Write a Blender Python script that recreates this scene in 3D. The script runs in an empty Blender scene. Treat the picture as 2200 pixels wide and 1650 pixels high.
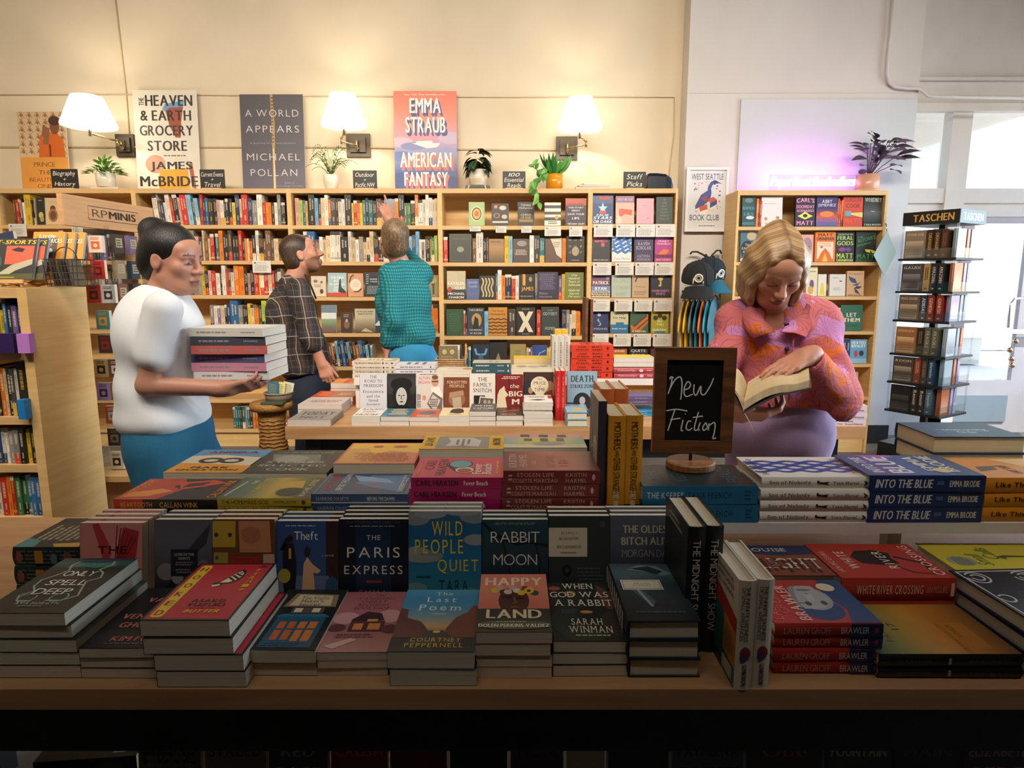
import bpy, math, random
import numpy as np
from mathutils import Matrix, Vector
C = bpy.context.scene.collection
SC = bpy.context.scene
rnd = random.Random(7)
# ------------------------------------------------------------------ camera, world, lights, exposure
FPX, CX, CY, EYE = 1400.0, 1100.0, 825.0, 1.40
TILT = math.atan(225.0 / FPX)
ct, st = math.cos(TILT), math.sin(TILT)
cam = bpy.data.cameras.new('camera'); cam.sensor_width = 36.0; cam.lens = FPX / 2200.0 * 36.0; cam.clip_start = 0.05
camo = bpy.data.objects.new('camera', cam); C.objects.link(camo)
camo.location = (0, 0, EYE); camo.rotation_euler = (math.pi / 2 - TILT, 0, 0)
SC.camera = camo
SC.view_settings.view_transform = 'Standard'; SC.view_settings.look = 'None'
SC.view_settings.gamma = 1.0; SC.view_settings.use_curve_mapping = False
SC.view_settings.exposure = 0.0
SC.cycles.max_bounces = 7; SC.cycles.transparent_max_bounces = 24; SC.cycles.caustics_reflective = False; SC.cycles.caustics_refractive = False
SC.cycles.sample_clamp_indirect = 6.0
w = bpy.data.worlds.new('world'); SC.world = w; w.use_nodes = True
nt = w.node_tree; bg = nt.nodes['Background']
sky = nt.nodes.new('ShaderNodeTexSky'); sky.sky_type = 'NISHITA'; sky.sun_disc = False; sky.sun_elevation = math.radians(48); sky.sun_rotation = math.radians(60)
nt.links.new(sky.outputs[0], bg.inputs[0]); bg.inputs[1].default_value = 0.9

def light(name, kind, loc, rot, energy, col, **kw):
    l = bpy.data.lights.new(name, kind); l.energy = energy; l.color = col
    for k, v in kw.items(): setattr(l, k, v)
    o = bpy.data.objects.new(name, l); C.objects.link(o); o.location = loc; o.rotation_euler = rot
    return o
R = math.radians
# the shop's ceiling lamps, in front of the back wall (warm), an added front fill, and daylight in the shop windows on the right
for i, x in enumerate((-3.0, -1.0, 1.0)):
    light('ceiling_lamp_%d' % i, 'AREA', (x, .9, 3.95), (R(58), 0, 0), 33, (1.0, 0.86, 0.67), shape='RECTANGLE', size=1.5, size_y=0.3, spread=R(100))
    light('ceiling_lamp_behind_%d' % i, 'AREA', (x + .4, .1, 3.95), (R(52), 0, 0), 17, (1.0, 0.92, 0.82), shape='RECTANGLE', size=1.5, size_y=0.3, spread=R(90))  # fill added above the viewer to lift the near covers, no shop lamp
light('ceiling_lamp_near_window', 'AREA', (2.9, .9, 3.95), (R(56), 0, 0), 20, (1.0, 0.90, 0.78), shape='RECTANGLE', size=1.4, size_y=0.3, spread=R(100))
light('ceiling_lamp_over_table', 'AREA', (0.2, 2.7, 4.05), (R(4), 0, 0), 4, (1.0, 0.88, 0.72), shape='RECTANGLE', size=3.2, size_y=0.6, spread=R(80))
light('daylight_side_window', 'AREA', (4.85, 2.9, 1.75), (0, R(88), 0), 85, (0.74, 0.87, 1.0), shape='RECTANGLE', size=2.2, size_y=3.2, spread=R(120))
light('sun', 'SUN', (9, 0, 9), Vector((-.35, .45, -.82)).to_track_quat('-Z', 'Y').to_euler(), 8.0, (1.0, 0.96, 0.9), angle=R(1))

# ------------------------------------------------------------------ picture <-> place
def ray(px, py):
    u = (px - CX) / FPX; v = (CY - py) / FPX
    return (u, ct + v * st, -st + v * ct)
def atY(px, py, Y):
    d = ray(px, py); k = Y / d[1]
    return Vector((d[0] * k, Y, EYE + d[2] * k))
def atZ(px, py, Z):
    d = ray(px, py); k = (Z - EYE) / d[2]
    return Vector((d[0] * k, d[1] * k, Z))
def zof(py, Y): return atY(CX, py, Y).z
def depth(Y, z): return Y * ct + (EYE - z) * st
def xof(px, Y, z): return (px - CX) / FPX * depth(Y, z)

# ------------------------------------------------------------------ colours and materials
def lin(c):
    if isinstance(c, str):
        c = c.lstrip('#')
        if len(c) == 3: c = ''.join(a + a for a in c)
        c = [int(c[i:i + 2], 16) / 255 for i in (0, 2, 4)]
    return tuple((x / 12.92 if x <= .04045 else ((x + .055) / 1.055) ** 2.4) for x in c[:3])
MATS = {}
def nodes(name, rough=.5, metal=0.0, spec=None, coat=0):
    m = bpy.data.materials.new(name); m.use_nodes = True
    t = m.node_tree; b = t.nodes['Principled BSDF']
    b.inputs['Roughness'].default_value = rough; b.inputs['Metallic'].default_value = metal
    if spec is not None: b.inputs['Specular IOR Level'].default_value = spec
    if coat: b.inputs['Coat Weight'].default_value = coat
    MATS[name] = m
    return m, t, b
def nd(t, kind, **kw):
    n = t.nodes.new('ShaderNode' + kind)
    for k, v in kw.items():
        if k[0] == '_': setattr(n, k[1:], v)
        else: n.inputs[k].default_value = v
    return n
def mapped(t, scale, kind='Object'):
    tc = nd(t, 'TexCoord'); mp = nd(t, 'Mapping'); mp.inputs['Scale'].default_value = scale
    t.links.new(tc.outputs[kind], mp.inputs[0]); return mp
def ramp(t, src, stops):
    r = nd(t, 'ValToRGB'); e = r.color_ramp.elements
    while len(e) < len(stops): e.new(.5)
    for el, (p, c) in zip(e, stops): el.position = p; el.color = (*c, 1)
    t.links.new(src, r.inputs[0]); return r
def bumpto(t, b, src, strength, dist=.01):
    bp = nd(t, 'Bump', Strength=strength, Distance=dist); t.links.new(src, bp.inputs['Height']); t.links.new(bp.outputs[0], b.inputs['Normal'])
def mat_col(name, rough=.5, metal=0., spec=None, bump=0., bscale=200., coat=0, var=.06, vscale=6.):
    """paint that follows the mesh's own colour attribute, broken up by a fine noise"""
    m, t, b = nodes(name, rough, metal, spec, coat)
    a = nd(t, 'Attribute'); a.attribute_name = 'Col'
    mp = mapped(t, (vscale,) * 3); nz = nd(t, 'TexNoise', Scale=1.0, Detail=4.0); t.links.new(mp.outputs[0], nz.inputs['Vector'])
    rp = ramp(t, nz.outputs[0], [(.3, (1 - var,) * 3), (.7, (1 + 0 * var,) * 3)])
    mx = nd(t, 'MixRGB', _blend_type='MULTIPLY', Fac=1.0)
    t.links.new(a.outputs['Color'], mx.inputs[1]); t.links.new(rp.outputs[0], mx.inputs[2]); t.links.new(mx.outputs[0], b.inputs['Base Color'])
    if bump:
        mp2 = mapped(t, (bscale,) * 3); n2 = nd(t, 'TexNoise', Scale=1.0, Detail=3.0); t.links.new(mp2.outputs[0], n2.inputs['Vector']); bumpto(t, b, n2.outputs[0], bump, .002)
    return m
PRINT = mat_col('printed_cover', .42, var=.04)
GLOSS = mat_col('glossy_print', .28, var=.03)
MATTE = mat_col('matte_paint', .75, var=.06)
CLOTH = mat_col('plain_cloth', .9, bump=.25, bscale=500, var=.12, vscale=9)
METAL = mat_col('painted_metal', .4, .2, var=.05)
CHROME = mat_col('bright_metal', .22, 1.0, var=.02)
LEAF = mat_col('plant_leaf', .45, var=.25, vscale=40)
CERAM = mat_col('glazed_pot', .25, var=.04)
def mat_paper():
    m, t, b = nodes('paper_edges', .85)
    a = nd(t, 'Attribute'); a.attribute_name = 'Col'
    mp = mapped(t, (3, 900, 3)); nz = nd(t, 'TexNoise', Scale=1.0, Detail=2.0); t.links.new(mp.outputs[0], nz.inputs['Vector'])
    rp = ramp(t, nz.outputs[0], [(.35, (.78, .76, .74)), (.65, (1, 1, 1))])
    mx = nd(t, 'MixRGB', _blend_type='MULTIPLY', Fac=1.0)
    t.links.new(a.outputs['Color'], mx.inputs[1]); t.links.new(rp.outputs[0], mx.inputs[2]); t.links.new(mx.outputs[0], b.inputs['Base Color'])
    bumpto(t, b, nz.outputs[0], .2, .001); return m
PAPER = mat_paper()
def mat_wood(name, c1, c2, scale, rough=.45):
    m, t, b = nodes(name, rough)
    mp = mapped(t, scale); nz = nd(t, 'TexNoise', Scale=1.0, Detail=6.0, Distortion=.6); t.links.new(mp.outputs[0], nz.inputs['Vector'])
    rp = ramp(t, nz.outputs[0], [(.3, lin(c1)), (.7, lin(c2))]); t.links.new(rp.outputs[0], b.inputs['Base Color'])
    bumpto(t, b, nz.outputs[0], .05, .003); return m
MAPLE = mat_wood('maple_laminate', '#d2a869', '#dfba80', (3, 3, 40))
MAPLEH = mat_wood('maple_board', '#c9a06a', '#d6b07a', (3, 30, 30))
TOPW = mat_wood('table_top_wood', '#a87c52', '#bf9468', (2.5, 24, 24))
WALNUT = mat_wood('stained_frame_wood', '#4a2c16', '#7a4c28', (6, 60, 60), .5)
OAK = mat_wood('pale_oak_laminate', '#b88a60', '#c89b70', (40, 3, 60))
SLICE = mat_wood('wood_slice', '#6d4526', '#9a683c', (60, 60, 8), .5)
def mat_wall(name, c1, c2, sc=2.2):
    m, t, b = nodes(name, .8)
    mp = mapped(t, (sc,) * 3); nz = nd(t, 'TexNoise', Scale=1.0, Detail=5.0); t.links.new(mp.outputs[0], nz.inputs['Vector'])
    rp = ramp(t, nz.outputs[0], [(.3, lin(c1)), (.7, lin(c2))]); t.links.new(rp.outputs[0], b.inputs['Base Color'])
    mp2 = mapped(t, (60,) * 3); n2 = nd(t, 'TexNoise', Scale=1.0, Detail=3.0); t.links.new(mp2.outputs[0], n2.inputs['Vector']); bumpto(t, b, n2.outputs[0], .08, .004)
    return m
WALLM = mat_wall('plaster_wall_cream', '#d9c9b0', '#e0d1b9')
PIERM = mat_wall('plaster_pier_grey', '#cbc4bf', '#d2cbc6')
PANELM = mat_wall('painted_panel_grey', '#c2c4c8', '#c8cace')
WHITEM = mat_wall('white_trim_paint', '#cfc8c4', '#d6cfcb', 5)
CONC = mat_wall('concrete_floor', '#55504a', '#7b756c', 1.3)
DARKM = mat_wall('dark_shop_wall', '#3a332c', '#453c34')
BLACK = mat_col('black_steel', .5, .0, var=.1)
def mat_emit(name, col, s):
    m = bpy.data.materials.new(name); m.use_nodes = True; t = m.node_tree; t.nodes.clear()
    e = nd(t, 'Emission', Strength=s); e.inputs[0].default_value = (*col, 1); o = nd(t, 'OutputMaterial'); t.links.new(e.outputs[0], o.inputs[0]); return m
def mat_clear(name, tint, gl=.08, rough=.05):
    m = bpy.data.materials.new(name); m.use_nodes = True; t = m.node_tree; t.nodes.clear()
    tr = nd(t, 'BsdfTransparent'); tr.inputs[0].default_value = (*tint, 1); g = nd(t, 'BsdfGlossy', Roughness=rough)
    mx = nd(t, 'MixShader', Fac=gl); o = nd(t, 'OutputMaterial')
    t.links.new(tr.outputs[0], mx.inputs[1]); t.links.new(g.outputs[0], mx.inputs[2]); t.links.new(mx.outputs[0], o.inputs[0]); return m
ACRYL = mat_clear('clear_acrylic', (.93, .95, .96)); GLASS = mat_clear('window_glass', (.96, .98, .98))
SHADEM = mat_emit('lit_lamp_shade', (1.0, .86, .62), 5.5)
NEON = mat_emit('neon_tube', (1.0, .55, 1.0), 7.0)
BULB = mat_emit('globe_lamp', (1.0, .9, .74), 1.2)

# ------------------------------------------------------------------ mesh builder
class MB:
    def __init__(s): s.v = []; s.f = []; s.c = []; s.m = []; s.M = None
    def add(s, vs, fs, col, mat=0):
        o = len(s.v)
        s.v += [tuple(s.M @ Vector(p)) for p in vs] if s.M is not None else [tuple(p) for p in vs]
        if isinstance(col, str): col = lin(col)
        per = not isinstance(col[0], (int, float))
        for f in fs:
            s.f.append([o + i for i in f]); s.m.append(mat)
            s.c.append([col[i] for i in f] if per else col)
        return s
    def box(s, x0, x1, y0, y1, z0, z1, col='#fff', mat=0, skip=''):
        v = [(x0, y0, z0), (x1, y0, z0), (x1, y1, z0), (x0, y1, z0), (x0, y0, z1), (x1, y0, z1), (x1, y1, z1), (x0, y1, z1)]
        return s.add(v, [(0, 3, 2, 1), (4, 5, 6, 7), (0, 1, 5, 4), (1, 2, 6, 5), (2, 3, 7, 6), (3, 0, 4, 7)], col, mat)
    def obox(s, c, ax, ay, az, hx, hy, hz, col='#fff', mat=0):
        c = Vector(c); ax, ay, az = (Vector(a).normalized() for a in (ax, ay, az))
        v = [c + ax * (hx * i) + ay * (hy * j) + az * (hz * k) for k in (-1, 1) for (i, j) in ((-1, -1), (1, -1), (1, 1), (-1, 1))]
        return s.add(v, [(0, 3, 2, 1), (4, 5, 6, 7), (0, 1, 5, 4), (1, 2, 6, 5), (2, 3, 7, 6), (3, 0, 4, 7)], col, mat)
    def tube(s, pts, r, n=8, col='#fff', mat=0, flat=1.0):
        pts = [Vector(p) for p in pts]; rs = r if isinstance(r, (list, tuple)) else [r] * len(pts); V = []; F = []
        up = None
        for i, p in enumerate(pts):
            d = (pts[min(i + 1, len(pts) - 1)] - pts[max(i - 1, 0)]).normalized()
            if up is None: up = Vector((0, 0, 1)) if abs(d.z) < .9 else Vector((1, 0, 0))
            a = d.cross(up).normalized(); b = a.cross(d).normalized(); up = b
            V += [p + (a * math.cos(2 * math.pi * k / n) + b * (flat * math.sin(2 * math.pi * k / n))) * rs[i] for k in range(n)]
        for i in range(len(pts) - 1):
            F += [(i * n + k, i * n + (k + 1) % n, (i + 1) * n + (k + 1) % n, (i + 1) * n + k) for k in range(n)]
        F += [tuple(range(n))[::-1], tuple((len(pts) - 1) * n + k for k in range(n))]
        return s.add(V, F, col, mat)
    def lathe(s, prof, n=24, c=(0, 0, 0), col='#fff', mat=0, cap=True):
        V = [(c[0] + r * math.cos(2 * math.pi * k / n), c[1] + r * math.sin(2 * math.pi * k / n), c[2] + z) for r, z in prof for k in range(n)]
        F = [(i * n + k, i * n + (k + 1) % n, (i + 1) * n + (k + 1) % n, (i + 1) * n + k) for i in range(len(prof) - 1) for k in range(n)]
        if cap: F += [tuple(range(n))[::-1], tuple((len(prof) - 1) * n + k for k in range(n))]
        return s.add(V, F, col, mat)
    def ball(s, c, r, n=10, col='#fff', mat=0):
        r = r if isinstance(r, (tuple, list)) else (r,) * 3; m = n // 2 + 1
        V = [(c[0] + r[0] * math.sin(math.pi * (i + .001) / m) * math.cos(2 * math.pi * k / n), c[1] + r[1] * math.sin(math.pi * (i + .001) / m) * math.sin(2 * math.pi * k / n), c[2] + r[2] * math.cos(math.pi * i / m)) for i in range(m + 1) for k in range(n)]
        F = [(i * n + k, (i + 1) * n + k, (i + 1) * n + (k + 1) % n, i * n + (k + 1) % n) for i in range(m) for k in range(n)]
        return s.add(V, F, col, mat)
    def sheet(s, grid, col, mat=0, thick=0.0):
        """grid[i][j] of points"""
        n, m = len(grid), len(grid[0]); V = [p for row in grid for p in row]
        F = [(i * m + j, i * m + j + 1, (i + 1) * m + j + 1, (i + 1) * m + j) for i in range(n - 1) for j in range(m - 1)]
        return s.add(V, F, col, mat)
    def build(s, name, mats, parent=None, smooth=False, M=None):
        me = bpy.data.meshes.new(name); me.from_pydata(s.v, [], s.f)
        for m in (mats if isinstance(mats, (list, tuple)) else [mats]): me.materials.append(m)
        me.polygons.foreach_set('material_index', s.m)
        ca = me.color_attributes.new('Col', 'FLOAT_COLOR', 'CORNER'); buf = []
        for f, c in zip(s.f, s.c):
            if isinstance(c[0], (int, float)): buf += [c[0], c[1], c[2], 1.0] * len(f)
            else:
                for q in c: buf += [q[0], q[1], q[2], 1.0]
        ca.data.foreach_set('color', buf)
        if smooth: me.polygons.foreach_set('use_smooth', [True] * len(s.f))
        o = bpy.data.objects.new(name, me); C.objects.link(o)
        if parent is not None: o.parent = parent
        if M is not None: o.matrix_world = M
        return o
LABELS = {}
def tag(o, label, cat, group=None):
    k = label.lower()
    if k in LABELS and group is None: print('DUP', label)
    LABELS[k] = 1
    if len(label.replace('-', ' ').split()) > 16: print('LONG', len(label.split()), label)
    o['label'] = label; o['category'] = cat
    if group: o['group'] = group
    return o
def empty(name, label, cat, loc=(0, 0, 0), group=None, M=None):
    o = bpy.data.objects.new(name, None); C.objects.link(o); o.empty_display_size = .05
    o.matrix_world = M if M is not None else Matrix.Translation(Vector(loc))
    return tag(o, label, cat, group)
def struct(o): o['kind'] = 'structure'; return o

# ------------------------------------------------------------------ lettering (built-in font turned into flat mesh)
CH = {}
def cache_glyphs():
    cu = bpy.data.curves.new('glyph', 'FONT'); o = bpy.data.objects.new('glyph', cu); C.objects.link(o); cu.resolution_u = 3
    for wt, off in (('n', 0), ('b', 0), ('l', -.012)):
        cu.offset = off
        for ch in "ABCDEFGHIJKLMNOPQRSTUVWXYZabcdefghijklmnopqrstuvwxyz0123456789&+.,'-:!?ナイルパチー":
            cu.body = ch; dg = bpy.context.evaluated_depsgraph_get(); dg.update(); m = o.evaluated_get(dg).to_mesh()
            vs = [(v.co.x, v.co.y) for v in m.vertices]
            CH[wt, ch] = (vs, [tuple(p.vertices) for p in m.polygons], min(v[0] for v in vs), max(v[0] for v in vs))
    bpy.data.objects.remove(o); bpy.data.curves.remove(cu)
cache_glyphs()
SER = {}
def glyph(ch, wt, serif):
    g = CH.get((wt, ch)) or CH[wt, '-']
    if not serif: return g
    if (wt, ch) in SER: return SER[wt, ch]
    vs, fs, a, b = g; cnt = {}
    for f in fs:
        for i in range(len(f)):
            e = (f[i], f[(i + 1) % len(f)]); k = (min(e), max(e)); cnt[k] = cnt.get(k, 0) + 1
    vs = list(vs); fs = list(fs); top = max(v[1] for v in vs); hts = [0.0, .682, .449, top]
    for (i, j), n in cnt.items():
        if n != 1: continue
        p, q = vs[i], vs[j]
        if abs(p[1] - q[1]) > .004 or not .03 < abs(p[0] - q[0]) < .2: continue
        y = p[1]
        if min(abs(y - h) for h in hts) > .05: continue
        d = .04 if y < .2 else -.04; x0, x1 = min(p[0], q[0]) - .065, max(p[0], q[0]) + .065; o = len(vs)
        vs += [(x0, y, .5), (x1, y, .5), (x1, y + d, .5), (x0, y + d, .5)]; fs.append((o, o + 1, o + 2, o + 3))
    SER[wt, ch] = (vs, fs, min(v[0] for v in vs), max(v[0] for v in vs)); return SER[wt, ch]
def text2d(s, style=''):
    """flat lettering in em units; style letters: b bold, l light, s serif, i slanted, w wide spacing, S small caps spacing"""
    wt = 'b' if 'b' in style else 'l' if 'l' in style else 'n'; V = []; F = []; x = 0.0; pad = .22 if 'w' in style else .075
    sh = .22 if 'i' in style else 0.0
    for ch in s:
        if ch == ' ': x += .26; continue
        vs, fs, a, b = glyph(ch, wt, 's' in style); o = len(V)
        V += [(x + p[0] - a + sh * p[1], p[1], *p[2:]) for p in vs]; F += [tuple(o + i for i in f) for f in fs]; x += b - a + pad
        if wt == 'b':
            n_ = len(V) - o; g_ = V[o:]
            for q_ in (1, 2): V += [(p[0] + .034 * q_, p[1], .3 * q_) for p in g_]; F += [tuple(o + q_ * n_ + i for i in f) for f in fs]
            x += .068
    return V, F
class Face:
    """a printed face: origin, reading direction, up direction, outward normal, size"""
    def __init__(s, mb, O, U, V, w, h, mat=0, step=.00012):
        s.mb, s.O, s.U, s.V = mb, Vector(O), Vector(U), Vector(V); s.N = s.U.cross(s.V); s.w, s.h, s.mat, s.k, s.step = w, h, mat, 1, step
        s.bend = None
    def P(s, x, y): return s.O + s.U * (x * s.w) + s.V * (y * s.h) + s.N * (s.k * s.step)
    def poly(s, pts, col, faces=None):
        vs = [s.P(min(1, max(0, p[0])), min(1, max(0, p[1]))) + s.N * (s.step * (p[2] if len(p) > 2 else 0)) for p in pts]; s.mb.add(vs, faces or [tuple(range(len(pts)))], col, s.mat)
    def draw(s, els):
        els = list(els); s.step = min(s.step, .0009 / (len(els) + 1)); s.k = 0
        for e in els:
            k = e[0]; s.k += 1
            if k == 'r':
                _, x0, y0, x1, y1, col = e; s.poly([(x0, y0), (x1, y0), (x1, y1), (x0, y1)], col)
            elif k == 'g':
                _, x0, y0, x1, y1, cs = e; n = len(cs) - 1; cs = [lin(c) for c in cs]   # bands of colour from bottom to top
                pts = []; cc = []
                for i in range(n + 1):
                    y = y0 + (y1 - y0) * i / n; pts += [(x0, y), (x1, y)]; cc += [cs[i], cs[i]]
                s.poly(pts, cc, [(2 * i, 2 * i + 1, 2 * i + 3, 2 * i + 2) for i in range(n)])
            elif k == 'e':
                _, cx, cy, rx, ry, col = e; n = 20
                s.poly([(cx + rx * math.cos(2 * math.pi * i / n), cy + ry * math.sin(2 * math.pi * i / n)) for i in range(n)], col)
            elif k == 'p': s.poly(e[1], e[2])
            elif k == 'l':
                _, pts, wd, col = e; asp = s.w / s.h
                V = []; F = []
                for i, p in enumerate(pts):
                    a = pts[max(i - 1, 0)]; b = pts[min(i + 1, len(pts) - 1)]
                    dx, dy = (b[0] - a[0]) * asp, (b[1] - a[1]); L = math.hypot(dx, dy) or 1
                    nx, ny = -dy / L * wd / asp, dx / L * wd; V += [(p[0] + nx, p[1] + ny), (p[0] - nx, p[1] - ny)]
                F = [(2 * i + 1, 2 * i + 3, 2 * i + 2, 2 * i) for i in range(len(pts) - 1)]
                s.poly(V, col, F)
            elif k == 't':
                _, txt, cx, cy, tw, th, col = e[:7]; style = e[7] if len(e) > 7 else ''; rot = e[8] if len(e) > 8 else 0
                V, F = text2d(txt, style)
                if not V: continue
                xs = [p[0] for p in V]; ys = [p[1] for p in V]; ax, bx, ay, by = min(xs), max(xs), min(ys), max(ys)
                asp = s.w / s.h; ca, sa = math.cos(R(rot)), math.sin(R(rot)); out = []
                for p in V:
                    qx = ((p[0] - ax) / (bx - ax) - .5) * tw * s.w; qy = ((p[1] - ay) / ((by - ay) or 1) - .5) * th * s.h
                    if 'A' in style: qy += math.cos(qx / (tw * s.w) * 3.1) * th * s.h * .25
                    out.append((cx + (qx * ca - qy * sa) / s.w, cy + (qx * sa + qy * ca) / s.h, p[2] if len(p) > 2 else 0))
                s.poly(out, col, F)
            elif k == 'n':      # unreadable small print: rows of dashes
                _, x0, y0, x1, y1, rows, col = e; rg = random.Random(int(x0 * 991 + y0 * 577 + rows)); rh = (y1 - y0) / rows
                pts = []; F = []
                for i in range(rows):
                    x = x0 + rg.random() * .1 * (x1 - x0); end = x1 - rg.random() * .25 * (x1 - x0)
                    while x < end:
                        L = (x1 - x0) * (.05 + .12 * rg.random()); o = len(pts); a, b = x, min(x + L, end); y = y0 + rh * i
                        pts += [(a, y + rh * .25), (b, y + rh * .25), (b, y + rh * .75), (a, y + rh * .75)]; F.append((o, o + 1, o + 2, o + 3)); x = b + (x1 - x0) * .025
                if pts: s.poly(pts, col, F)
        return s
# ------------------------------------------------------------------ books
X_, Y_, Z_ = Vector((1, 0, 0)), Vector((0, 1, 0)), Vector((0, 0, 1))
def basis(x, y, z):
    return Matrix(((x.x, y.x, z.x, 0), (x.y, y.y, z.y, 0), (x.z, y.z, z.z, 0), (0, 0, 0, 1)))
POSE = {'face': basis(X_, Y_, Z_), 'tail': basis(X_, -Z_, Y_), 'spine': basis(Y_, -Z_, -X_), 'stand': basis(Y_, -X_, Z_), 'fore': basis(-Y_, -Z_, X_), 'head': basis(-X_, -Z_, -Y_)}
def place(mode, loc, yaw=0.0, lean=0.0):
    return Matrix.Translation(Vector(loc)) @ Matrix.Rotation(R(yaw), 4, 'Z') @ Matrix.Rotation(R(-lean), 4, 'X') @ POSE[mode]
def book(name, label, M, w, h, t, cov, front=(), spine=(), spc=None, back=None, bk=(), hard=False, pg='#d9cfb8', group=None, cat='book', gloss=False, step=.00012):
    """local frame: spine at x=0, front cover on y=0, bottom at z=0"""
    root = empty(name, label, cat, group=group, M=M); spc = spc or cov; back = back or cov
    b = MB(); q = .0028 if hard else .0006; ov = .003 if hard else 0.0
    if hard:
        n = 6; arc = [(-.004 * math.sin(math.pi * i / n), t * i / n) for i in range(n + 1)]
        V = [(x, y, z) for z in (0, h) for x, y in arc]; V += [(x + .003, y, z) for z in (0, h) for x, y in arc]; m = n + 1
        b.add(V, [(i, m + i, m + i + 1, i + 1) for i in range(n)] + [(2 * m + i, 2 * m + i + 1, 3 * m + i + 1, 3 * m + i) for i in range(n)] + [(i, i + 1, 2 * m + i + 1, 2 * m + i) for i in range(n)] + [(m + i, 3 * m + i, 3 * m + i + 1, m + i + 1) for i in range(n)], spc)
    else: b.box(0, q, 0, t, 0, h, spc)
    b.box(0, w, 0, q, 0, h, cov); b.box(0, w, t - q, t, 0, h, back)
    Face(b, (0, 0, 0), (1, 0, 0), (0, 0, 1), w, h, step=step).draw(front)
    if spine: Face(b, (-.0042 if hard else 0, t, h), (0, 0, -1), (0, -1, 0), h, t, step=step).draw(spine)
    if bk: Face(b, (w, t, 0), (-1, 0, 0), (0, 0, 1), w, h, step=step).draw(bk)
    b.build('cover', GLOSS if gloss else PRINT, root)
    p = MB(); p.box(q, w - ov - .0004, q, t - q, ov + .0004, h - ov - .0004, pg); p.build('page_block', PAPER, root)
    return root
def dup(root, M, label, group=None):
    r = root.copy(); C.objects.link(r); r.matrix_world = M; tag(r, label, root['category'], group or root.get('group'))
    for ch in list(root.children):
        c = ch.copy(); C.objects.link(c); c.parent = r
        for g in list(ch.children):
            d = g.copy(); C.objects.link(d); d.parent = c
    return r
ORD = ['first', 'second', 'third', 'fourth', 'fifth', 'sixth', 'seventh', 'eighth', 'ninth', 'tenth', 'eleventh', 'twelfth'] + [a + 'teenth' for a in ('thir', 'four', 'fif', 'six', 'seven', 'eigh', 'nine')] + ['twentieth'] + ['twenty-' + a for a in ('first', 'second', 'third', 'fourth', 'fifth', 'sixth', 'seventh', 'eighth', 'ninth')] + ['thirtieth'] + ['thirty-' + a for a in ('first', 'second', 'third', 'fourth', 'fifth', 'sixth', 'seventh', 'eighth', 'ninth')] + ['fortieth'] + ['forty-' + a for a in ('first', 'second', 'third', 'fourth')]
def stack(mode, n, px0, px1, ytop, desc, cov, front=(), spine=(), D=.21, Yf=.985, z0=.75, yaw=0., hard=False, offs=None, grp=None, ybase=None, **kw):
    """a pile lying flat, its lowest front edge at px0..px1"""
    X0, X1 = xof(px0, Yf, z0), xof(px1, Yf, z0); zt = zof(ytop, Yf); t = (zt - z0) / n; L = X1 - X0
    nm = 'hardcover_book' if hard else 'paperback_book'; first = None
    for i in range(n):
        dx, dy, dr = (offs[i] if offs and i < len(offs) else ((rnd.random() - .5) * .005, (rnd.random() - .5) * .005, (rnd.random() - .5) * 1.2)) if n > 1 else (0, 0, 0)
        z = zt - i * t
        loc = (X0 + dx, Yf + dy, z) if mode == 'tail' else (X1 + dx, Yf + dy, z) if mode == 'spine' else (X0 + dx, Yf + D + dy, z) if mode == 'fore' else (X1 + dx, Yf + D + dy, z)
        M = place(mode, loc, yaw + dr); w_, h_ = (L, D) if mode in ('tail', 'head') else (D, L)
        lab = desc + (', top of its pile' if n > 1 else '') if i == 0 else '%s copy down under the %s' % (ORD[i], desc)
        if first is None: first = book(nm, lab, M, w_, h_, t * .985, cov, front, spine, hard=hard, group=grp, **kw)
        else: dup(first, M, lab, grp)
    return first
def standing(n, px0, px1, ytop, desc, cov, front=(), Yf=1.21, z0=.75, lean=9., t=.022, hard=False, grp=None, hcap=9, jit=.003, **kw):
    """copies standing face out, one behind the other"""
    h = .21
    for _ in range(6):
        yt = Yf + h * math.sin(R(lean)); zt = zof(ytop, yt); h = min(hcap, (zt - z0) / math.cos(R(lean)))
    X0, X1 = xof(px0, yt, zt), xof(px1, yt, zt); nm = 'hardcover_book' if hard else 'paperback_book'; first = None
    for i in range(n):
        M = place('face', (X0 + (rnd.random() - .3) * jit * (i > 0) * 2, Yf + i * (t + .001) / math.cos(R(lean)) + t * 0, z0 + t * math.sin(R(lean)) + .001), 0, lean)
        lab = desc + (', front copy' if n > 1 else '') if i == 0 else '%s copy standing behind the %s' % (ORD[i], desc)
        if first is None: first = book(nm, lab, M, X1 - X0, h, t, cov, front, hard=hard, group=grp, **kw)
        else: dup(first, M, lab, grp)
    return first
def spines_up(n, px0, px1, ytop, desc, cov, spine=(), bk=(), Yf=1.0, z0=.75, D=.15, hard=True, grp=None, front=(), **kw):
    """books standing with their spines to the viewer"""
    zt = zof(ytop, Yf); h = zt - z0; X0, X1 = xof(px0, Yf, zt), xof(px1, Yf, zt); t = (X1 - X0) / n; first = None
    for i in range(n):
        M = place('stand', (X0 + t * (i + 1) - .0005, Yf + (.004 * i if i else 0), z0))
        lab = desc + (', nearer the room door' if 0 else '')
        if n > 1: lab = ('first' if i == 0 else 'second' if i == 1 else 'third') + ' of the upright ' + desc
        if first is None: first = book('hardcover_book' if hard else 'paperback_book', lab, M, D, h, t - .001, cov, front, spine, bk=bk, hard=hard, group=grp, **kw)
        else: dup(first, M, lab, grp)
    return first

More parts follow.
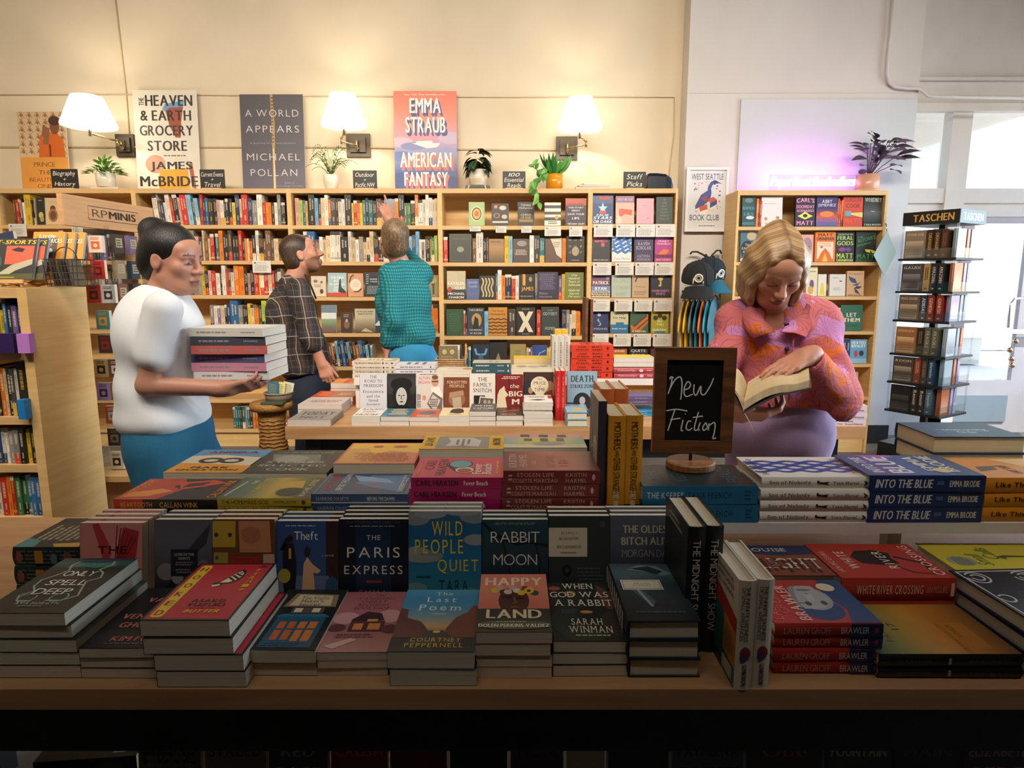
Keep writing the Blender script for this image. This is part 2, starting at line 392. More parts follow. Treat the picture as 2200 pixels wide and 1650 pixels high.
# ------------------------------------------------------------------ the room
def wallbox(name, x0, x1, y0, y1, z0, z1, mat):
    b = MB(); b.box(x0, x1, y0, y1, z0, z1); return struct(b.build(name, mat))
XR = 4.95; YB = 5.70; ZC = 4.2
wallbox('floor', -4.6, XR, -2.6, 5.9, -.1, 0, CONC)
b = MB(); b.box(-6, 30, 5.9, 40, -.12, -.02, '#c9c4bc'); b.box(XR, 30, -8, 5.9, -.12, -.02, '#c9c4bc'); struct(b.build('floor_outside', MATTE))
wallbox('ceiling', -4.6, XR, -2.6, 6.0, ZC, ZC + .1, DARKM)
wallbox('wall_left', -4.7, -4.6, -2.6, 6.0, 0, ZC, WALLM)
wallbox('wall_rear', -4.6, XR, -2.7, -2.6, 0, ZC, DARKM)
XP0 = xof(1466, 5.5, 1.9); XP1 = xof(1948, 5.5, 1.9)
wallbox('wall_back', -4.6, XP0 + .01, YB, YB + .2, 0, ZC, WALLM)
wallbox('wall_pier', XP0, XP1, 5.5, YB + .2, 0, ZC, PIERM)
o = wallbox('trim_1', xof(1587, 5.48, 2.4), XP1 - .01, 5.485, 5.5, .0, zof(213, 5.485), PANELM)
b = MB(); b.box(XP0, XP1, 5.494, 5.5, zof(199, 5.494) - .004, zof(199, 5.494)); struct(b.build('trim_2', PIERM))
# shallow joints on the plaster: painted conduit runs
def conduit(name, pts, r, col, label):
    b = MB(); b.tube(pts, r, 8, col); return tag(b.build(name, MATTE, smooth=True), label, 'conduit')
P = lambda x, y, Y=YB - .008: atY(x, y, Y)
conduit('wall_cable', [P(248, 0), P(262, 120), P(270, 190), P(278, 290)], .005, '#cdb891', 'thin painted cable running down the wall to the sconce beside the oldest poster')
conduit('wall_conduit', [P(-40, 316), P(250, 316), P(520, 316), P(760, 316), P(845, 318), P(1000, 321), P(1196, 322)], .008, '#cfbb98', 'cream conduit running level along the wall between the sconces')
conduit('wall_cable', [P(-30, 204), P(300, 203), P(700, 207), P(1100, 209), P(1448, 209)], .0035, '#c9b695', 'thin cable stapled level across the wall above the lamps')
conduit('wall_cable', [P(1449, 209), P(1448, 290), P(1440, 350), P(1436, 400)], .0045, '#c8b28c', 'thin cable dropping down the corner to the dark blue speaker')
Q = lambda x, y: atY(x, y, 5.47)
conduit('pipe_conduit', [Q(1919, -30), Q(1913, 70), Q(1906, 130), Q(1905, 160), Q(1910, 178), Q(1922, 187), Q(1950, 190), Q(1972, 190), Q(1982, 196), Q(1993, 206), Q(2010, 208), Q(2240, 211)], .013, '#cfc8c6', 'white painted pipe bending from the pier to the window head')
# storefront: header, posts, glass, door
YS = 5.78
def sfb(name, pxa, pya, pxb, pyb, th=.06, Y=YS, mat=WHITEM, parent=None):
    a, c = atY(pxa, pya, Y), atY(pxb, pyb, Y); b = MB(); b.box(min(a.x, c.x), max(a.x, c.x), Y, Y + th, min(a.z, c.z), max(a.z, c.z)); o = b.build(name, mat, parent)
    return o if parent is not None else struct(o)
wallbox('wall_front', XP1 - .02, XR + .05, YS + .02, YS + .2, zof(222, YS), ZC, WHITEM)
sfb('trim_3', 1930, 165, 2330, 172, .02, YS - .015)
sfb('trim_4', 1930, 221, 2330, 238, .08, YS - .03)
xq = atY(2033, 400, YS).x, atY(2075, 400, YS).x; wallbox('trim_5', xq[0], xq[1], YS, YS + .12, 0, zof(232, YS), WHITEM)
sfb('trim_6', 1925, 405, 2330, 436, .1, YS + .01)
sfb('trim_7', 1925, 436, 2330, 466, .05, YS + .04)
def pane(name, x0, y0, x1, y1, Y=YS + .07):
    a, c = atY(x0, y0, Y), atY(x1, y1, Y); b = MB(); b.box(a.x, c.x, Y, Y + .006, c.z, a.z); o = b.build(name, GLASS); return struct(o)
pane('window_1', 1900, 236, 2040, 408); pane('window_2', 2078, 236, 2330, 408); pane('window_3', 1900, 460, 2040, 900)
sfb('trim_8', 1905, 880, 2040, 960, .1)
# the door (structure) with its frame, glass, push bar, kick plate and locks
d0 = atY(2080, 466, YS); d1 = atY(2260, 1000, YS); b = MB(); zb = 0.02
xa, xb = d0.x, XR - .25
b.box(xa, xa + .09, YS + .03, YS + .08, zb, d0.z); b.box(xb - .2, xb, YS + .03, YS + .08, zb, d0.z)
b.box(xa + .09, xb - .2, YS + .03, YS + .08, d0.z - .05, d0.z); b.box(xa + .09, xb - .2, YS + .03, YS + .08, zb, zof(818, YS))
door = struct(b.build('door_1', mat_wall('door_grey_paint', '#a8a4aa', '#b2aeb4', 4)))
def dpart(name, bld, mat, **k):
    b = MB(); bld(b); o = b.build(name, mat, door, **k); return o
dpart('door_glass', lambda b: b.box(xa + .09, xb - .2, YS + .05, YS + .056, zof(818, YS), d0.z - .05), GLASS)
dpart('push_bar', lambda b: (b.box(xa + .04, xb, YS - .04, YS - .01, zof(716, YS), zof(707, YS)), b.box(xa + .05, xa + .1, YS - .02, YS + .04, zof(720, YS), zof(705, YS))), CHROME)
dpart('kick_plate', lambda b: b.box(xa + .02, xb - .22, YS + .015, YS + .031, .12, zof(850, YS), '#8a9aa6'), METAL)
dpart('pull_handle', lambda b: b.tube([atY(2200, 640, YS - .03), atY(2180, 642, YS - .03), atY(2170, 655, YS - .03), atY(2166, 704, YS - .03)], .012, 8, '#d8d4d0'), CHROME, smooth=True)
for k, (lx, ly) in enumerate(((2182, 733), (2170, 752), (2173, 771), (2174, 785))):
    dpart('lock', lambda b: b.ball(atY(lx, ly, YS - .01), .026, 10, '#b89a80'), CHROME, smooth=True)
# right-hand shop window wall (daylight comes through here)
wallbox('wall_right', XR, XR + .12, -2.6, 1.3, 0, ZC, DARKM)
wallbox('wall_right_head', XR, XR + .12, 1.3, 5.9, 3.0, ZC, WALLM)
wallbox('wall_right_foot', XR, XR + .12, 1.3, 5.9, 0, .55, WALLM)
b = MB(); b.box(XR + .05, XR + .056, 1.3, 5.9, .55, 3.0); struct(b.build('window_4', GLASS))
# outside: pavement, kerb planter, pale building, awning
b = MB(); b.box(-3, 24, 13.0, 13.3, 0, 7, '#e4e0da'); struct(b.build('wall_outside', MATTE))
a0 = atY(2060, 402, 6.4); 
b = MB(); b.add([(1.5, 6.15, 3.35), (9, 6.15, 3.35), (9, 9.6, 2.55), (1.5, 9.6, 2.55), (1.5, 6.15, 3.40), (9, 6.15, 3.40), (9, 9.6, 2.60), (1.5, 9.6, 2.60)], [(0, 3, 2, 1), (4, 5, 6, 7), (0, 1, 5, 4), (1, 2, 6, 5), (2, 3, 7, 6), (3, 0, 4, 7)], '#d8d2c8')
tag(b.build('street_awning', MATTE), 'pale awning sloping over the pavement outside the shop window', 'awning')
b = MB(); b.box(4.6, 7.8, 10.8, 11.2, 0, .45, '#b9b6ac'); b.box(4.5, 7.9, 10.7, 11.3, .45, .55, '#d6d2c8'); tag(b.build('street_planter', MATTE), 'low pale concrete planter on the pavement outside the door', 'planter')
# skirting
wallbox('baseboard_pier', XP0, XP1, 5.475, 5.485, 0, .16, mat_wall('black_baseboard', '#15130f', '#201d18'))

# ------------------------------------------------------------------ bookcases
def bookcase(label, x0, x1, yf, yb, zt, zs, post=.018, mat=MAPLE, toe=.1, lipmat=MAPLEH, sh=.03):
    r = empty('bookcase', label, 'bookcase', (x0, yf, 0))
    T = Matrix.Translation(Vector((x0, yf, 0))).inverted()
    def pc(n, *a, m=mat): b = MB(); b.M = T; b.box(*a); b.build(n, m, r)
    pc('side_panel', x0, x0 + post, yf, yb, 0, zt); pc('side_panel', x1 - post, x1, yf, yb, 0, zt)
    pc('top_panel', x0 + post, x1 - post, yf, yb, zt - .035, zt, m=lipmat); pc('back_panel', x0 + post, x1 - post, yb - .012, yb, toe, zt - .035)
    for z in zs: pc('shelf', x0 + post, x1 - post, yf + .004, yb - .012, z - sh, z, m=lipmat)
    pc('plinth', x0 + post, x1 - post, yf + .03, yf + .05, 0, zs[-1] - sh)
    return r
YF = 5.35; YBK = 5.66
ZT = zof(405, YF)
def zs(*ys, Y=YF): return [zof(y, Y) for y in ys]
CX_ = [xof(p, YF, 1.9) for p in (-4, 290, 622, 945, 1268, 1455)]
SH_A = zs(483, 560, 634, 709, 783, 858, 922); SH_B = SH_A
SH_C = zs(484, 562, 638, 716, 788, 860, 924); SH_D = zs(485, 564, 644, 722, 800, 868, 926); SH_E = zs(481, 563, 640, 717, 795, 870, 926)
bookcase('tall maple bookcase behind the oak headed mini book display', CX_[0], CX_[1], YF, YBK, ZT, SH_A)
bookcase('tall maple bookcase beneath the white hand-lettered poster', CX_[1], CX_[2], YF, YBK, ZT, SH_B)
bookcase('tall maple bookcase the two men are looking at', CX_[2], CX_[3], YF, YBK, ZT, SH_C)
bookcase('tall maple bookcase under the leafy plant in the mustard pot', CX_[3], CX_[4], YF, YBK, ZT, SH_D)
bookcase('narrow maple bookcase with rows of white review cards', CX_[4], CX_[5], YF, YBK, ZT, SH_E)
YR = 5.16; ZTR = zof(409, YR); RX0, RX1 = xof(1583, YR, 1.9), xof(1905, YR, 1.9)
SH_R = zs(487, 563, 637, 712, 782, 853, 925, Y=YR)
bookcase('maple bookcase under the glowing pink neon sign', RX0, RX1, YR, 5.45, ZTR, SH_R, sh=.026)
# low case at the side of the room, seen past its end panel
LY = 2.35; LX1 = xof(55, LY, 1.37); LZ = zof(619, LY)
SH_L = zs(757, 897, 1000, 1112, Y=LY)
bookcase('low maple bookcase end-on beside the mini book display', LX1 - 1.2, LX1, LY, 2.68, LZ, SH_L, sh=.028, post=.035)

COL = dict(k='#2b2725', w='#ddd2c2', c='#cfb48c', r='#b8301f', o='#d8741c', y='#d8b02a', b='#33628f', n='#26385a', t='#2c6a70', g='#3f6e40', s='#7fb2cc', p='#cf988c', u='#6e4a30', e='#85807a', l='#a2b244', v='#6a5688', d='#463c38')
CNAME = dict(k='black', w='white', c='cream', r='red', o='orange', y='yellow', b='blue', n='navy', t='teal', g='green', s='pale blue', p='pink', u='brown', e='grey', l='lime', v='violet', d='dark brown')
def spine_row(px0, px1, Y, z, seq, where, hmax=.238, lean0=0., zmid=None, dep=.15, grp=None, hmin=.19, name='shelved_book', fmt='%s along %s'):
    """book spines side by side; each token is a colour letter, a width in picture pixels and marks: ^ tall, _ short, / leaning"""
    x = xof(px0, Y, z + .1); end = xof(px1, Y, z + .1); sc = depth(Y, z + .1) / FPX; i = 0; toks = seq.split()
    tot = sum(float(t[1:].strip('^_/')) for t in toks); k = (px1 - px0) / tot
    for tk in toks:
        c = tk[0]; body = tk[1:]; t = float(body.strip('^_/')) * sc * k
        if c == '.': x += t; continue
        h = hmin + rnd.random() * (hmax - hmin) * .5
        if '^' in tk: h = hmax
        if '_' in tk: h = hmin - .015
        d = dep - rnd.random() * .02; rg = random.Random(i * 31 + int(px0) * 7 + int(z * 100)); col = lin(COL[c]); f = .8 + .4 * rg.random(); col = tuple(min(.9, q * f) for q in col)
        dk = sum(col) < .9; ink = '#e2d6be' if dk else '#2a2320'
        if rg.random() < .2: ink = '#e0b040' if dk else '#9c2a20'
        ink = tuple(.5 * a_ + .5 * c_ for a_, c_ in zip(lin(ink), col))
        b = MB(); b.box(0, t * .97, 0, d, 0, h, col); b.add([(.0015, .002, h + .0004), (t * .97 - .0015, .002, h + .0004), (t * .97 - .0015, d, h + .0004), (.0015, d, h + .0004)], [(0, 1, 2, 3)], '#d9cdb2')
        fc = Face(b, (0, 0, h), (0, 0, -1), (1, 0, 0), h, t * .97, step=.0005); st_ = rg.random()
        els = []
        if st_ < .25: els.append(('r', .72, 0, 1, 1, rg.choice(['#c8402a', '#2d4a66', '#e0d8c8', '#1c1a18', '#d8a83a'])))
        elif st_ < .4: els += [('r', .0, 0, .12, 1, '#d8cdb8' if dk else '#3a302a'), ('r', .86, 0, .92, 1, ink)]
        els += [('n', .12, .12, .50 + .15 * rg.random(), .9, 2 if t > .03 else 1, ink), ('n', .68, .25, .86, .8, 1, ink), ('e', .94, .5, .022, min(.3, .0022 / t), ink)]
        fc.draw(els)
        lean = lean0 if '/' in tk else 0
        M = Matrix.Translation(Vector((x, Y + rg.random() * .012, z + .0012))) @ Matrix.Rotation(R(-lean), 4, 'Y')
        if lean < 0: M = Matrix.Translation(Vector((0, 0, t * math.sin(R(-lean))))) @ M
        o = b.build(name, PRINT, M=M); tag(o, '%s%s spine, ' % ('thick ' if t > .035 else 'slim ' if t < .014 else '', CNAME[c]) + fmt % (ORD[i], where), 'book', grp)
        x += t; i += 1
# ------------------------------------------------------------------ the near display table, its riser and the lower shelf
TZ = .75; TY = .955
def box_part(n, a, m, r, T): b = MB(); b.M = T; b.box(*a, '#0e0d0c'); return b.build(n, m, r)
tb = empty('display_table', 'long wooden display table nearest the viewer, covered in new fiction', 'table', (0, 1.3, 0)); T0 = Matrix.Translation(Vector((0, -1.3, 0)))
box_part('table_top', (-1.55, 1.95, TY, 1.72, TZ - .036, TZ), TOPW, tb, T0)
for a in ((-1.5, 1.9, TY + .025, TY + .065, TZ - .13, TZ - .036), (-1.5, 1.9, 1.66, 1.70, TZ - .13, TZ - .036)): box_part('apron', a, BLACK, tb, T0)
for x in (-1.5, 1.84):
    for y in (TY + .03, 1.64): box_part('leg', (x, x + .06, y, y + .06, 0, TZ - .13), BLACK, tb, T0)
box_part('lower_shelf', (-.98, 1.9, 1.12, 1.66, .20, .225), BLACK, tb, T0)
RZ = .885; RY = 1.33
rs = empty('riser_shelf', 'white painted riser shelf standing on the near display table', 'shelf', (0, RY, TZ)); T1 = Matrix.Translation(Vector((0, -RY, -TZ)))
xr0 = xof(335, RY, RZ)
box_part('shelf_board', (xr0 - .06, 1.9, RY, 1.71, RZ - .024, RZ), WHITEM, rs, T1)
for x in (xr0 - .02, .02, xof(1925, RY, .85), 1.8): box_part('leg', (x, x + .03, RY + .03, RY + .06, TZ, RZ - .024), WHITEM, rs, T1)
for x in (xr0 - .02, .02, 1.8): box_part('leg', (x, x + .03, 1.6, 1.63, TZ, RZ - .024), WHITEM, rs, T1)
G1 = 'books lying in piles along the front of the near table'; G2 = 'books standing face out on the near table'; G3 = 'books piled on the white riser'
# --- front piles, tail edges to the viewer
swirl = lambda cx, cy, r, a0, a1, n=14: [(cx + r * math.cos(R(a0 + (a1 - a0) * i / n)), cy + r * .7 * math.sin(R(a0 + (a1 - a0) * i / n))) for i in range(n + 1)]
stack('tail', 5, -4, 178, 1317, 'dark green paperback with a ghostly swirl', '#15201e', [('g', 0, .78, 1, 1, ['#15201e', '#2b5a52', '#1e1c34']), ('p', [(.2, .8), (.4, .83), (.6, .8), (.85, .84), (.8, .9), (.3, .9)], '#3c7a68'),
  ('l', [(.28, .93), (.24, .85), (.3, .75), (.24, .66), (.14, .56), (.16, .45), (.26, .36), (.16, .28), (.22, .2), (.4, .19)], .008, '#9fb0a6'), ('l', [(.75, .93), (.78, .85), (.7, .76), (.8, .7), (.86, .6), (.74, .53), (.82, .38), (.88, .28), (.76, .2), (.56, .2)], .008, '#9fb0a6'),
  ('l', swirl(.3, .24, .1, 90, 400), .006, '#8aa096'), ('l', swirl(.68, .25, .1, 90, 430), .006, '#8aa096'),
  ('t', 'ONLY', .52, .68, .42, .1, '#e8e4da', 'n'), ('t', 'SPELL', .52, .51, .5, .1, '#e8e4da', 'n'), ('t', 'DEEP', .5, .35, .46, .1, '#e8e4da', 'n'), ('t', 'AVA MORGYN', .52, .15, .52, .035, '#c8c2b4', 'w'), ('n', .2, .92, .8, .95, 1, '#5b5a86'), ('n', .3, .09, .7, .12, 1, '#8a8a80')], offs=[(-.018, 0, 0), (-.012, .002, .6), (-.004, 0, -.4), (0, 0, 0), (0, 0, 0)], grp=G1)
stack('tail', 3, 178, 342, 1391, 'black paperback with coral lettering, half covered by its red neighbour', '#17151a', [('g', 0, 0, 1, .3, ['#17151a', '#2c2a2e', '#17151a']), ('t', 'THE', .6, .9, .2, .05, '#c06a5e', 'i'), ('t', 'VALLEY', .52, .77, .6, .08, '#c8756a', 'b'), ('t', 'OF', .52, .63, .22, .08, '#c8756a', 'b'), ('t', 'VENGEFUL', .52, .48, .8, .08, '#c8756a', 'b'), ('t', 'GHOSTS', .52, .34, .62, .08, '#c8756a', 'b'), ('t', 'KIM FU', .55, .13, .5, .07, '#c06a5e', 'b'), ('n', .2, .05, .9, .07, 1, '#7a7a78')], grp=G1)
fish = [('p', [(.42, .36), (.36, .44), (.5, .5), (.6, .62), (.7, .82), (.8, .88), (.9, .8), (.93, .66), (.88, .52), (.74, .44), (.6, .42), (.55, .34), (.5, .42)], '#14100e'), ('p', [(.5, .46), (.58, .56), (.68, .74), (.78, .82), (.86, .76), (.88, .66), (.82, .54), (.7, .47)], '#e6d8b4'),
  ('l', [(.62, .62), (.78, .52)], .012, '#14100e'), ('l', [(.66, .68), (.84, .58)], .012, '#14100e'), ('l', [(.7, .74), (.87, .66)], .012, '#14100e'), ('e', .8, .76, .035, .025, '#14100e'), ('e', .8, .76, .014, .01, '#e6d8b4'), ('l', [(.4, .36), (.55, .4)], .016, '#e6d8b4')]
stack('tail', 4, 336, 527, 1335, 'red paperback with a black fish drawing', '#15110f', [('r', .035, .02, .97, .975, '#b92436'), ('p', [(.07, .06), (.1, .045), (.18, .045), (.21, .06), (.21, .93), (.18, .95), (.1, .95), (.07, .93)], '#dcbc2c')] + [('t', ch, .14, .87 - i * .152, .09, .075, '#8c1c24', 'b') for i, ch in enumerate('HOOKED')] + [(e[0], [(x * .55 + .22, y * .62 + .33) for x, y in e[1]], *e[2:]) if e[0] in 'pl' else ('e', e[1] * .55 + .22, e[2] * .62 + .33, e[3] * .55, e[4] * .62, e[5]) for e in fish] +
  [('t', ch, .85, .86 - i * .075, .085, .055, '#dcae2c', 'b') for i, ch in enumerate('ナイルパーチ')] + [('t', 'ASAKO', .58, .30, .4, .05, '#1a1210', 'b'), ('t', 'YUZUKI', .58, .235, .44, .05, '#1a1210', 'b'), ('t', 'BUTTER', .6, .13, .4, .05, '#dcae2c', 'bi'), ('n', .4, .175, .8, .195, 1, '#7c1a22'), ('e', .88, .93, .04, .02, '#7c1a22')], Yf=.96, offs=[(-.02, .004, 0), (-.015, 0, .5), (0, 0, 0), (.002, 0, 0)], grp=G1)
stack('tail', 2, 530, 682, 1394, 'dark paperback with a lit blue shop window', '#14161a', [('p', [(.12, .68), (.95, .68), (.9, .9), (.2, .92)], '#8a7458'), ('p', [(.2, .7), (.86, .7), (.82, .88), (.27, .9)], '#cbb994'), ('t', "The Violin", .55, .84, .44, .06, '#2e2620', 's'), ('t', "Maker's", .53, .78, .36, .05, '#2e2620', 's'), ('t', 'Secret', .52, .72, .34, .05, '#2e2620', 's'),
  ('r', .3, .56, .8, .66, '#574a3c'), ('r', .34, .58, .46, .65, '#d8cdb4'), ('r', .62, .58, .74, .65, '#d8cdb4'), ('r', .15, .03, .9, .5, '#1d5670'), ('p', [(.1, .5), (.95, .5), (.85, .55), (.2, .55)], '#276a82'), ('r', .24, .14, .5, .42, '#c8622a'), ('r', .55, .12, .82, .42, '#d67a2e'), ('l', [(.37, .14), (.37, .42)], .012, '#1d5670'), ('l', [(.24, .3), (.82, .3)], .012, '#1d5670'), ('l', [(.68, .12), (.68, .42)], .01, '#1d5670'), ('n', .18, .04, .86, .1, 2, '#12394a')], Yf=.99, grp=G1)
stack('tail', 3, 683, 836, 1402, 'pink paperback of a blossom-shaded wooden shop', '#a86a68', [('g', 0, 0, 1, 1, ['#c08a80', '#a86a68', '#b06a70', '#9c5a62']), ('t', 'The', .58, .93, .14, .035, '#5a2a34', 's'), ('t', 'VANISHING', .56, .87, .6, .045, '#5a2a34', 'si'), ('t', 'CHERRY', .54, .81, .42, .045, '#5a2a34', 'si'), ('t', 'BLOSSOM', .54, .75, .5, .045, '#5a2a34', 'si'), ('t', 'BOOKSHOP', .53, .69, .56, .045, '#5a2a34', 'si'),
  ('e', .2, .52, .2, .1, '#cf9a98'), ('e', .85, .55, .2, .11, '#cf9a98'), ('p', [(.3, .5), (.5, .63), (.72, .6), (.8, .48), (.3, .44)], '#3c2428'), ('r', .3, .3, .82, .47, '#5a3434'), ('r', .36, .33, .5, .43, '#d68a4a'), ('r', .58, .33, .76, .43, '#d68a4a'), ('r', .54, .46, .7, .5, '#d69a5a'), ('e', .12, .36, .14, .06, '#6a3a40'), ('e', .92, .34, .12, .07, '#6a3a40'), ('p', [(.05, .08), (.4, .2), (.5, .17), (.2, .04)], '#d8b0a4'), ('n', .12, .2, .8, .27, 2, '#7a4a48')], Yf=.99, grp=G1)
stack('tail', 2, 836, 1022, 1398, 'blue paperback of a street at dusk', '#2c6a8a', [('g', 0, .2, 1, 1, ['#3a3434', '#c8a06a', '#7c98a0', '#4a8cac', '#3d86ac', '#4a94b4']), ('r', 0, 0, 1, .24, '#2a2626'), ('p', [(0, .2), (0, .66), (.1, .64), (.12, .5), (.3, .44), (.42, .3), (.38, .2)], '#6a4038'), ('p', [(1, .2), (1, .68), (.93, .72), (.86, .6), (.72, .5), (.62, .32), (.66, .2)], '#7a4a3c'), ('p', [(.14, .1), (.44, .3), (.6, .3), (.86, .1)], '#4a443e'), ('e', .52, .28, .045, .018, '#e0c25a'),
  ('t', 'The', .52, .92, .22, .06, '#dce4e2', 's'), ('t', 'Last', .5, .81, .4, .085, '#dce4e2', 'sw'), ('t', 'Poem', .5, .67, .56, .1, '#dce4e2', 'sw'), ('n', .4, .55, .6, .57, 1, '#dce4e2'), ('t', 'COURTNEY', .53, .16, .6, .055, '#d8b44a', 'w'), ('t', 'PEPPERNELL', .52, .08, .68, .055, '#d8b44a', 'w')], Yf=.965, grp=G1)
stack('tail', 4, 1022, 1185, 1357, 'coral paperback of a face under a flower crown', '#d0765c', [('r', 0, 0, 1, .36, '#2c2a22'), ('g', 0, .36, 1, 1, ['#c8705a', '#d8826a', '#d07862']), ('e', .5, .5, .22, .24, '#4a2a1e'), ('p', [(.32, .4), (.7, .4), (.6, .24), (.42, .24)], '#4a2a1e'), ('e', .42, .56, .1, .02, '#2a1610'), ('e', .58, .54, .07, .02, '#2a1610'), ('l', [(.5, .56), (.53, .46), (.48, .45)], .01, '#7a4a36'), ('e', .52, .39, .06, .018, '#7c3c30'),
  ('t', 'HAPPY', .5, .85, .86, .15, '#e2cfb0', 'b')] + [('e', .22 + .065 * i, .68 + .05 * math.sin(i * 1.9), .06, .045, c) for i, c in enumerate(('#d8b82e', '#c89a94', '#3a4030', '#d8b0a8', '#c89a94', '#d8c8b0', '#e0b02a', '#6a3a4a', '#d89a5a', '#3c4a34'))] + [('e', .72, .67, .075, .055, '#dcb02a'), ('e', .72, .67, .03, .024, '#3a2a1a'), ('t', 'LAND', .5, .27, .76, .14, '#e2cfb0', 'b'), ('e', .5, .1, .5, .07, '#4c5640'), ('t', 'DOLEN PERKINS-VALDEZ', .5, .09, .94, .05, '#e8e0cc', 'b'), ('n', .2, .135, .8, .155, 1, '#b8b09a')], grp=G1)
stack('tail', 3, 1186, 1347, 1378, 'dark paperback with white lettering and a rabbit in the undergrowth', '#1d211c', [('e', .1, .88, .09, .04, '#a04a3c'), ('e', .33, .78, .09, .055, '#8c6a34'), ('p', [(.75, .95), (.95, .8), (1, .5), (.84, .5), (.75, .68)], '#5a3a30'), ('p', [(.7, .4), (1, .55), (1, .05), (.75, .1)], '#332822'), ('e', .2, .3, .2, .2, '#25302a'), ('e', .45, .1, .3, .12, '#2c3628'),
  ('t', 'WHEN', .46, .92, .48, .1, '#ddd6c4', 's'), ('t', 'GOD WAS', .46, .76, .88, .1, '#ddd6c4', 's'), ('t', 'A RABBIT', .5, .61, .86, .11, '#ddd6c4', 's'), ('e', .52, .45, .09, .025, '#c08a4a'), ('t', 'SARAH', .5, .29, .44, .1, '#ddd6c4', 's'), ('t', 'WINMAN', .53, .17, .6, .1, '#ddd6c4', 's'), ('n', .3, .06, .85, .1, 1, '#b0a890'), ('n', .15, .42, .4, .5, 3, '#4a6070')], Yf=.99, grp=G1)
ban = []
for i in range(9): ban.append(('r', .1 * i + .02, 0, .1 * i + .07, 1, '#cfcabc'))
stack('tail', 3, 1350, 1503, 1334, 'dark teal hardcover with a striped spine and small white label', '#1f3036', [('g', 0, 0, 1, 1, ['#141c20', '#1c2a30', '#24383e', '#28404a', '#4a6068', '#33484e']), ('p', [(.25, .88), (.45, .97), (.75, .95), (.95, .8), (.8, .76), (.5, .85)], '#6d8288'), ('p', [(.3, .9), (.62, .95), (.82, .84), (.7, .78), (.5, .86)], '#1a2428'), ('p', [(0, .8), (.2, .86), (.3, .6), (.5, .3), (.42, .22), (.2, .5)], '#48606a'), ('l', [(.3, .5), (.42, .22)], .012, '#8c9ea2'),
  ('r', .08, .5, .7, .68, '#d6cfba'), ('r', .1, .515, .68, .665, '#8c8a7c'), ('r', .11, .525, .67, .655, '#d6cfba'), ('t', 'ARVON', .39, .61, .24, .025, '#5a564c', 'w'), ('t', 'STORIES', .39, .575, .28, .025, '#5a564c', 'w'), ('n', .1, .1, .9, .16, 1, '#3c5058')], ban, D=.215, hard=True, spc='#1a2428', pg='#d6cbb0', grp='banded hardcovers in a pile beside the upright black ones')
# --- second line, standing
SR = dict(Yf=1.215, grp=G2)
standing(4, 172, 306, 1128, 'pink paperback with a red fan', '#c07a72', [('p', [(.5, .15), (.62, .75), (.7, .95), (.95, .9), (.9, .6)], '#a02a30'), ('p', [(.42, .2), (.35, .62), (.2, .98), (.3, 1), (.5, .7)], '#a83438')] + [('l', [(.55, .35), (.6 + .06 * i, .97 - .03 * i)], .006, '#7c1a22') for i in range(6)] + [('p', [(0, .3), (.4, .42), (.5, .2), (.2, .22), (0, .24)], '#8c2026'), ('t', 'THE', .52, .68, .46, .085, '#2c1418', 's'), ('t', 'WITCH', .52, .43, .72, .085, '#2c1418', 's')], **SR)
standing(3, 333, 456, 1121, 'grey paperback with a small black title panel', '#55525a', [('g', 0, 0, 1, 1, ['#101214', '#2a2a2e', '#4a484c', '#5c5a64', '#56545e']), ('p', [(.5, .6), (.7, .75), (.9, .9), (.98, .96), (.9, .72), (.6, .55)], '#303036'), ('e', .2, .4, .16, .1, '#76706e'), ('e', .85, .4, .12, .14, '#6e6a6c'), ('e', .4, .32, .1, .06, '#8a8480'), ('p', [(0, .1), (.3, .3), (.5, .12), (.8, .28), (1, .1), (1, 0), (0, 0)], '#15181c'), ('r', .28, .35, .75, .66, '#17161f'), ('t', 'LIVES OF THE', .515, .6, .34, .03, '#c8c2b8', 's'), ('t', 'SAINTS', .515, .555, .2, .03, '#c8c2b8', 's'), ('n', .36, .47, .68, .52, 2, '#77727c'), ('n', .36, .38, .68, .44, 2, '#77727c')], **SR)
standing(3, 457, 590, 1120, 'paperback showing yellow wooden blocks', '#6a3a22', [('r', .0, .68, .37, .98, '#b0932f'), ('e', .06, .82, .035, .025, '#2c3650'), ('e', .28, .82, .035, .025, '#2c3650'), ('r', .02, .36, .25, .62, '#9a8a34'), ('e', .07, .56, .03, .022, '#3c4660'), ('p', [(.44, .62), (.42, .98), (.92, .98), (.95, .62)], '#b87a56'), ('e', .62, .82, .16, .1, '#a4664a'), ('r', .82, .34, 1, .6, '#c09a86'), ('r', .28, .38, .76, .58, '#9a2a1c'), ('t', 'THE UNIVERSAL', .52, .54, .32, .022, '#5c1610', 's'), ('n', .36, .43, .68, .5, 2, '#5c1610')], **SR)
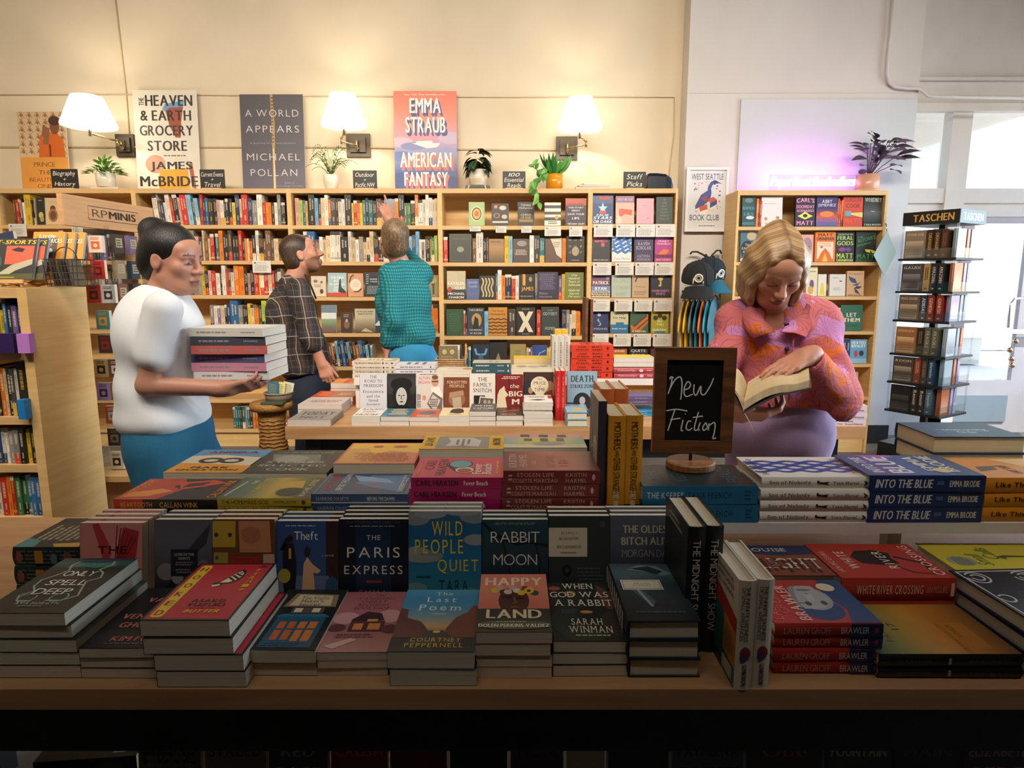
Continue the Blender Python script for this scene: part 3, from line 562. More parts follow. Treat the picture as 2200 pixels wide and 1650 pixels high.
standing(3, 594, 727, 1124, 'blue paperback with a robed figure pointing', '#2b4a7a', [('r', .8, .3, 1, 1, '#33201c'), ('r', 0, 0, .85, .36, '#5c6c90'), ('p', [(.1, .62), (.15, .74), (.28, .74), (.33, .5), (.3, .1), (.12, .1)], '#17161c'), ('e', .22, .79, .05, .045, '#20161a'), ('l', [(.15, .74), (.08, .66), (.18, .8)], .02, '#17161c'), ('r', .2, .56, .24, .68, '#c0982c'), ('p', [(.4, .02), (.44, .5), (.5, .58), (.58, .5), (.72, .42), (.66, .38), (.6, .4), (.64, .02)], '#d8a87e'), ('e', .5, .64, .05, .06, '#241818'), ('p', [(.76, .02), (.8, .3), (.9, .36), (1, .3), (1, .02)], '#36506c'), ('e', .9, .44, .04, .05, '#241818'), ('t', 'Theft', .48, .83, .38, .1, '#e6e4e0'), ('n', .14, .93, .76, .96, 1, '#9aa8c8'), ('t', 'a novel', .83, .6, .2, .03, '#b8b0b0', 'i'), ('e', .13, .36, .1, .085, '#a89436'), ('t', 'Gurnah', .5, .05, .8, .09, '#c8d0dc')], **SR)
standing(4, 728, 877, 1120, 'midnight blue paperback with white capitals', '#0d1524', [('g', .25, 0, .75, 1, ['#0f1c30', '#122a44', '#15304e', '#0f1c30']), ('t', 'NATIONAL BESTSELLER', .5, .965, .76, .022, '#585c66', 'w'), ('n', .12, .91, .9, .93, 1, '#8a8c92'), ('t', 'THE', .5, .79, .2, .055, '#d8d2c4', 'w'), ('t', 'PARIS', .5, .62, .76, .12, '#d8d2c4', 'w'), ('t', 'EXPRESS', .5, .42, .84, .1, '#d8d2c4', 'w'), ('r', .4, .27, .62, .3, '#8a3c2c'), ('t', 'EMMA', .5, .16, .4, .06, '#b05a4c', 'w')], **SR)
standing(3, 878, 1034, 1103, 'turquoise paperback of clouds with yellow capitals', '#1d5f80', [('g', 0, 0, 1, 1, ['#2c6a6c', '#2a7890', '#1f6a94', '#1d5a86', '#2d5a76'])] + [('e', x, y, rx, ry, c) for x, y, rx, ry, c in ((.1, .93, .2, .08, '#7e8288'), (.3, .97, .22, .05, '#8e9294'), (.9, .95, .2, .08, '#7a8088'), (.75, .99, .25, .04, '#8e9294'), (.92, .7, .16, .06, '#8a8e90'), (.1, .56, .2, .07, '#90928e'), (.3, .53, .18, .05, '#7c827e'), (.2, .5, .24, .04, '#8a8c86'), (.1, .2, .16, .05, '#6a8a8e'), (.8, .16, .2, .04, '#5a868e'))] + [('t', 'WILD', .53, .82, .42, .15, '#d6bc36', 'w'), ('t', 'PEOPLE', .42, .63, .66, .15, '#d6bc36', 'w'), ('t', 'QUIET', .68, .42, .56, .15, '#d6bc36', 'w'), ('t', 'TARA', .62, .22, .4, .12, '#153c50', 'w'), ('n', .1, .3, .34, .33, 1, '#153c50')], **SR)
standing(3, 1036, 1178, 1121, 'dark teal paperback of bare branches', '#1d3038', [('g', 0, 0, 1, 1, ['#1c1f2c', '#20303a', '#1e3a42', '#22424a']), ('l', [(0, .97), (.15, .86), (.35, .76), (.5, .72), (.75, .74), (1, .7)], .018, '#12191c'), ('l', [(.3, .78), (.36, .6), (.42, .4), (.36, .2)], .01, '#12191c'), ('l', [(.42, .4), (.6, .3)], .008, '#12191c'), ('l', [(.8, .74), (.88, .5), (.84, .3)], .01, '#12191c'), ('t', 'RABBIT', .5, .8, .74, .125, '#d8d6cc', 'l'), ('t', 'MOON', .5, .54, .66, .125, '#d8d6cc', 'l'), ('n', .15, .94, .9, .97, 2, '#7d8c90'), ('e', .52, .32, .03, .022, '#b0583c')], **SR)
standing(3, 1179, 1310, 1113, 'dark grey paperback with a cream label and red backing', '#2f3530', [('r', 0, .55, .63, .87, '#cbbfa6'), ('t', 'AN AWFULLY', .33, .81, .26, .03, '#38322a', 's'), ('t', 'BIG ADVENTURE', .33, .75, .32, .03, '#38322a', 's'), ('t', 'BERYL BAINBRIDGE', .33, .66, .4, .03, '#38322a', 's'), ('n', .18, .58, .5, .61, 1, '#7a7264'), ('e', .3, .4, .08, .065, '#151816'), ('e', .3, .4, .03, .025, '#3c423c'), ('r', .24, .02, .36, .28, '#1b1f1c'), ('e', .3, .08, .07, .05, '#a89c90'), ('p', [(.45, .04), (.6, .14), (.8, .12), (.84, .02)], '#b5a496'), ('n', .46, .24, .92, .44, 5, '#4a5450'), ('e', .88, .91, .05, .04, '#454b46')], back='#8a2a22', **SR)
standing(3, 1311, 1460, 1112, 'slate paperback with pale rounded capitals', '#50525c', [('g', 0, 0, 1, 1, ['#4c4e58', '#34343e', '#3e404c', '#4e505c', '#585a64']), ('t', 'THE OLDEST', .54, .85, .72, .085, '#bdb59c', 'b'), ('t', 'BITCH ALIVE', .54, .72, .76, .085, '#bdb59c', 'b'), ('t', 'MORGAN DAY', .53, .585, .72, .08, '#9c9c9a', 'l')], **SR)
# upright hardcovers, spines to the viewer
tx = lambda s, x, w_, h_, c, st='': ('t', s, x, .5, w_, h_, c, st)
spines_up(2, 1478, 1558, 1131, 'black hardcovers wedged between two front piles', '#17181a', [tx('THE MIDNIGHT SHOW', .46, .72, .42, '#d0ccc0')], [('n', .2, .86, .8, .95, 2, '#a8a498')], Yf=1.06, D=.16, pg='#cfc2a4', grp='upright black hardcovers')
spines_up(2, 1588, 1668, 1246, 'cream hardcovers with a red and teal back', '#d3c7b0', [tx('THE INFINITE SADNESS', .3, .5, .22, '#3a2c28'), ('t', 'OF SMALL APPLIANCES', .3, .24, .48, .22, '#3a2c28'), ('e', .66, .5, .06, .3, '#8c3040'), ('e', .7, .4, .04, .2, '#4a3a66'), tx('GLENN DIXON', .86, .2, .26, '#2c2624', 'b')], [('r', 0, 0, 1, .62, '#1f6a6c'), ('p', [(0, .62), (0, .82), (1, .64), (1, .5)], '#b02c24'), ('p', [(.62, .2), (1, .18), (1, .5), (.62, .56)], '#c2812c'), ('n', .08, .12, .56, .5, 9, '#17504f'), ('n', .66, .24, .96, .48, 7, '#8c5a1c'), ('r', 0, 0, .6, .12, '#1a2322'), ('r', .62, .04, .92, .16, '#c8c0b0'), ('t', 'ADVANCE PRAISE FOR', .6, .93, .5, .025, '#4a3a30', 'b'), ('t', 'THE INFINITE SADNESS', .55, .87, .66, .04, '#7a3428', ''), ('t', 'OF SMALL APPLIANCES', .55, .8, .66, .04, '#7a3428', '')], Yf=.957, D=.155, pg='#d8ccb2', grp='upright cream hardcovers')
# --- right hand half of the table: hardcovers with spines to the viewer
face_ = [('e', .55, .45, .28, .2, '#8e8b88'), ('p', [(.3, .6), (.62, .64), (.85, .5), (.84, .34), (.5, .26), (.3, .4)], '#9a9694'), ('e', .42, .52, .05, .03, '#3c3a3a'), ('e', .43, .36, .05, .03, '#3c3a3a'), ('e', .43, .59, .012, .05, '#5a5654'), ('p', [(.47, .5), (.64, .49), (.67, .45), (.64, .41), (.47, .43)], '#a8a4a2'), ('p', [(.64, .48), (.67, .45), (.64, .42)], '#6c6866'), ('e', .74, .45, .022, .07, '#6a605e'), ('p', [(.3, .62), (.36, .66), (.8, .6), (.84, .52), (.6, .58)], '#7c7876')]
stack('spine', 4, 1657, 1886, 1338, 'red and blue hardcover with a greyscale face', '#a32a22', [('p', [(.0, 0), (0, .28), (.3, .2), (.6, .3), (1, .22), (1, 0)], '#1c3a66'), ('e', .3, .45, .25, .22, '#1c3a66')] + face_ + [('t', 'LAUREN', .35, .92, .55, .08, '#c8605a', ''), ('t', 'GROFF', .45, .82, .5, .09, '#c0524c', ''), ('t', 'BRAWLER', .45, .68, .8, .11, '#d89a8a', 'b'), ('e', .8, .2, .1, .09, '#c8b890')], [('r', .7, 0, 1, 1, '#1c2c50'), tx('LAUREN GROFF', .3, .44, .5, '#d08078'), tx('BRAWLER', .74, .26, .5, '#d8c4b8'), ('e', .94, .5, .022, .22, '#8c3040')], D=.155, Yf=1.0, hard=True, grp='hardcovers piled on the near table by the upright cream ones')
stack('spine', 2, 1884, 2190, 1404, 'black-spined hardcover with an orange and green glow', '#8a6a2c', [('g', 0, 0, 1, 1, ['#6a4a26', '#b07028', '#b8802c', '#7c7230', '#2c4a34']), ('g', .1, .15, .6, .85, ['#b4742c', '#c07a2a', '#a87c2e', '#5c6a34']), ('t', 'PARADISO', .52, .82, .6, .055, '#2c3a24', 'w'), ('t', '17', .52, .7, .14, .055, '#2c3a24', 'w'), ('t', 'HANNAH LILLITH', .3, .35, .55, .04, '#7c5a22', 'w'), ('t', 'ASSADI', .42, .28, .24, .04, '#7c5a22', 'w')], [('n', .1, .35, .4, .65, 1, '#34342e'), ('r', .48, .25, .5, .75, '#9a9688'), ('n', .6, .35, .92, .65, 1, '#34342e')], spc='#12130f', D=.165, Yf=.985, hard=True, grp='hardcovers piled at the near corner of the table')
stack('spine', 2, 1800, 2044, 1241, 'red hardcover with a black buffalo painting', '#a63226', [('p', [(.35, .5), (.4, .66), (.6, .7), (.78, .6), (.8, .42), (.7, .3), (.55, .34), (.4, .32)], '#20120f'), ('l', [(.6, .3), (.4, .1), (.2, .12)], .02, '#2c1410'), ('l', [(.35, .4), (.15, .3), (.1, .12)], .012, '#5c1c16'), ('t', 'IAN MCGUIRE', .45, .93, .6, .05, '#d0b09a', 'w'), ('t', 'WHITE', .5, .77, .5, .09, '#e0cdb8', 'w'), ('t', 'RIVER', .5, .42, .5, .09, '#e0cdb8', 'w'), ('t', 'CROSSING', .5, .09, .86, .09, '#e0cdb8', 'w')], [tx('WHITE RIVER CROSSING', .42, .58, .4, '#e0c4b0', 'w'), tx('IAN MCGUIRE', .83, .18, .3, '#c88a78'), ('r', .95, .2, .98, .8, '#e0c4b0')], D=.16, Yf=1.165, hard=True, grp='red hardcovers piled under the edge of the riser')
stack('fore', 4, 1618, 1790, 1236, 'hardcover with tall white letters over rust and blue', '#7a3c26', [('p', [(0, 0), (0, 1), (.3, 1), (.36, .5), (.25, 0)], '#1e2c4e'), ('t', 'LIGHT', .62, .55, .9, .3, '#d8cbb4', 's', 90), ('n', .45, .1, .95, .9, 9, '#3a1c14'), ('t', 'LOUISE', .16, .4, .6, .11, '#c8c0b0', 's', 90)], D=.14, Yf=1.17, hard=True, grp='hardcovers tucked under the edge of the riser')
stack('spine', 3, 2052, 2360, 1228, 'yellow hardcover with green script', '#c3b22a', [('e', .35, .86, .16, .1, '#8a8c7a'), ('n', .2, .8, .5, .92, 5, '#55584a'), ('t', 'Small', .4, .72, .4, .1, '#3a6a2c', 'i'), ('t', 'Calls', .62, .6, .4, .1, '#3a6a2c', 'i'), ('p', [(.4, .52), (.5, .56), (.55, .5), (.5, .2), (.48, .5)], '#4a4a28'), ('n', .2, .1, .8, .2, 2, '#6a642a')], D=.14, Yf=1.212, hard=True, grp='yellow hardcovers piled under the riser')
orn = [('r', .04, .03, .96, .97, '#c4c0b4'), ('r', .06, .045, .94, .955, '#14171e')] + [('l', swirl(x, y, r_, 0, 320, 18), .008, '#b8b6ac') for x, y, r_ in ((.2, .85, .13), (.8, .86, .13), (.2, .15, .13), (.8, .15, .13), (.2, .85, .08), (.8, .86, .08), (.2, .15, .07), (.8, .15, .07), (.14, .5, .08), (.86, .5, .08))] + [('t', 'FEAST', .5, .58, .5, .09, '#3c4246', 's'), ('t', 'GODS', .5, .44, .45, .09, '#3c4246', 's')]
for i in range(3):
    M = place('head', (.848 + .155 + .003 * i, .968 + .232 - .002 * i, TZ + .001 + .0305 * (3 - i)), 3 - 2 * i); lab = 'black hardcover with white scrollwork, ' + ('top of its pile at the table edge' if i == 0 else '%s down in its pile at the table edge' % ORD[i])
    if i == 0: first = book('hardcover_book', lab, M, .155, .232, .029, '#14171e', orn, hard=True, back='#20305c', group='scrollwork hardcovers')
    else: dup(first, M, lab)
# left end of the table
fl = [('n', 0, .1, 1, .9, 4, '#3c5450'), ('r', .32, .15, .44, .85, '#b8742c'), ('e', .1, .5, .05, .3, '#8a4a40'), ('e', .8, .5, .06, .3, '#7a4038'), ('e', .6, .4, .05, .3, '#56686a')]
stack('spine', 3, 44, 190, 1176, 'dark teal hardcover with sprayed floral edges', '#1c2a2c', [('n', .2, .15, .8, .9, 8, '#a89a78'), ('p', [(0, .7), (.2, .75), (.3, 1), (0, 1)], '#4a8c8a'), ('p', [(0, .4), (.1, .5), (.14, .1), (0, .05)], '#c09a3c')], fl, Yf=1.24, D=.16, hard=True, spc='#16201f', grp='floral edged hardcovers at the table end')
stack('tail', 2, -150, 30, 1405, 'dark paperback with gold lines of text at the table end', '#17191a', [('t', 'ADRIAN', .6, .8, .6, .08, '#a8905a', 'b'), ('n', .1, .15, .9, .72, 8, '#8a784c')], Yf=1.0, D=.23, grp=G1)
# --- the riser
SPR = dict(Yf=RY + .005, z0=RZ)
spt = lambda *els: list(els)
stack('spine', 2, 247, 470, 1074, 'orange and black paperback of a fiery ridge', '#1f1a19', [('p', [(0, 1), (1, 1), (1, .62), (.8, .55), (.6, .62), (.45, .48), (.2, .55), (0, .6)], '#b23a1c'), ('p', [(.1, .95), (.3, .96), (.5, .7), (.4, .55), (.15, .72)], '#d8842c'), ('p', [(.45, .5), (.8, .62), (.95, .3), (.8, .12), (.6, .3)], '#c0442a'), ('p', [(.55, .52), (.75, .5), (.85, .3), (.66, .34)], '#2a1c1a'), ('t', 'BEARTOOTH', .5, .93, .8, .09, '#e0963a', ''), ('t', 'CALLAN WINK', .5, .09, .84, .09, '#e08a3a', '')], [('r', 0, 0, .28, 1, '#b23a1c'), tx('BEARTOOTH', .22, .3, .48, '#e0963a'), tx('CALLAN WINK', .63, .37, .48, '#e0a23a')], D=.145, grp=G3, **SPR)
stack('spine', 3, 470, 672, 1071, 'yellow-spined paperback of a lakeside villa', '#3c5048', [('g', 0, 0, 1, 1, ['#2c3a30', '#6a6a30', '#b89a3c', '#56705c', '#3a5854']), ('p', [(.4, .4), (.6, .5), (.8, .42), (.85, .25), (.5, .2)], '#c09a3a'), ('e', .3, .3, .2, .15, '#2c3426'), ('l', [(.1, .95), (.8, .9)], .01, '#c8c0a0'), ('t', 'THE', .75, .8, .2, .05, '#d8cc9a'), ('t', 'HOMEMADE GOD', .6, .68, .7, .08, '#d8b83a'), ('t', 'RACHEL JOYCE', .5, .12, .8, .08, '#d8d0b4')], [('r', 0, 0, 1, 1, '#b89c2a'), tx('THE HOMEMADE GOD', .3, .5, .5, '#3a3a2a', ''), tx('RACHEL JOYCE', .72, .24, .38, '#3a3a2a'), ('e', .92, .5, .02, .28, '#2c3c50')], D=.145, grp=G3, **SPR)
stack('spine', 3, 672, 879, 1062, 'navy paperback of a red boat among trees', '#2c4870', [('r', .02, .02, .98, .98, '#8ea0b4'), ('r', .03, .025, .97, .975, '#2c4468'), ('p', [(.1, .1), (.9, .1), (.9, .5), (.5, .62), (.3, .4)], '#4a78a4'), ('p', [(.5, .2), (.7, .3), (.9, .7), (.6, .6)], '#7aa0c0'), ('p', [(.4, .42), (.46, .5), (.46, .3)], '#b8341f'), ('t', 'MADELAINE', .55, .88, .8, .09, '#b8402c', ''), ('t', 'BEFORE THE DAWN', .55, .75, .8, .07, '#d8d8d4', ''), ('t', 'SANDRINE COLLETTE', .5, .1, .8, .06, '#d8d8d4', '')], [('r', 0, 0, 1, .14, '#b8bcc0'), tx('SANDRINE COLLETTE', .22, .34, .36, '#b8c0cc', 's'), tx('BEFORE THE DAWN', .72, .28, .4, '#d8d8d4')], D=.15, grp=G3, **SPR)
gl = [('e', .36, .44, .16, .12, '#1a1216'), ('e', .36, .44, .145, .105, '#d8cbb8'), ('e', .66, .5, .2, .14, '#1a1216'), ('e', .66, .5, .185, .125, '#5aa0b0'), ('e', .33, .44, .1, .08, '#a8483c'), ('l', [(.36, .56), (.5, .6), (.6, .64)], .02, '#1a1216')]
stack('spine', 4, 881, 1078, 1026, 'hot pink hardcover with mirrored sunglasses', '#c8405c', [('t', 'CARL', .62, .84, .46, .11, '#22141a', 'b'), ('t', 'HIAASEN', .5, .7, .8, .11, '#22141a', 'b')] + gl + [('t', 'Fever', .4, .3, .5, .1, '#e8dccc', 'b'), ('t', 'Beach', .4, .19, .5, .1, '#e8dccc', 'b'), ('n', .1, .05, .9, .1, 1, '#e09a3a'), ('n', .1, .93, .7, .96, 1, '#e09a3a')], [('r', 0, 0, 1, 1, '#a81458'), tx('CARL HIAASEN', .28, .46, .5, '#1a0c14', 'b'), tx('Fever Beach', .7, .26, .4, '#ecdcd8', 'b')], D=.155, grp=G3, offs=[(.004, 0, 0), (0, 0, 0), (-.002, 0, 0), (0, 0, 0)], **SPR)
stack('spine', 4, 1080, 1286, 1011, 'dark red hardcover with embossed letters', '#8e3a34', [('g', 0, 0, 1, 1, ['#5c2a28', '#9c4a40', '#a8544a', '#8c4038', '#5a2828']), ('t', 'KRISTIN', .5, .9, .7, .08, '#d0a49a', 's'), ('t', 'HARMEL', .5, .79, .62, .08, '#d0a49a', 's'), ('n', .3, .65, .5, .7, 2, '#c08a80'), ('t', 'STOLEN', .45, .5, .6, .1, '#a85c52', 's'), ('t', 'LIFE', .4, .36, .4, .1, '#a85c52', 's')], [('r', 0, 0, 1, 1, '#742a26'), ('t', 'STOLEN LIFE', .33, .7, .38, .3, '#cfa49a', 's'), ('t', 'COLETTE MARCEAU', .33, .25, .46, .28, '#cfa49a', 's'), ('t', 'KRISTIN', .75, .7, .22, .28, '#cfa49a', 's'), ('t', 'HARMEL', .75, .25, .22, .28, '#cfa49a', 's'), ('e', .93, .5, .015, .25, '#cfa49a'), ('n', .05, .2, .1, .8, 2, '#cfa49a')], D=.155, hard=True, grp=G3, **SPR)
stack('spine', 2, 1378, 1624, 1044, 'black hardcover with a bright blue spine', '#20282a', [('t', 'THE', .5, .85, .4, .1, '#2d5a66', 'w'), ('t', 'KEEPER', .5, .62, .6, .12, '#2d5a66', 'w'), ('t', 'TANA', .5, .38, .4, .12, '#1f4650', 'w'), ('t', 'FRENCH', .5, .16, .7, .12, '#2f6a78', 'w')], [('r', 0, 0, 1, 1, '#1a6a8e'), tx('THE KEEPER', .2, .32, .34, '#d8dcd8', 'w'), tx('TANA FRENCH', .58, .38, .34, '#12344a', 'w'), ('n', .88, .2, .94, .8, 3, '#124a66')], D=.16, hard=True, spc='#1a6a8e', grp='blue spined hardcovers under the chalkboard stand', **SPR)
wv = [('l', [(.27 + .115 * j + .034 * math.sin(k * .9 + (j % 2) * 3.14), k / 28) for k in range(29)], .028, '#2c4696') for j in range(5)]
stack('spine', 4, 1630, 1863, 1028, 'white hardcover with a blue wave mosaic', '#d8d2c8', wv + [('t', 'Son of Nobody', .5, .92, .8, .07, '#26242c', 's'), ('t', 'Yann Martel', .5, .07, .7, .07, '#9c5a88', 's')], [tx('Son of Nobody', .26, .38, .42, '#22211f', 's'), ('p', [(.5, .45), (.53, .6), (.56, .55), (.62, .62), (.6, .45), (.62, .3), (.55, .4)], '#1a1a1a'), ('e', .515, .62, .01, .12, '#1a1a1a'), tx('Yann Martel', .77, .24, .3, '#2c2a28', 's'), ('p', [(.93, .2), (.95, .5), (.93, .8), (.97, .55), (.97, .4)], '#2a2a2a')], D=.16, hard=True, grp=G3, offs=[(.004, .01, 0), (0, 0, 0), (0, 0, 0), (0, 0, 0)], **SPR)
stack('spine', 3, 1860, 2105, 1021, 'deep blue hardcover with chunky white lettering', '#22386a', [('g', 0, 0, 1, 1, ['#1c2c54', '#1f3a70', '#2a4a84', '#5a3a86', '#24406e']), ('p', [(.8, .7), (1, .8), (1, .5), (.9, .45)], '#9a4a9c'), ('t', 'INTO THE', .5, .86, .74, .1, '#cfd0d2', 'b'), ('t', 'BLUE', .5, .66, .8, .2, '#d8d6d4', 'b'), ('t', 'EMMA', .55, .36, .7, .11, '#cfc8bc', 'b'), ('t', 'BRODIE', .55, .2, .8, .12, '#cfc8bc', 'b'), ('e', .22, .28, .11, .07, '#c8b06a')], [('r', 0, 0, 1, 1, '#1c3260'), tx('INTO THE BLUE', .3, .5, .55, '#dcdad6', 'bi'), tx('EMMA BRODIE', .82, .26, .4, '#d8d0bc', 'b'), ('n', .58, .3, .66, .8, 1, '#4a6a9a')], D=.16, hard=True, grp=G3, **SPR)
stack('spine', 3, 2106, 2350, 1026, 'orange hardcover at the far end of the riser', '#d08218', [('p', [(.3, .9), (.55, .85), (.6, .6), (.5, .7), (.4, .7)], '#4a3a1a'), ('p', [(.3, .3), (.95, .55), (.95, .2), (.5, .1)], '#d8b070'), ('t', 'LIKE THIS', .4, .6, .4, .08, '#3a2a10', 'b')], [tx('Like This, But Funny', .42, .66, .44, '#3a2a10', 'b')], D=.15, hard=True, grp=G3, **SPR)
# second line on the riser
B2 = dict(Yf=1.50, z0=RZ)
stack('head', 2, 352, 520, 1016, 'blue and orange paperback with a black figure eight', '#c8bca0', [('p', [(1, .6), (1, 1), (0, 1), (0, .72), (.4, .66)], '#d08a1c'), ('p', [(0, 0), (1, 0), (1, .3), (.6, .24), (0, .36)], '#4a86a8'), ('r', .1, .17, .9, .2, '#b03a4a'), ('l', swirl(.36, .5, .13, 0, 360, 20), .03, '#26221e'), ('l', swirl(.64, .5, .13, 0, 360, 20), .03, '#26221e'), ('t', 'QUESTION', .5, .9, .8, .07, '#26221e', 'b', 180), ('t', 'MARK', .5, .8, .5, .07, '#26221e', 'b', 180), ('t', 'ANGELA', .5, .12, .7, .07, '#26303a', 'b', 180)], D=.21, grp=G3, **B2)
stack('head', 2, 520, 708, 1016, 'dark paperback with outlined capitals over an old photograph', '#2c2f28', [('p', [(.3, .2), (.9, .2), (.8, .5), (.6, .62), (.2, .6)], '#6a6c60'), ('e', .6, .4, .2, .15, '#8a8a7c'), ('t', 'COOK', .5, .85, .5, .1, '#b8b4a0', '', 180), ('t', 'SELECTED', .5, .7, .8, .08, '#b8b4a0', '', 180), ('t', 'STORIES', .5, .56, .7, .08, '#b8b4a0', '', 180), ('n', .1, .1, .9, .18, 2, '#8a8a7c')], D=.21, grp=G3, **B2)
stack('head', 3, 716, 890, 997, 'yellow and pink paperback with a map drawing', '#c0564a', [('r', .03, .03, .97, .97, '#d8ac3c'), ('p', [(.03, .97), (.5, .97), (.6, .6), (.4, .4), (.03, .5)], '#c87a5a'), ('p', [(.5, .97), (.97, .97), (.97, .3), (.7, .3), (.6, .6)], '#c89044'), ('e', .3, .2, .1, .06, '#b8502c'), ('e', .6, .2, .07, .05, '#a8482c'), ('n', .1, .5, .9, .9, 7, '#a85a34')], D=.2, grp=G3, **B2)
B3 = dict(Yf=1.53, z0=RZ)
stack('fore', 4, 902, 1082, 965, 'yellow paperback with a grey clasped hand', '#d0a224', [('r', .1, .18, .95, .82, '#86827e'), ('p', [(.2, .3), (.5, .35), (.8, .3), (.75, .5), (.85, .7), (.4, .72), (.2, .6)], '#bdb8b0'), ('n', .3, .4, .8, .6, 3, '#5a5652'), ('t', 'SAY IT', .5, .09, .6, .1, '#2c2414', 'b'), ('t', 'NOW', .5, .91, .5, .1, '#2c2414', 'b')], D=.14, grp=G3, **B3)
stack('fore', 4, 1084, 1262, 962, 'pastel patchwork paperback with pale stripes', '#c8bfa2', [('r', 0, 0, .3, 1, '#c08a86'), ('g', .3, 0, .75, 1, ['#7ca09a', '#c0b460', '#b8b058', '#6aa08a']), ('e', .72, .55, .14, .2, '#8c8a84'), ('n', .05, .15, .28, .85, 3, '#5a4a4a'), ('n', .34, .2, .6, .8, 3, '#56604a')], D=.14, grp=G3, **B3)
spines_up(1, 1286, 1305, 862, 'plum and grey paperback standing sideways beside the yellow hardcovers', '#3a3540', (), [('r', 0, 0, .4, 1, '#5a4c66'), ('r', .4, 0, 1, 1, '#3a3836'), ('e', .7, .5, .2, .17, '#c8c0b0'), ('n', .55, .4, .85, .6, 5, '#6a6460'), ('l', [(.05, .9), (.5, .4)], .02, '#85807a')], Yf=1.37, z0=RZ, D=.15, hard=False, pg='#cfb894')
spines_up(2, 1308, 1384, 893, 'mustard hardcovers beside the chalkboard', '#cc8a1e', [tx('MOTHERS', .19, .26, .4, '#3a2a14'), tx('AND', .36, .06, .2, '#3a2a14'), tx('OTHER STRANGERS', .58, .36, .4, '#3a2a14'), ('r', .86, 0, 1, 1, '#241a16'), tx('COREY ANN HAYDU', .85, .24, .34, '#e0d4bc', 'b')], Yf=1.36, z0=RZ, D=.15, pg='#d8c8a8', grp='upright mustard hardcovers')
spines_up(2, 1290, 1352, 836, 'rust hardcovers behind the mustard pair', '#c4622c', (), Yf=1.53, z0=RZ, D=.14, pg='#d8cab0', grp='upright rust hardcovers')
# big hardcovers lying at the back of the riser, corner on
stack('fore', 3, 1997, 2192, 938, 'thick navy hardcover with cream pages by the door', '#223a4c', [('g', 0, 0, 1, 1, ['#24405a', '#2c5266', '#2a4a5c']), ('t', 'Homecoming', .55, .5, .8, .14, '#b4c4cc', 'i', 90), ('n', .2, .15, .8, .3, 3, '#3a5a8a'), ('t', 'Order', .7, .5, .3, .1, '#b4c4cc', 'i', 90)], D=.165, Yf=1.57, z0=RZ, hard=True, pg='#dcc9a0', grp='navy hardcovers at the back of the riser')

# --- chalkboard sign
SX = (xof(1400, 1.49, 1.1) + xof(1566, 1.49, 1.1)) / 2; SY = 1.47; sz = zof(1010, SY); SW, SHt = .182, .244; sb = zof(971, SY)
sg = empty('chalkboard_sign', 'small walnut framed chalkboard reading new fiction on a round wooden foot', 'sign', (SX, SY, RZ + zof(1044, RY + .005) - RZ)); Ms = sg.matrix_world.copy()
zk = zof(1044, RY + .005)
b = MB(); b.lathe([(.054, 0), (.056, .004), (.056, .016), (.053, .019), (0, .019)], 32); b.build('foot', SLICE, sg, smooth=False)
b = MB(); b.tube([(0, 0, .015), (0, 0, sb - zk + .01)], .004, 10, '#1c1a18'); b.build('rod', BLACK, sg, smooth=True)
b = MB(); z0 = sb - zk; fw = .028
for a in ((-SW / 2, SW / 2, z0, z0 + fw), (-SW / 2, SW / 2, z0 + SHt - fw, z0 + SHt), (-SW / 2, -SW / 2 + fw, z0 + fw, z0 + SHt - fw), (SW / 2 - fw, SW / 2, z0 + fw, z0 + SHt - fw)): b.box(a[0], a[1], -.009, .009, a[2], a[3])
fr = b.build('frame', WALNUT, sg)
b = MB(); b.box(-SW / 2 + fw - .002, SW / 2 - fw + .002, -.003, .006, z0 + fw - .002, z0 + SHt - fw + .002, '#0c0c0e')
fc = Face(b, (-SW / 2 + fw, -.003, z0 + fw), (1, 0, 0), (0, 0, 1), SW - 2 * fw, SHt - 2 * fw, step=.0003)
HW = {'N': [[(.06, .02), (.16, .9), (.2, 1), (.26, .9), (.34, .3), (.4, .0)], [(.4, .0), (.44, .5), (.6, .95), (.72, .95)]]}
def wr(strokes, x, y, sx, sy, wd=.011, col='#e6e6e2'): return [('l', [(x + p[0] * sx, y + p[1] * sy) for p in st_], wd, col) for st_ in strokes]
def sm(pts, n=5):
    out = []; q = [pts[0]] + list(pts) + [pts[-1]]
    for i in range(1, len(q) - 2):
        p0, p1, p2, p3 = q[i - 1:i + 3]
        for k in range(n):
            t = k / n; out.append(tuple(.5 * (2 * p1[j] + (p2[j] - p0[j]) * t + (2 * p0[j] - 5 * p1[j] + 4 * p2[j] - p3[j]) * t * t + (3 * p1[j] - p0[j] - 3 * p2[j] + p3[j]) * t ** 3) for j in (0, 1)))
    return out + [pts[-1]]
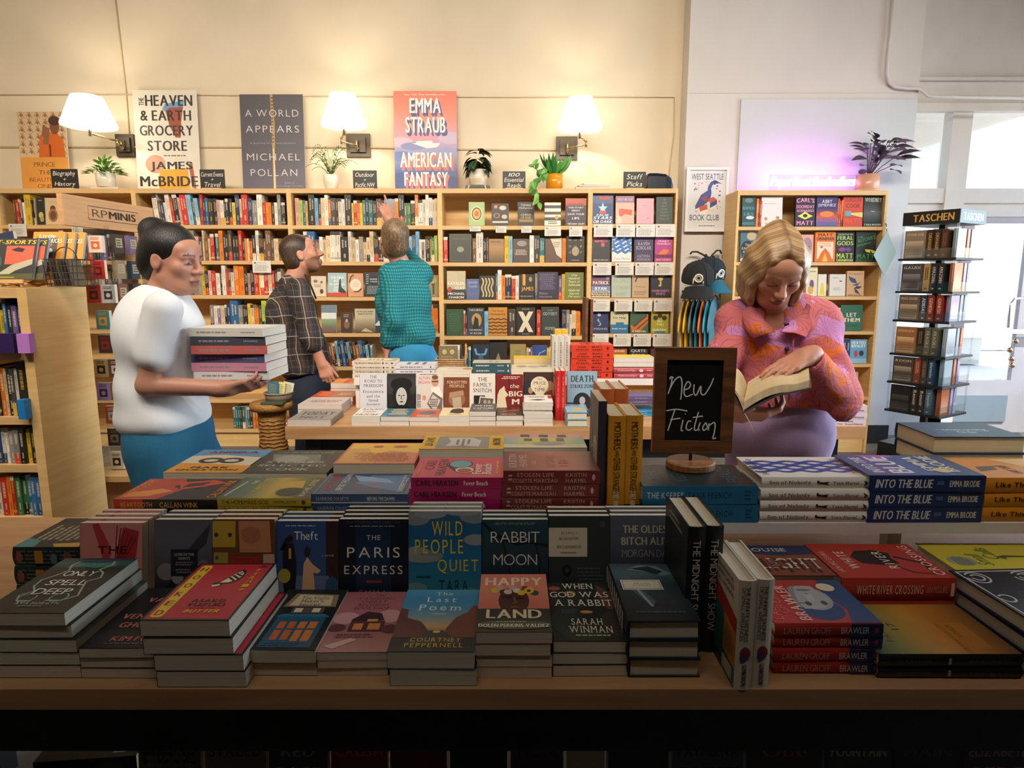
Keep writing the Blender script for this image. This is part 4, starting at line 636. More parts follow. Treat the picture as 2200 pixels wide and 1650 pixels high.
newf = [[(.06, .76), (.08, .79), (.13, .78)], [(.1, .79), (.09, .7), (.04, .58)], [(.06, .63), (.15, .75), (.24, .79), (.28, .73), (.28, .6), (.27, .51)],
  [(.33, .63), (.42, .66), (.43, .71), (.38, .73), (.33, .66), (.33, .58), (.38, .55), (.48, .58)], [(.5, .7), (.5, .6), (.55, .57), (.62, .68), (.63, .59), (.7, .58), (.8, .7), (.84, .78), (.82, .74)],
  [(.02, .37), (.2, .39), (.4, .37)], [(.17, .38), (.12, .26), (.06, .12)], [(.1, .26), (.28, .28)], [(.33, .26), (.3, .14), (.34, .12)], [(.36, .33), (.37, .335)],
  [(.48, .24), (.42, .24), (.39, .16), (.44, .13), (.5, .16)], [(.6, .36), (.54, .18), (.55, .13), (.6, .14)], [(.5, .29), (.68, .31)], [(.64, .23), (.61, .15), (.64, .13)], [(.67, .3), (.68, .305)],
  [(.74, .23), (.69, .17), (.71, .13), (.77, .17), (.74, .23)], [(.8, .22), (.79, .13)], [(.8, .19), (.88, .23), (.91, .2), (.9, .1), (.88, .03), (.94, .04)]]
fc.draw([('l', sm(s_), .0075, '#dcdcd8') for s_ in newf]); b.build('slate', PRINT, sg)
sg.matrix_world = Matrix.Translation(Vector((SX, SY, zk))) @ Matrix.Rotation(R(-3), 4, 'Z')

# --- lower shelf under the near table
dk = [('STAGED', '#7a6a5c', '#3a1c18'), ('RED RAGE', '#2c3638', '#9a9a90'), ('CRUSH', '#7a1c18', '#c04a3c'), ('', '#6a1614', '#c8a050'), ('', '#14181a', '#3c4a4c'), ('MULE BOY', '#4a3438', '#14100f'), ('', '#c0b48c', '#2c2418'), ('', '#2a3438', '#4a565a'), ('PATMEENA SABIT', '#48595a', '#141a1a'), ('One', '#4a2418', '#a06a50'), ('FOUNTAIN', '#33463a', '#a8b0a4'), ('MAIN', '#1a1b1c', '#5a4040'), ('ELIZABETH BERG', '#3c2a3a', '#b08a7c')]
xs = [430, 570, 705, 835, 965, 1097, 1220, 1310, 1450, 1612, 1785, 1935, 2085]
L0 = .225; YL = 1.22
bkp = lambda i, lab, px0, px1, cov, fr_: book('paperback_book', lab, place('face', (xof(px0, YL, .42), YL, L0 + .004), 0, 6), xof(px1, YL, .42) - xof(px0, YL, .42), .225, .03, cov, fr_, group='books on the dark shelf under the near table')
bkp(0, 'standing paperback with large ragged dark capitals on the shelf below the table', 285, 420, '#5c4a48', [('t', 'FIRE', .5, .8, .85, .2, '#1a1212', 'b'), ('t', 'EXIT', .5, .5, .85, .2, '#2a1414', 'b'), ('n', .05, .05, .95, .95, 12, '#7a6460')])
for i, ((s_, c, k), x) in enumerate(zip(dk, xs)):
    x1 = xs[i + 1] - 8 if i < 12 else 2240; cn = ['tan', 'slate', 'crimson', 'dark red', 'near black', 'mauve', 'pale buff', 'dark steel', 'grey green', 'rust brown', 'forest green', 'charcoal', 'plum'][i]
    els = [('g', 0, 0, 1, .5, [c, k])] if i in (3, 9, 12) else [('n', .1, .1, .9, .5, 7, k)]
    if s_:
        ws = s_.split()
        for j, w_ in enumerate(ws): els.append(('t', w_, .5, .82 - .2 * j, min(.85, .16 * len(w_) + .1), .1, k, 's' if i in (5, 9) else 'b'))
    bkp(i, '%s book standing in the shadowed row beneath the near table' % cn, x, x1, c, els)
for nm, px, y_, l_ in (('NFELD', 250, 1.05, 'black paperback lying flat behind the row on the shelf below the table'), ('LINGUA', 190, .98, 'maroon paperback lying flat at the end of the shelf below the table')):
    book('paperback_book', l_, place('spine', (xof(px, 1.3, .4) + (.02 if nm == 'NFELD' else 0), 1.16 if nm == 'LINGUA' else 1.33, .27 if nm == 'LINGUA' else .33), 6), .15, .22, .04 if nm == 'LINGUA' else .1, '#231a1a' if nm == 'LINGUA' else '#181a1c', [('t', nm, .5, .2, .8, .12, '#b0a8a0', 'b'), ('n', .2, .5, .8, .8, 3, '#6a5a50')])
# ------------------------------------------------------------------ second table with non-fiction
Z2, Y2 = .70, 3.06
x0, x1 = xof(612, Y2, Z2), xof(1862, Y2, Z2)
t2 = empty('display_table', 'wooden display table behind the near one, holding pale nonfiction', 'table', (x0, Y2, 0)); T2 = Matrix.Translation(Vector((-x0, -Y2, 0)))
box_part('table_top', (x0, x1, Y2, 4.0, Z2 - .062, Z2), TOPW, t2, T2)
bk_ = lambda n, a, r, T: (lambda b: (setattr(b, 'M', T), b.box(*a, '#0e0d0c'), b.build(n, BLACK, r)))(MB())
for a in ((x0 + .12, x1 - .1, Y2 + .06, Y2 + .1, Z2 - .17, Z2 - .062), (x0 + .12, x1 - .1, 3.9, 3.94, Z2 - .17, Z2 - .062)): bk_('apron', a, t2, T2)
for x in (x0 + .08, x1 - .2):
    for y in (Y2 + .05, 3.86): bk_('leg', (x, x + .07, y, y + .07, 0, Z2 - .062), t2, T2)
RZ2, RY2 = .866, 3.50; xa = xof(760, RY2, RZ2)
r2 = empty('riser_shelf', 'white riser shelf on the nonfiction table', 'shelf', (xa, RY2, Z2)); T3 = Matrix.Translation(Vector((-xa, -RY2, -Z2)))
box_part('shelf_board', (xa, x1 - .1, RY2, 3.92, RZ2 - .035, RZ2), WHITEM, r2, T3)
for x in (xa, .25, x1 - .16):
    for y in (RY2 + .03, 3.87): box_part('leg', (x, x + .03, y, y + .03, Z2, RZ2 - .035), WHITEM, r2, T3)
A = dict(Yf=3.078, z0=Z2, grp='low piles along the front of the nonfiction table', pg='#d8cfc4')
stack('tail', 1, 756, 817, 894, 'white paperback with black slanted capitals in two lines', '#d4cdc6', [('t', 'ROUGH', .52, .85, .8, .18, '#26221f', 'bi'), ('t', 'HOUSE', .5, .2, .84, .18, '#26221f', 'bi'), ('n', .2, .45, .8, .65, 3, '#b06a5a')], D=.2, **A)
stack('tail', 2, 818, 880, 895, 'teal paperback with tan banners', '#2d6f80', [('r', .2, .55, .85, .7, '#b88a5a'), ('r', .2, .25, .85, .38, '#c89a6a'), ('n', .2, .75, .85, .92, 2, '#d8cfb8'), ('n', .25, .42, .8, .52, 1, '#d8cfb8')], D=.2, **A)
stack('tail', 2, 880, 943, 896, 'orange paperback with a blue bear shape', '#b8523a', [('e', .55, .5, .3, .2, '#46566a'), ('t', 'THE MANUSCRIPT', .5, .88, .8, .1, '#d8c8b0', 'b'), ('n', .2, .06, .8, .18, 1, '#d8c8b0')], D=.2, **A)
stack('tail', 1, 943, 1009, 893, 'cream paperback with a black torn shape', '#d9c9a2', [('p', [(.3, .35), (.35, .8), (.55, .9), (.72, .8), (.78, .4), (.6, .25)], '#191714'), ('n', .3, .92, .75, .97, 1, '#4a4030'), ('n', .25, .1, .8, .2, 1, '#4a4030')], D=.2, **A)
stack('tail', 3, 1009, 1065, 884, 'charcoal paperback with a white slanted title', '#3c393c', [('t', 'MYTHS', .5, .72, .7, .18, '#cfc8c0', 'bi'), ('t', 'CAPTURE', .52, .4, .8, .16, '#cfc8c0', 'bi'), ('n', .2, .1, .8, .22, 1, '#a09890')], D=.2, **A)
stack('tail', 2, 1066, 1124, 893, 'dark brown paperback with red streaks', '#2d1f18', [('p', [(.1, .4), (.9, .6), (.8, .75), (.3, .6)], '#a0341f'), ('p', [(.2, .2), (.9, .3), (.6, .42)], '#7c2a1c'), ('n', .15, .1, .85, .2, 1, '#d0c0a8')], D=.2, **A)
stack('tail', 6, 1125, 1187, 864, 'white paperback with black script', '#d6cfc8', [('n', .15, .6, .8, .85, 2, '#2c2a28'), ('p', [(.15, .3), (.5, .45), (.8, .35), (.5, .2)], '#3a3834'), ('r', .86, .5, 1, .9, '#b03a34')], D=.2, **A)
stack('spine', 3, 1768, 1860, 871, 'white spined paperback near the bookcase under the neon', '#d6c6d2', [('e', .5, .5, .35, .3, '#8c5a8a'), ('e', .5, .5, .28, .24, '#d6c6d2'), ('e', .5, .5, .2, .18, '#8c5a8a'), ('e', .5, .5, .12, .1, '#d6c6d2')], [('t', 'Edge of', .3, .68, .26, .3, '#2c2a2a', 'b'), ('t', 'Space-Time', .3, .26, .32, .26, '#2c2a2a', 'b'), ('t', 'Chanda', .6, .68, .2, .26, '#2c2a2a', 'b'), ('t', 'Prescod-Weinstein', .72, .26, .42, .24, '#2c2a2a', 'b')], D=.15, Yf=3.078, z0=Z2, grp='white spined paperbacks at the far end of the nonfiction table')
stack('tail', 2, 1218, 1262, 886, 'cream hardcover with a gold roundel', '#7aa0b0', [('e', .6, .4, .28, .18, '#c09a4a'), ('t', 'BULLETS', .4, .85, .7, .12, '#1c1a1a', 'b')], D=.2, Yf=3.06, z0=Z2, hard=True, grp='cream hardcovers beside the red spines')
S2 = dict(Yf=3.30, z0=Z2, lean=8, t=.022, grp='standing row on the nonfiction table')
face2 = lambda c1, c2: [('e', .5, .45, .2, .22, c1), ('e', .42, .48, .035, .015, c2), ('e', .58, .48, .035, .015, c2), ('l', [(.5, .48), (.49, .4), (.53, .39)], .008, c2), ('e', .5, .33, .07, .014, c2)]
standing(1, 773, 831, 805, 'pale grey hardcover with thin dark capitals', '#c4c2c8', [('t', w_, .5, y, ww, .07, '#55545c', 's') for w_, y, ww in (('THE', .93, .26), ('ROAD TO', .83, .66), ('FREEDOM', .72, .72))] + [('t', w_, .5, y, ww, .065, '#5c5a60', 's') for w_, y, ww in (('Economics', .58, .76), ('and the', .47, .5), ('Good', .37, .36), ('Society', .27, .5), ('JOSEPH', .1, .66))], hard=True, **S2)
standing(1, 833, 892, 804, 'black and white hardcover of a face under a wide hat', '#1c1a1b', [('g', 0, .5, 1, 1, ['#2c2a2b', '#3c3a3b', '#2a2829']), ('e', .5, .74, .4, .16, '#0e0d0e'), ('e', .5, .5, .32, .36, '#100f10')] + face2('#b5b0ac', '#2a2828') + [('p', [(.1, 0), (.2, .2), (.5, .26), (.8, .2), (.95, 0)], '#0c0b0c')], hard=True, **S2)
standing(1, 894, 952, 803, 'pale paperback of a man reading a newspaper with red lettering', '#c9bfb8', [('t', 'ALTON', .3, .88, .4, .07, '#b84a36', ''), ('t', 'BROWN', .3, .78, .42, .07, '#b84a36', ''), ('n', .1, .95, .9, .98, 1, '#4a4442'), ('e', .7, .8, .14, .12, '#c08a72'), ('e', .7, .9, .12, .05, '#6a4a3a'), ('l', [(.58, .8), (.82, .8)], .012, '#2a2222'), ('p', [(.55, .66), (.85, .68), (1, .45), (.6, .4)], '#dcd6d0'), ('p', [(.4, .28), (.62, .56), (.98, .4), (.95, .12), (.7, .02)], '#6a6460'), ('p', [(.45, .3), (.62, .5), (.9, .36), (.7, .08)], '#bcb4ac'), ('n', .5, .2, .85, .4, 5, '#2c2826'), ('t', 'FOOD FOR THOUGHT', .1, .35, .5, .09, '#2c2422', '', 90), ('e', .3, .42, .07, .06, '#c08a72')], **S2)
standing(1, 955, 1008, 812, 'brown hardcover of a carved stone profile', '#703c22', [('t', 'FORGOTTEN', .5, .87, .8, .075, '#d6c2a8', 's'), ('t', 'PEOPLES', .5, .77, .6, .075, '#d6c2a8', 's'), ('e', .5, .42, .34, .2, '#8a6248'), ('p', [(.2, .6), (.75, .66), (.8, .54), (.2, .46)], '#a08068'), ('p', [(.3, .46), (.66, .5), (.7, .2), (.5, .14), (.36, .2)], '#b09a86'), ('t', 'ANCIENT', .5, .1, .66, .06, '#d6c2a8', 's'), ('t', 'WORLD', .5, .03, .5, .045, '#d6c2a8', 's')], hard=True, **S2)
standing(1, 1009, 1064, 804, 'white hardcover with typewriter capitals and a photograph', '#d3cbc4', [('t', 'THE', .5, .86, .36, .09, '#2a2626', 's'), ('t', 'FAMILY', .5, .73, .72, .09, '#2a2626', 's'), ('t', 'SNITCH', .5, .6, .72, .09, '#2a2626', 's'), ('r', .16, .2, .6, .48, '#1c1a18'), ('p', [(.34, .24), (.4, .46), (.98, .42), (.92, .2)], '#d8d0c4'), ('p', [(.38, .26), (.43, .43), (.93, .4), (.88, .22)], '#5c554e'), ('e', .6, .32, .06, .06, '#a09688'), ('e', .76, .31, .06, .06, '#a09688')], hard=True, back='#c0664a', **S2)
standing(1, 1066, 1124, 806, 'dark red hardcover with a cream chess knight', '#74191c', [('p', [(.0, .05), (.05, .5), (.12, .62), (.3, .72), (.34, .6), (.46, .5), (.34, .44), (.4, .2), (.48, .05)], '#d0c4a6'), ('n', .2, .88, .9, .96, 2, '#d0b8a8'), ('t', 'the', .68, .72, .34, .1, '#d6cbb8', 'i'), ('t', 'BIG', .72, .53, .5, .13, '#d6cbb8', 'b'), ('t', 'M', .72, .34, .28, .13, '#d6cbb8', 'b'), ('l', [(.45, .9), (.5, .7), (.47, .62)], .01, '#3c0c10')], hard=True, **S2)
standing(1, 1126, 1190, 801, 'brown hardcover with a cream teardrop over an old painting', '#3a2620', [('e', .15, .6, .22, .22, '#1e2634'), ('e', .85, .6, .2, .2, '#8a6a4c'), ('e', .22, .58, .08, .08, '#a87a56'), ('p', [(.6, .5), (.95, .6), (1, .2), (.6, .2)], '#6a2a24'), ('e', .52, .7, .3, .2, '#cfc4ac'), ('p', [(.24, .66), (.8, .66), (.56, .36), (.5, .36)], '#cfc4ac'), ('t', 'The', .52, .84, .16, .04, '#3a302a', 's'), ('t', 'PRICE', .52, .75, .4, .07, '#3a302a', 's'), ('t', 'of', .52, .675, .1, .04, '#3a302a', 's'), ('t', 'TIME', .52, .6, .36, .07, '#3a302a', 's')], hard=True, **S2)
spines_up(2, 1194, 1216, 797, 'bright red hardcovers on the nonfiction table', '#b8201c', [('n', .1, .3, .9, .7, 1, '#d86a5a')], Yf=3.2, z0=Z2, D=.13, grp='upright red hardcovers')
standing(1, 1219, 1283, 799, 'blue hardcover with a round portrait and bold black title', '#7d9cb0', [('r', 0, 0, 1, .3, '#36424c'), ('t', 'DEATH', .5, .83, .76, .14, '#2c3034', 'bs'), ('t', 'STRIKE ZONE', .5, .66, .8, .08, '#2c3034', 'bs'), ('e', .5, .3, .3, .22, '#1c1f24'), ('e', .5, .34, .1, .09, '#a0a4a8'), ('p', [(.3, .12), (.4, .26), (.6, .26), (.7, .12)], '#8a8e94')], hard=True, **S2)
# further piles at the near end, stepping away
N2 = dict(z0=Z2, grp='piles stepping back along the end of the nonfiction table', pg='#cfc4bc')
stack('head', 1, 618, 711, 902, 'grey paperback with big faded capitals at the table corner', '#8a8580', [('t', 'TODAY', .5, .35, .8, .3, '#45423e', 'b', 180), ('t', 'NOT', .5, .75, .6, .2, '#5c5854', 'b', 180)], Yf=3.07, D=.24, **N2)
stack('head', 2, 641, 735, 869, 'off-white paperback with a faint plum drawing', '#c0b4b0', [('n', .1, .3, .9, .7, 4, '#8a5a5c')], Yf=3.36, D=.2, **N2)
stack('head', 2, 667, 758, 853, 'red topped paperback in the third pile from the corner', '#c2482c', [('r', .0, .0, .6, 1, '#a86a4c'), ('n', .1, .3, .5, .7, 3, '#d8b89a'), ('n', .65, .2, .95, .8, 2, '#e08a5a')], Yf=3.58, D=.2, **N2)
stack('head', 3, 712, 775, 823, 'orange striped paperback in the farthest corner pile', '#d88a3c', [('r', .4, .0, .6, 1, '#c8502c'), ('n', .05, .3, .4, .7, 2, '#5a4030')], Yf=3.8, D=.18, **N2)
K = dict(Yf=RY2 + .01, z0=RZ2)
stack('spine', 4, 758, 850, 776, 'cream paperback with black spine capitals', '#b8a58a', [('e', .5, .5, .36, .4, '#d8cfb4'), ('n', .3, .3, .7, .7, 4, '#8a6a4c')], [('r', 0, 0, 1, 1, '#cfc4b4'), tx('THE MESOPOTAMIAN RIDDLE', .36, .62, .42, '#26221e', 'b'), ('e', .72, .5, .02, .22, '#26221e'), ('n', .77, .3, .86, .7, 1, '#4a443c'), ('e', .93, .5, .03, .15, '#26221e')], D=.15, grp='spine-out piles on the white riser of the nonfiction table', **K)
stack('spine', 3, 851, 935, 784, 'white paperback with thin grey spine lettering', '#cfcad0', [('n', .15, .2, .9, .8, 3, '#5c5a62')], [('n', .08, .3, .75, .7, 1, '#6a6872'), ('e', .9, .5, .02, .2, '#55535c'), ('r', 0, 0, 1, .1, '#4a4852')], D=.15, grp='spine-out piles on the white riser of the nonfiction table', **K)
stack('tail', 2, 936, 1014, 796, 'cream hardcover with a tan brush drawing', '#d6ccc0', [('l', [(.3, .5), (.6, .55), (.9, .5)], .04, '#a8845a'), ('e', .85, .5, .12, .3, '#b08a5c')], D=.15, grp='pale books lying on the white riser', **K)
stack('spine', 3, 1015, 1097, 780, 'teal spined paperback', '#b8ad98', [('n', .2, .3, .8, .6, 2, '#8a8070')], [('r', 0, 0, 1, 1, '#33545c'), ('n', .06, .3, .5, .7, 1, '#cfc8b8'), ('n', .64, .3, .86, .7, 1, '#a8b0a8'), ('e', .93, .5, .02, .25, '#cfc8b8')], D=.15, grp='spine-out piles on the white riser of the nonfiction table', **K)
stack('tail', 1, 1099, 1186, 791, 'cream hardcover with shell drawings', '#d0c6b4', [('e', .25, .5, .14, .3, '#8a8478'), ('e', .55, .45, .16, .3, '#a09888'), ('e', .8, .55, .12, .25, '#8a8478')], D=.15, grp='pale books lying on the white riser', **K)
stack('fore', 1, 1104, 1185, 770, 'thick cream-paged book with a yellow cover', '#d8b82c', [], D=.14, Yf=3.69, z0=RZ2, pg='#d0bb90')
spines_up(3, 1186, 1226, 722, 'off-white hardcovers standing on the white riser', '#c6bdb4', [('n', .12, .2, .8, .7, 1, '#8a8478'), ('e', .93, .5, .025, .25, '#6a645c')], Yf=RY2 + .02, z0=RZ2, D=.15, grp='upright off-white hardcovers')
spines_up(2, 1192, 1220, 708, 'yellow hardcovers behind the off-white ones', '#d8a42c', (), Yf=3.70, z0=RZ2, D=.12, grp='upright yellow hardcovers')
stack('spine', 5, 1226, 1316, 741, 'orange-red hardcover with black spine capitals', '#c8402a', [('n', .1, .2, .9, .8, 4, '#8c2414')], [('r', 0, 0, 1, 1, '#c83a22'), ('t', 'CHAIN', .26, .7, .2, .26, '#2a120c', 'b'), ('t', 'OF IDEAS', .27, .28, .3, .26, '#2a120c', 'b'), ('t', 'IBRAM X.', .62, .7, .26, .26, '#2a120c', 'b'), ('t', 'KENDI', .62, .28, .22, .26, '#2a120c', 'b'), ('e', .87, .5, .03, .22, '#5a1a10')], D=.155, hard=True, grp='orange-red hardcovers piled on the white riser', **K)
stack('spine', 2, 1318, 1408, 790, 'rose red hardcover with white script spine', '#a03a44', [('n', .2, .2, .9, .8, 3, '#c87a80')], [('t', 'Relationships', .32, .5, .44, .5, '#d8b0b0', 'i'), ('e', .66, .5, .05, .3, '#d8b0b0'), ('n', .78, .35, .94, .65, 1, '#d8b0b0')], D=.155, hard=True, grp='rose red hardcovers on the white riser', **K)
stack('fore', 2, 1319, 1406, 768, 'white paged book with a yellow top', '#d8bc3c', [], D=.14, Yf=RY2 + .015, z0=zof(789, RY2 + .01) + .001, pg='#cfcac4', grp='white paged books above the rose red pair')
stack('spine', 2, 1350, 1412, 852, 'violet paperback under the white riser', '#5a5278', [], [('n', .2, .3, .8, .7, 1, '#8a84a8')], D=.15, Yf=3.3, z0=Z2 + .066, grp='violet paperbacks')
stack('spine', 3, 1350, 1412, 882, 'sky blue paperback under the violet pair', '#2c86b0', [], [('n', .2, .3, .8, .7, 1, '#a8c8d8')], D=.15, Yf=3.3, z0=Z2, grp='sky blue paperbacks')
# little wooden easel sign seen edge-on
b = MB(); X = xof(1256, 3.88, .95)
for dx, h in ((-.016, .43), (.012, .42)): b.box(X + dx, X + dx + .014, 3.72, 3.9, RZ2, RZ2 + h)
tag(b.build('table_sign', WALNUT), 'wooden framed table sign seen edge-on behind the orange-red pile', 'sign')
# rattan basket with cards
BX, BY = xof(968, 3.78, .95), 3.78; bs = empty('rattan_basket', 'small rattan basket holding greeting cards on the white riser', 'basket', (BX, BY, RZ2))
WICK = mat_wood('woven_rattan', '#8a6a48', '#b8966a', (70, 70, 90), .7); WICKD = mat_wood('dark_rattan', '#7a5428', '#b0803e', (60, 60, 90), .7)
b = MB()
for i in range(7): b.tube([(-.08, -.06, .004 + i * .012), (.08, -.06, .004 + i * .012), (.085, .06, .004 + i * .012), (-.085, .06, .004 + i * .012), (-.08, -.06, .004 + i * .012)], .006, 6, '#fff')
b.build('woven_body', WICK, bs, smooth=True)
b = MB(); b.tube([(.085, -.05, .0), (.095, -.05, .13), (.09, .0, .16), (.088, .05, .08)], .007, 6); b.build('handle', WICK, bs, smooth=True)
for i, (c, l) in enumerate((('#6a5c40', 'olive greeting card with pale ornament in the rattan basket'), ('#cfcac0', 'white greeting card behind the olive one in the rattan basket'), ('#3c4a4c', 'dark greeting card at the back of the rattan basket'))):
    b = MB(); b.box(0, .11, 0, .004, 0, .145, c); Face(b, (0, 0, 0), (1, 0, 0), (0, 0, 1), .11, .145).draw([('e', .3, .75, .12, .1, '#a89468'), ('e', .7, .75, .12, .1, '#a89468'), ('n', .1, .1, .9, .6, 5, '#8a7a54')])
    tag(b.build('greeting_card', PRINT, M=Matrix.Translation(Vector((BX - .065 + .008 * i, BY - .045 + .035 * i, RZ2 + .012))) @ Matrix.Rotation(R(-9), 4, 'X')), l, 'card')
# woven stool by the plaid-shirted man, bowl of booklets on it
GX, GY = xof(584, 3.62, .65), 3.62; zt_ = zof(862, GY); sl = empty('rattan_stool', 'hourglass rattan stool beside the man in plaid', 'stool', (GX, GY, 0))
b = MB(); b.lathe([(.1, 0), (.105, .1), (.095, .25), (.072, .4), (.07, zt_ - .12), (.08, zt_ - .05)], 28); b.build('woven_base', WICKD, sl, smooth=True)
b = MB(); b.lathe([(.05, zt_ - .05), (.112, zt_ - .045), (.12, zt_ - .022), (.112, zt_ - .003), (.0, zt_)], 32); b.build('seat', WICKD, sl, smooth=True)
for z in [i * .018 for i in range(1, int((zt_ - .06) / .018))]:
    pass
wb = MB()
for i in range(30):
    z = .02 + i * (zt_ - .1) / 30; f = z / zt_; r = .108 - .036 * max(0, min(1, (f - .25) / .45)) if f > .25 else .106
    wb.tube([(r * math.cos(a * math.pi / 8), r * math.sin(a * math.pi / 8), z + .004 * math.sin(a * 3 + i)) for a in range(17)], .006, 5)
wb.build('woven_rings', WICKD, sl, smooth=True)
bx_, by_ = GX + .045, GY + .0; bo = empty('woven_bowl', 'grey woven bowl on the rattan stool', 'bowl', (bx_, by_, zt_))
b = MB(); b.lathe([(.045, 0), (.07, .01), (.078, .05), (.072, .05), (.066, .014), (0, .012)], 24, col='#7a6a58'); b.build('bowl_body', MATTE, bo, smooth=True)
b = MB(); b.tube([(.078 * math.cos(a * math.pi / 10), .078 * math.sin(a * math.pi / 10), .05) for a in range(21)], .005, 6, '#8a7860'); b.build('rim', MATTE, bo, smooth=True)
for i, (c, dx, l) in enumerate((('#2d6a8a', -.045, 'blue booklet standing in the woven bowl'), ('#d8cf8a', -.02, 'pale yellow booklet standing in the woven bowl'), ('#d0cabc', .016, 'off-white booklet leaning in the woven bowl'))):
    b = MB(); b.box(0, .06, 0, .006, 0, .1, c); Face(b, (0, 0, 0), (1, 0, 0), (0, 0, 1), .06, .1).draw([('n', .1, .3, .9, .9, 6, '#8a845c')])
    tag(b.build('booklet', PRINT, M=Matrix.Translation(Vector((bx_ + dx - .01, by_ - .02 + .014 * i, zt_ + .014))) @ Matrix.Rotation(R(-6), 4, 'X') @ Matrix.Rotation(R(6 * i), 4, 'Y')), l, 'booklet')
b = MB(); b.box(0, .12, 0, .09, 0, .012, '#4c5648'); tag(b.build('flat_book', PRINT, M=Matrix.Translation(Vector((GX - .02, GY - .105, zt_)))), 'thin grey green book lying on the rim of the rattan stool', 'book')
# ------------------------------------------------------------------ books in the tall bookcases
WB = 'the grocery poster bookcase'; WCs = 'the bookcase both men face'; WA = 'the bookcase behind the mini display'; WD = 'the bookcase with the avocado cover'; WR = 'the bookcase under the neon'
YS1 = YF + .02
sh = lambda i: ('the top shelf', 'the second shelf', 'the third shelf', 'the fourth shelf', 'the fifth shelf', 'the sixth shelf', 'the lowest shelf')[i]
gB = lambda i, c: 'spines on %s of %s' % (sh(i), c)
def SR_(px0, px1, zl, i, seq, wh, **k): spine_row(px0, px1, YS1, zl[i], seq, '%s of %s' % (sh(i), wh), grp=gB(i, wh), **k)
SR_(332, 612, SH_B, 0, 'w11^/ u6/ n7_/ w5_/ w10^/ r7/ k11^/ p6/ r14^/ s11^/ d6/ s9/ r7^ n5 b6 k12 k9 p6 w9 k4 k7 k8 y7_ n10^ c5 r14^ n9 e12 w12^ r8_ o6_ o6_ k7_ w7_ e8^ k9_', WB, lean0=5)
SR_(404, 612, SH_B, 1, '.3 e11^ p10 d8_ c4^ u8_ c4_ r9 .3 t7 o9^ k12 d8^ k7 k7 r8^ k5_ o5_ w5_ o7_ k7 w7^ k10 u5_ u12^ d5 c11_ u8_ u6_', WB)
SR_(404, 604, SH_B, 2, 'u10 e9 e10 y7^ k8 p7 r9 w9_ k5 w8^ r5 u6 w7 o10^ o11^ k8 p6_ k8 r10 y3 w8 r10 c8 r6 k6 w8', WB)
SR_(452, 604, SH_B, 3, 'e6 w8 v5 c8 k4 n6 b14^ e9 k9 y5 c6 o9_ d5 l9^ t7 w7_ k5 u8', WB)
SR_(528, 606, SH_B, 4, 'o7 o6 o7 o6 o7 o7 o6 o7 o6 o7 o6 o6', WB, hmax=.17, hmin=.16)
SR_(500, 622, SH_B, 6, 't5 t5 t5 k4 t6 e5 t5 k5 o6 o5 u5 o5 o6 o5 o5 u5 o6 o5 o6 o5 o6 u6', WB, hmax=.2, hmin=.18)
SR_(30, 76, SH_A, 0, 'u4 r9 k4 p5 k3 w5_ y18^ k4 k5 c2', WA)
SR_(122, 246, SH_A, 1, '.6 r11^ .3 c12_ k14 d6 k9 u8 e12 k6 k7 k6 v14 k9 k8', WA)
SR_(196, 262, SH_A, 2, 'k8 u7 e6 c6 k7 u8 k7 d7 e8', WA)
SR_(634, 940, SH_C, 0, 'p8 l8 b6 y5 .2 k13^ s7 k6 c8 w7^ o6 d10 k6 w7 w7 k14^ y4_ r8 o6 y5_ t7 k6 t9 k8 u11 p6 s9 s8 p6 o7 k12^ g6_ g8_ k9 o7^ w9 w7 w6^ w8 w5 c6', WCs)
SR_(634, 836, SH_C, 1, 'u10 k5 k7^ b14^ u8_ w6 c6_ c8 w7^ w11^ k14 w5^ c8 w6_ e8 c6_ c6 c7^ k9 k8 w5_ k6', WCs)
SR_(876, 940, SH_C, 1, 'k3 s6 b8 s8^ w5_ u5_ w3_ k10 y3 g6 l7', WCs)
SR_(700, 800, SH_C, 4, 'k6/ d5/ u5/ o5/ k4/ s6^/ k6/ b7^/ k6/ s7/ k6/ u6/ o6_/ b10^/ k5/ s6_/ e5_', WCs, lean0=7, hmax=.21)
SR_(714, 768, SH_C, 5, 'k6 u7 k8 d7 k6 u9 k7', WCs, hmin=.16, hmax=.18)
def fo(zl, i, px0, px1, ytop, label, cov, els=(), n=0, lean=5, Y=YF + .02, hard=False, grp=None, step=.0002, t=.024, z=None, **kw):
    top = ZTR if zl is SH_R else ZT
    kw['hcap'] = (top - .01 if i == 0 else zl[i - 1]) - .036 - (zl[i] if z is None else z)
    return standing(1, px0, px1, ytop, label, cov, els, Yf=Y, z0=zl[i] if z is None else z, lean=lean, t=t, hard=hard, grp=grp, step=step, **kw)
T_ = lambda s, y, c, w=.8, h=.12, st='b', x=.5: ('t', s, x, y, w, h, c, st)
# case A face-outs
fo(SH_A, 0, 96, 129, 426, 'cream book of an owl drawing beside the oak header board', '#d2b48a', [T_('OWLS', .85, '#a8946a', .5, .08, 's'), ('e', .5, .6, .18, .12, '#6a3a24'), ('e', .5, .35, .3, .25, '#9a6a40'), ('e', .5, .35, .2, .16, '#6a4428')])
fo(SH_A, 0, 78, 95, 425, 'black book with a yellow flower beside the owl cover', '#26251f', [('e', .5, .35, .3, .12, '#c0b45a'), ('e', .6, .2, .25, .1, '#a89a4a'), ('n', .2, .85, .8, .92, 1, '#a09a80')])
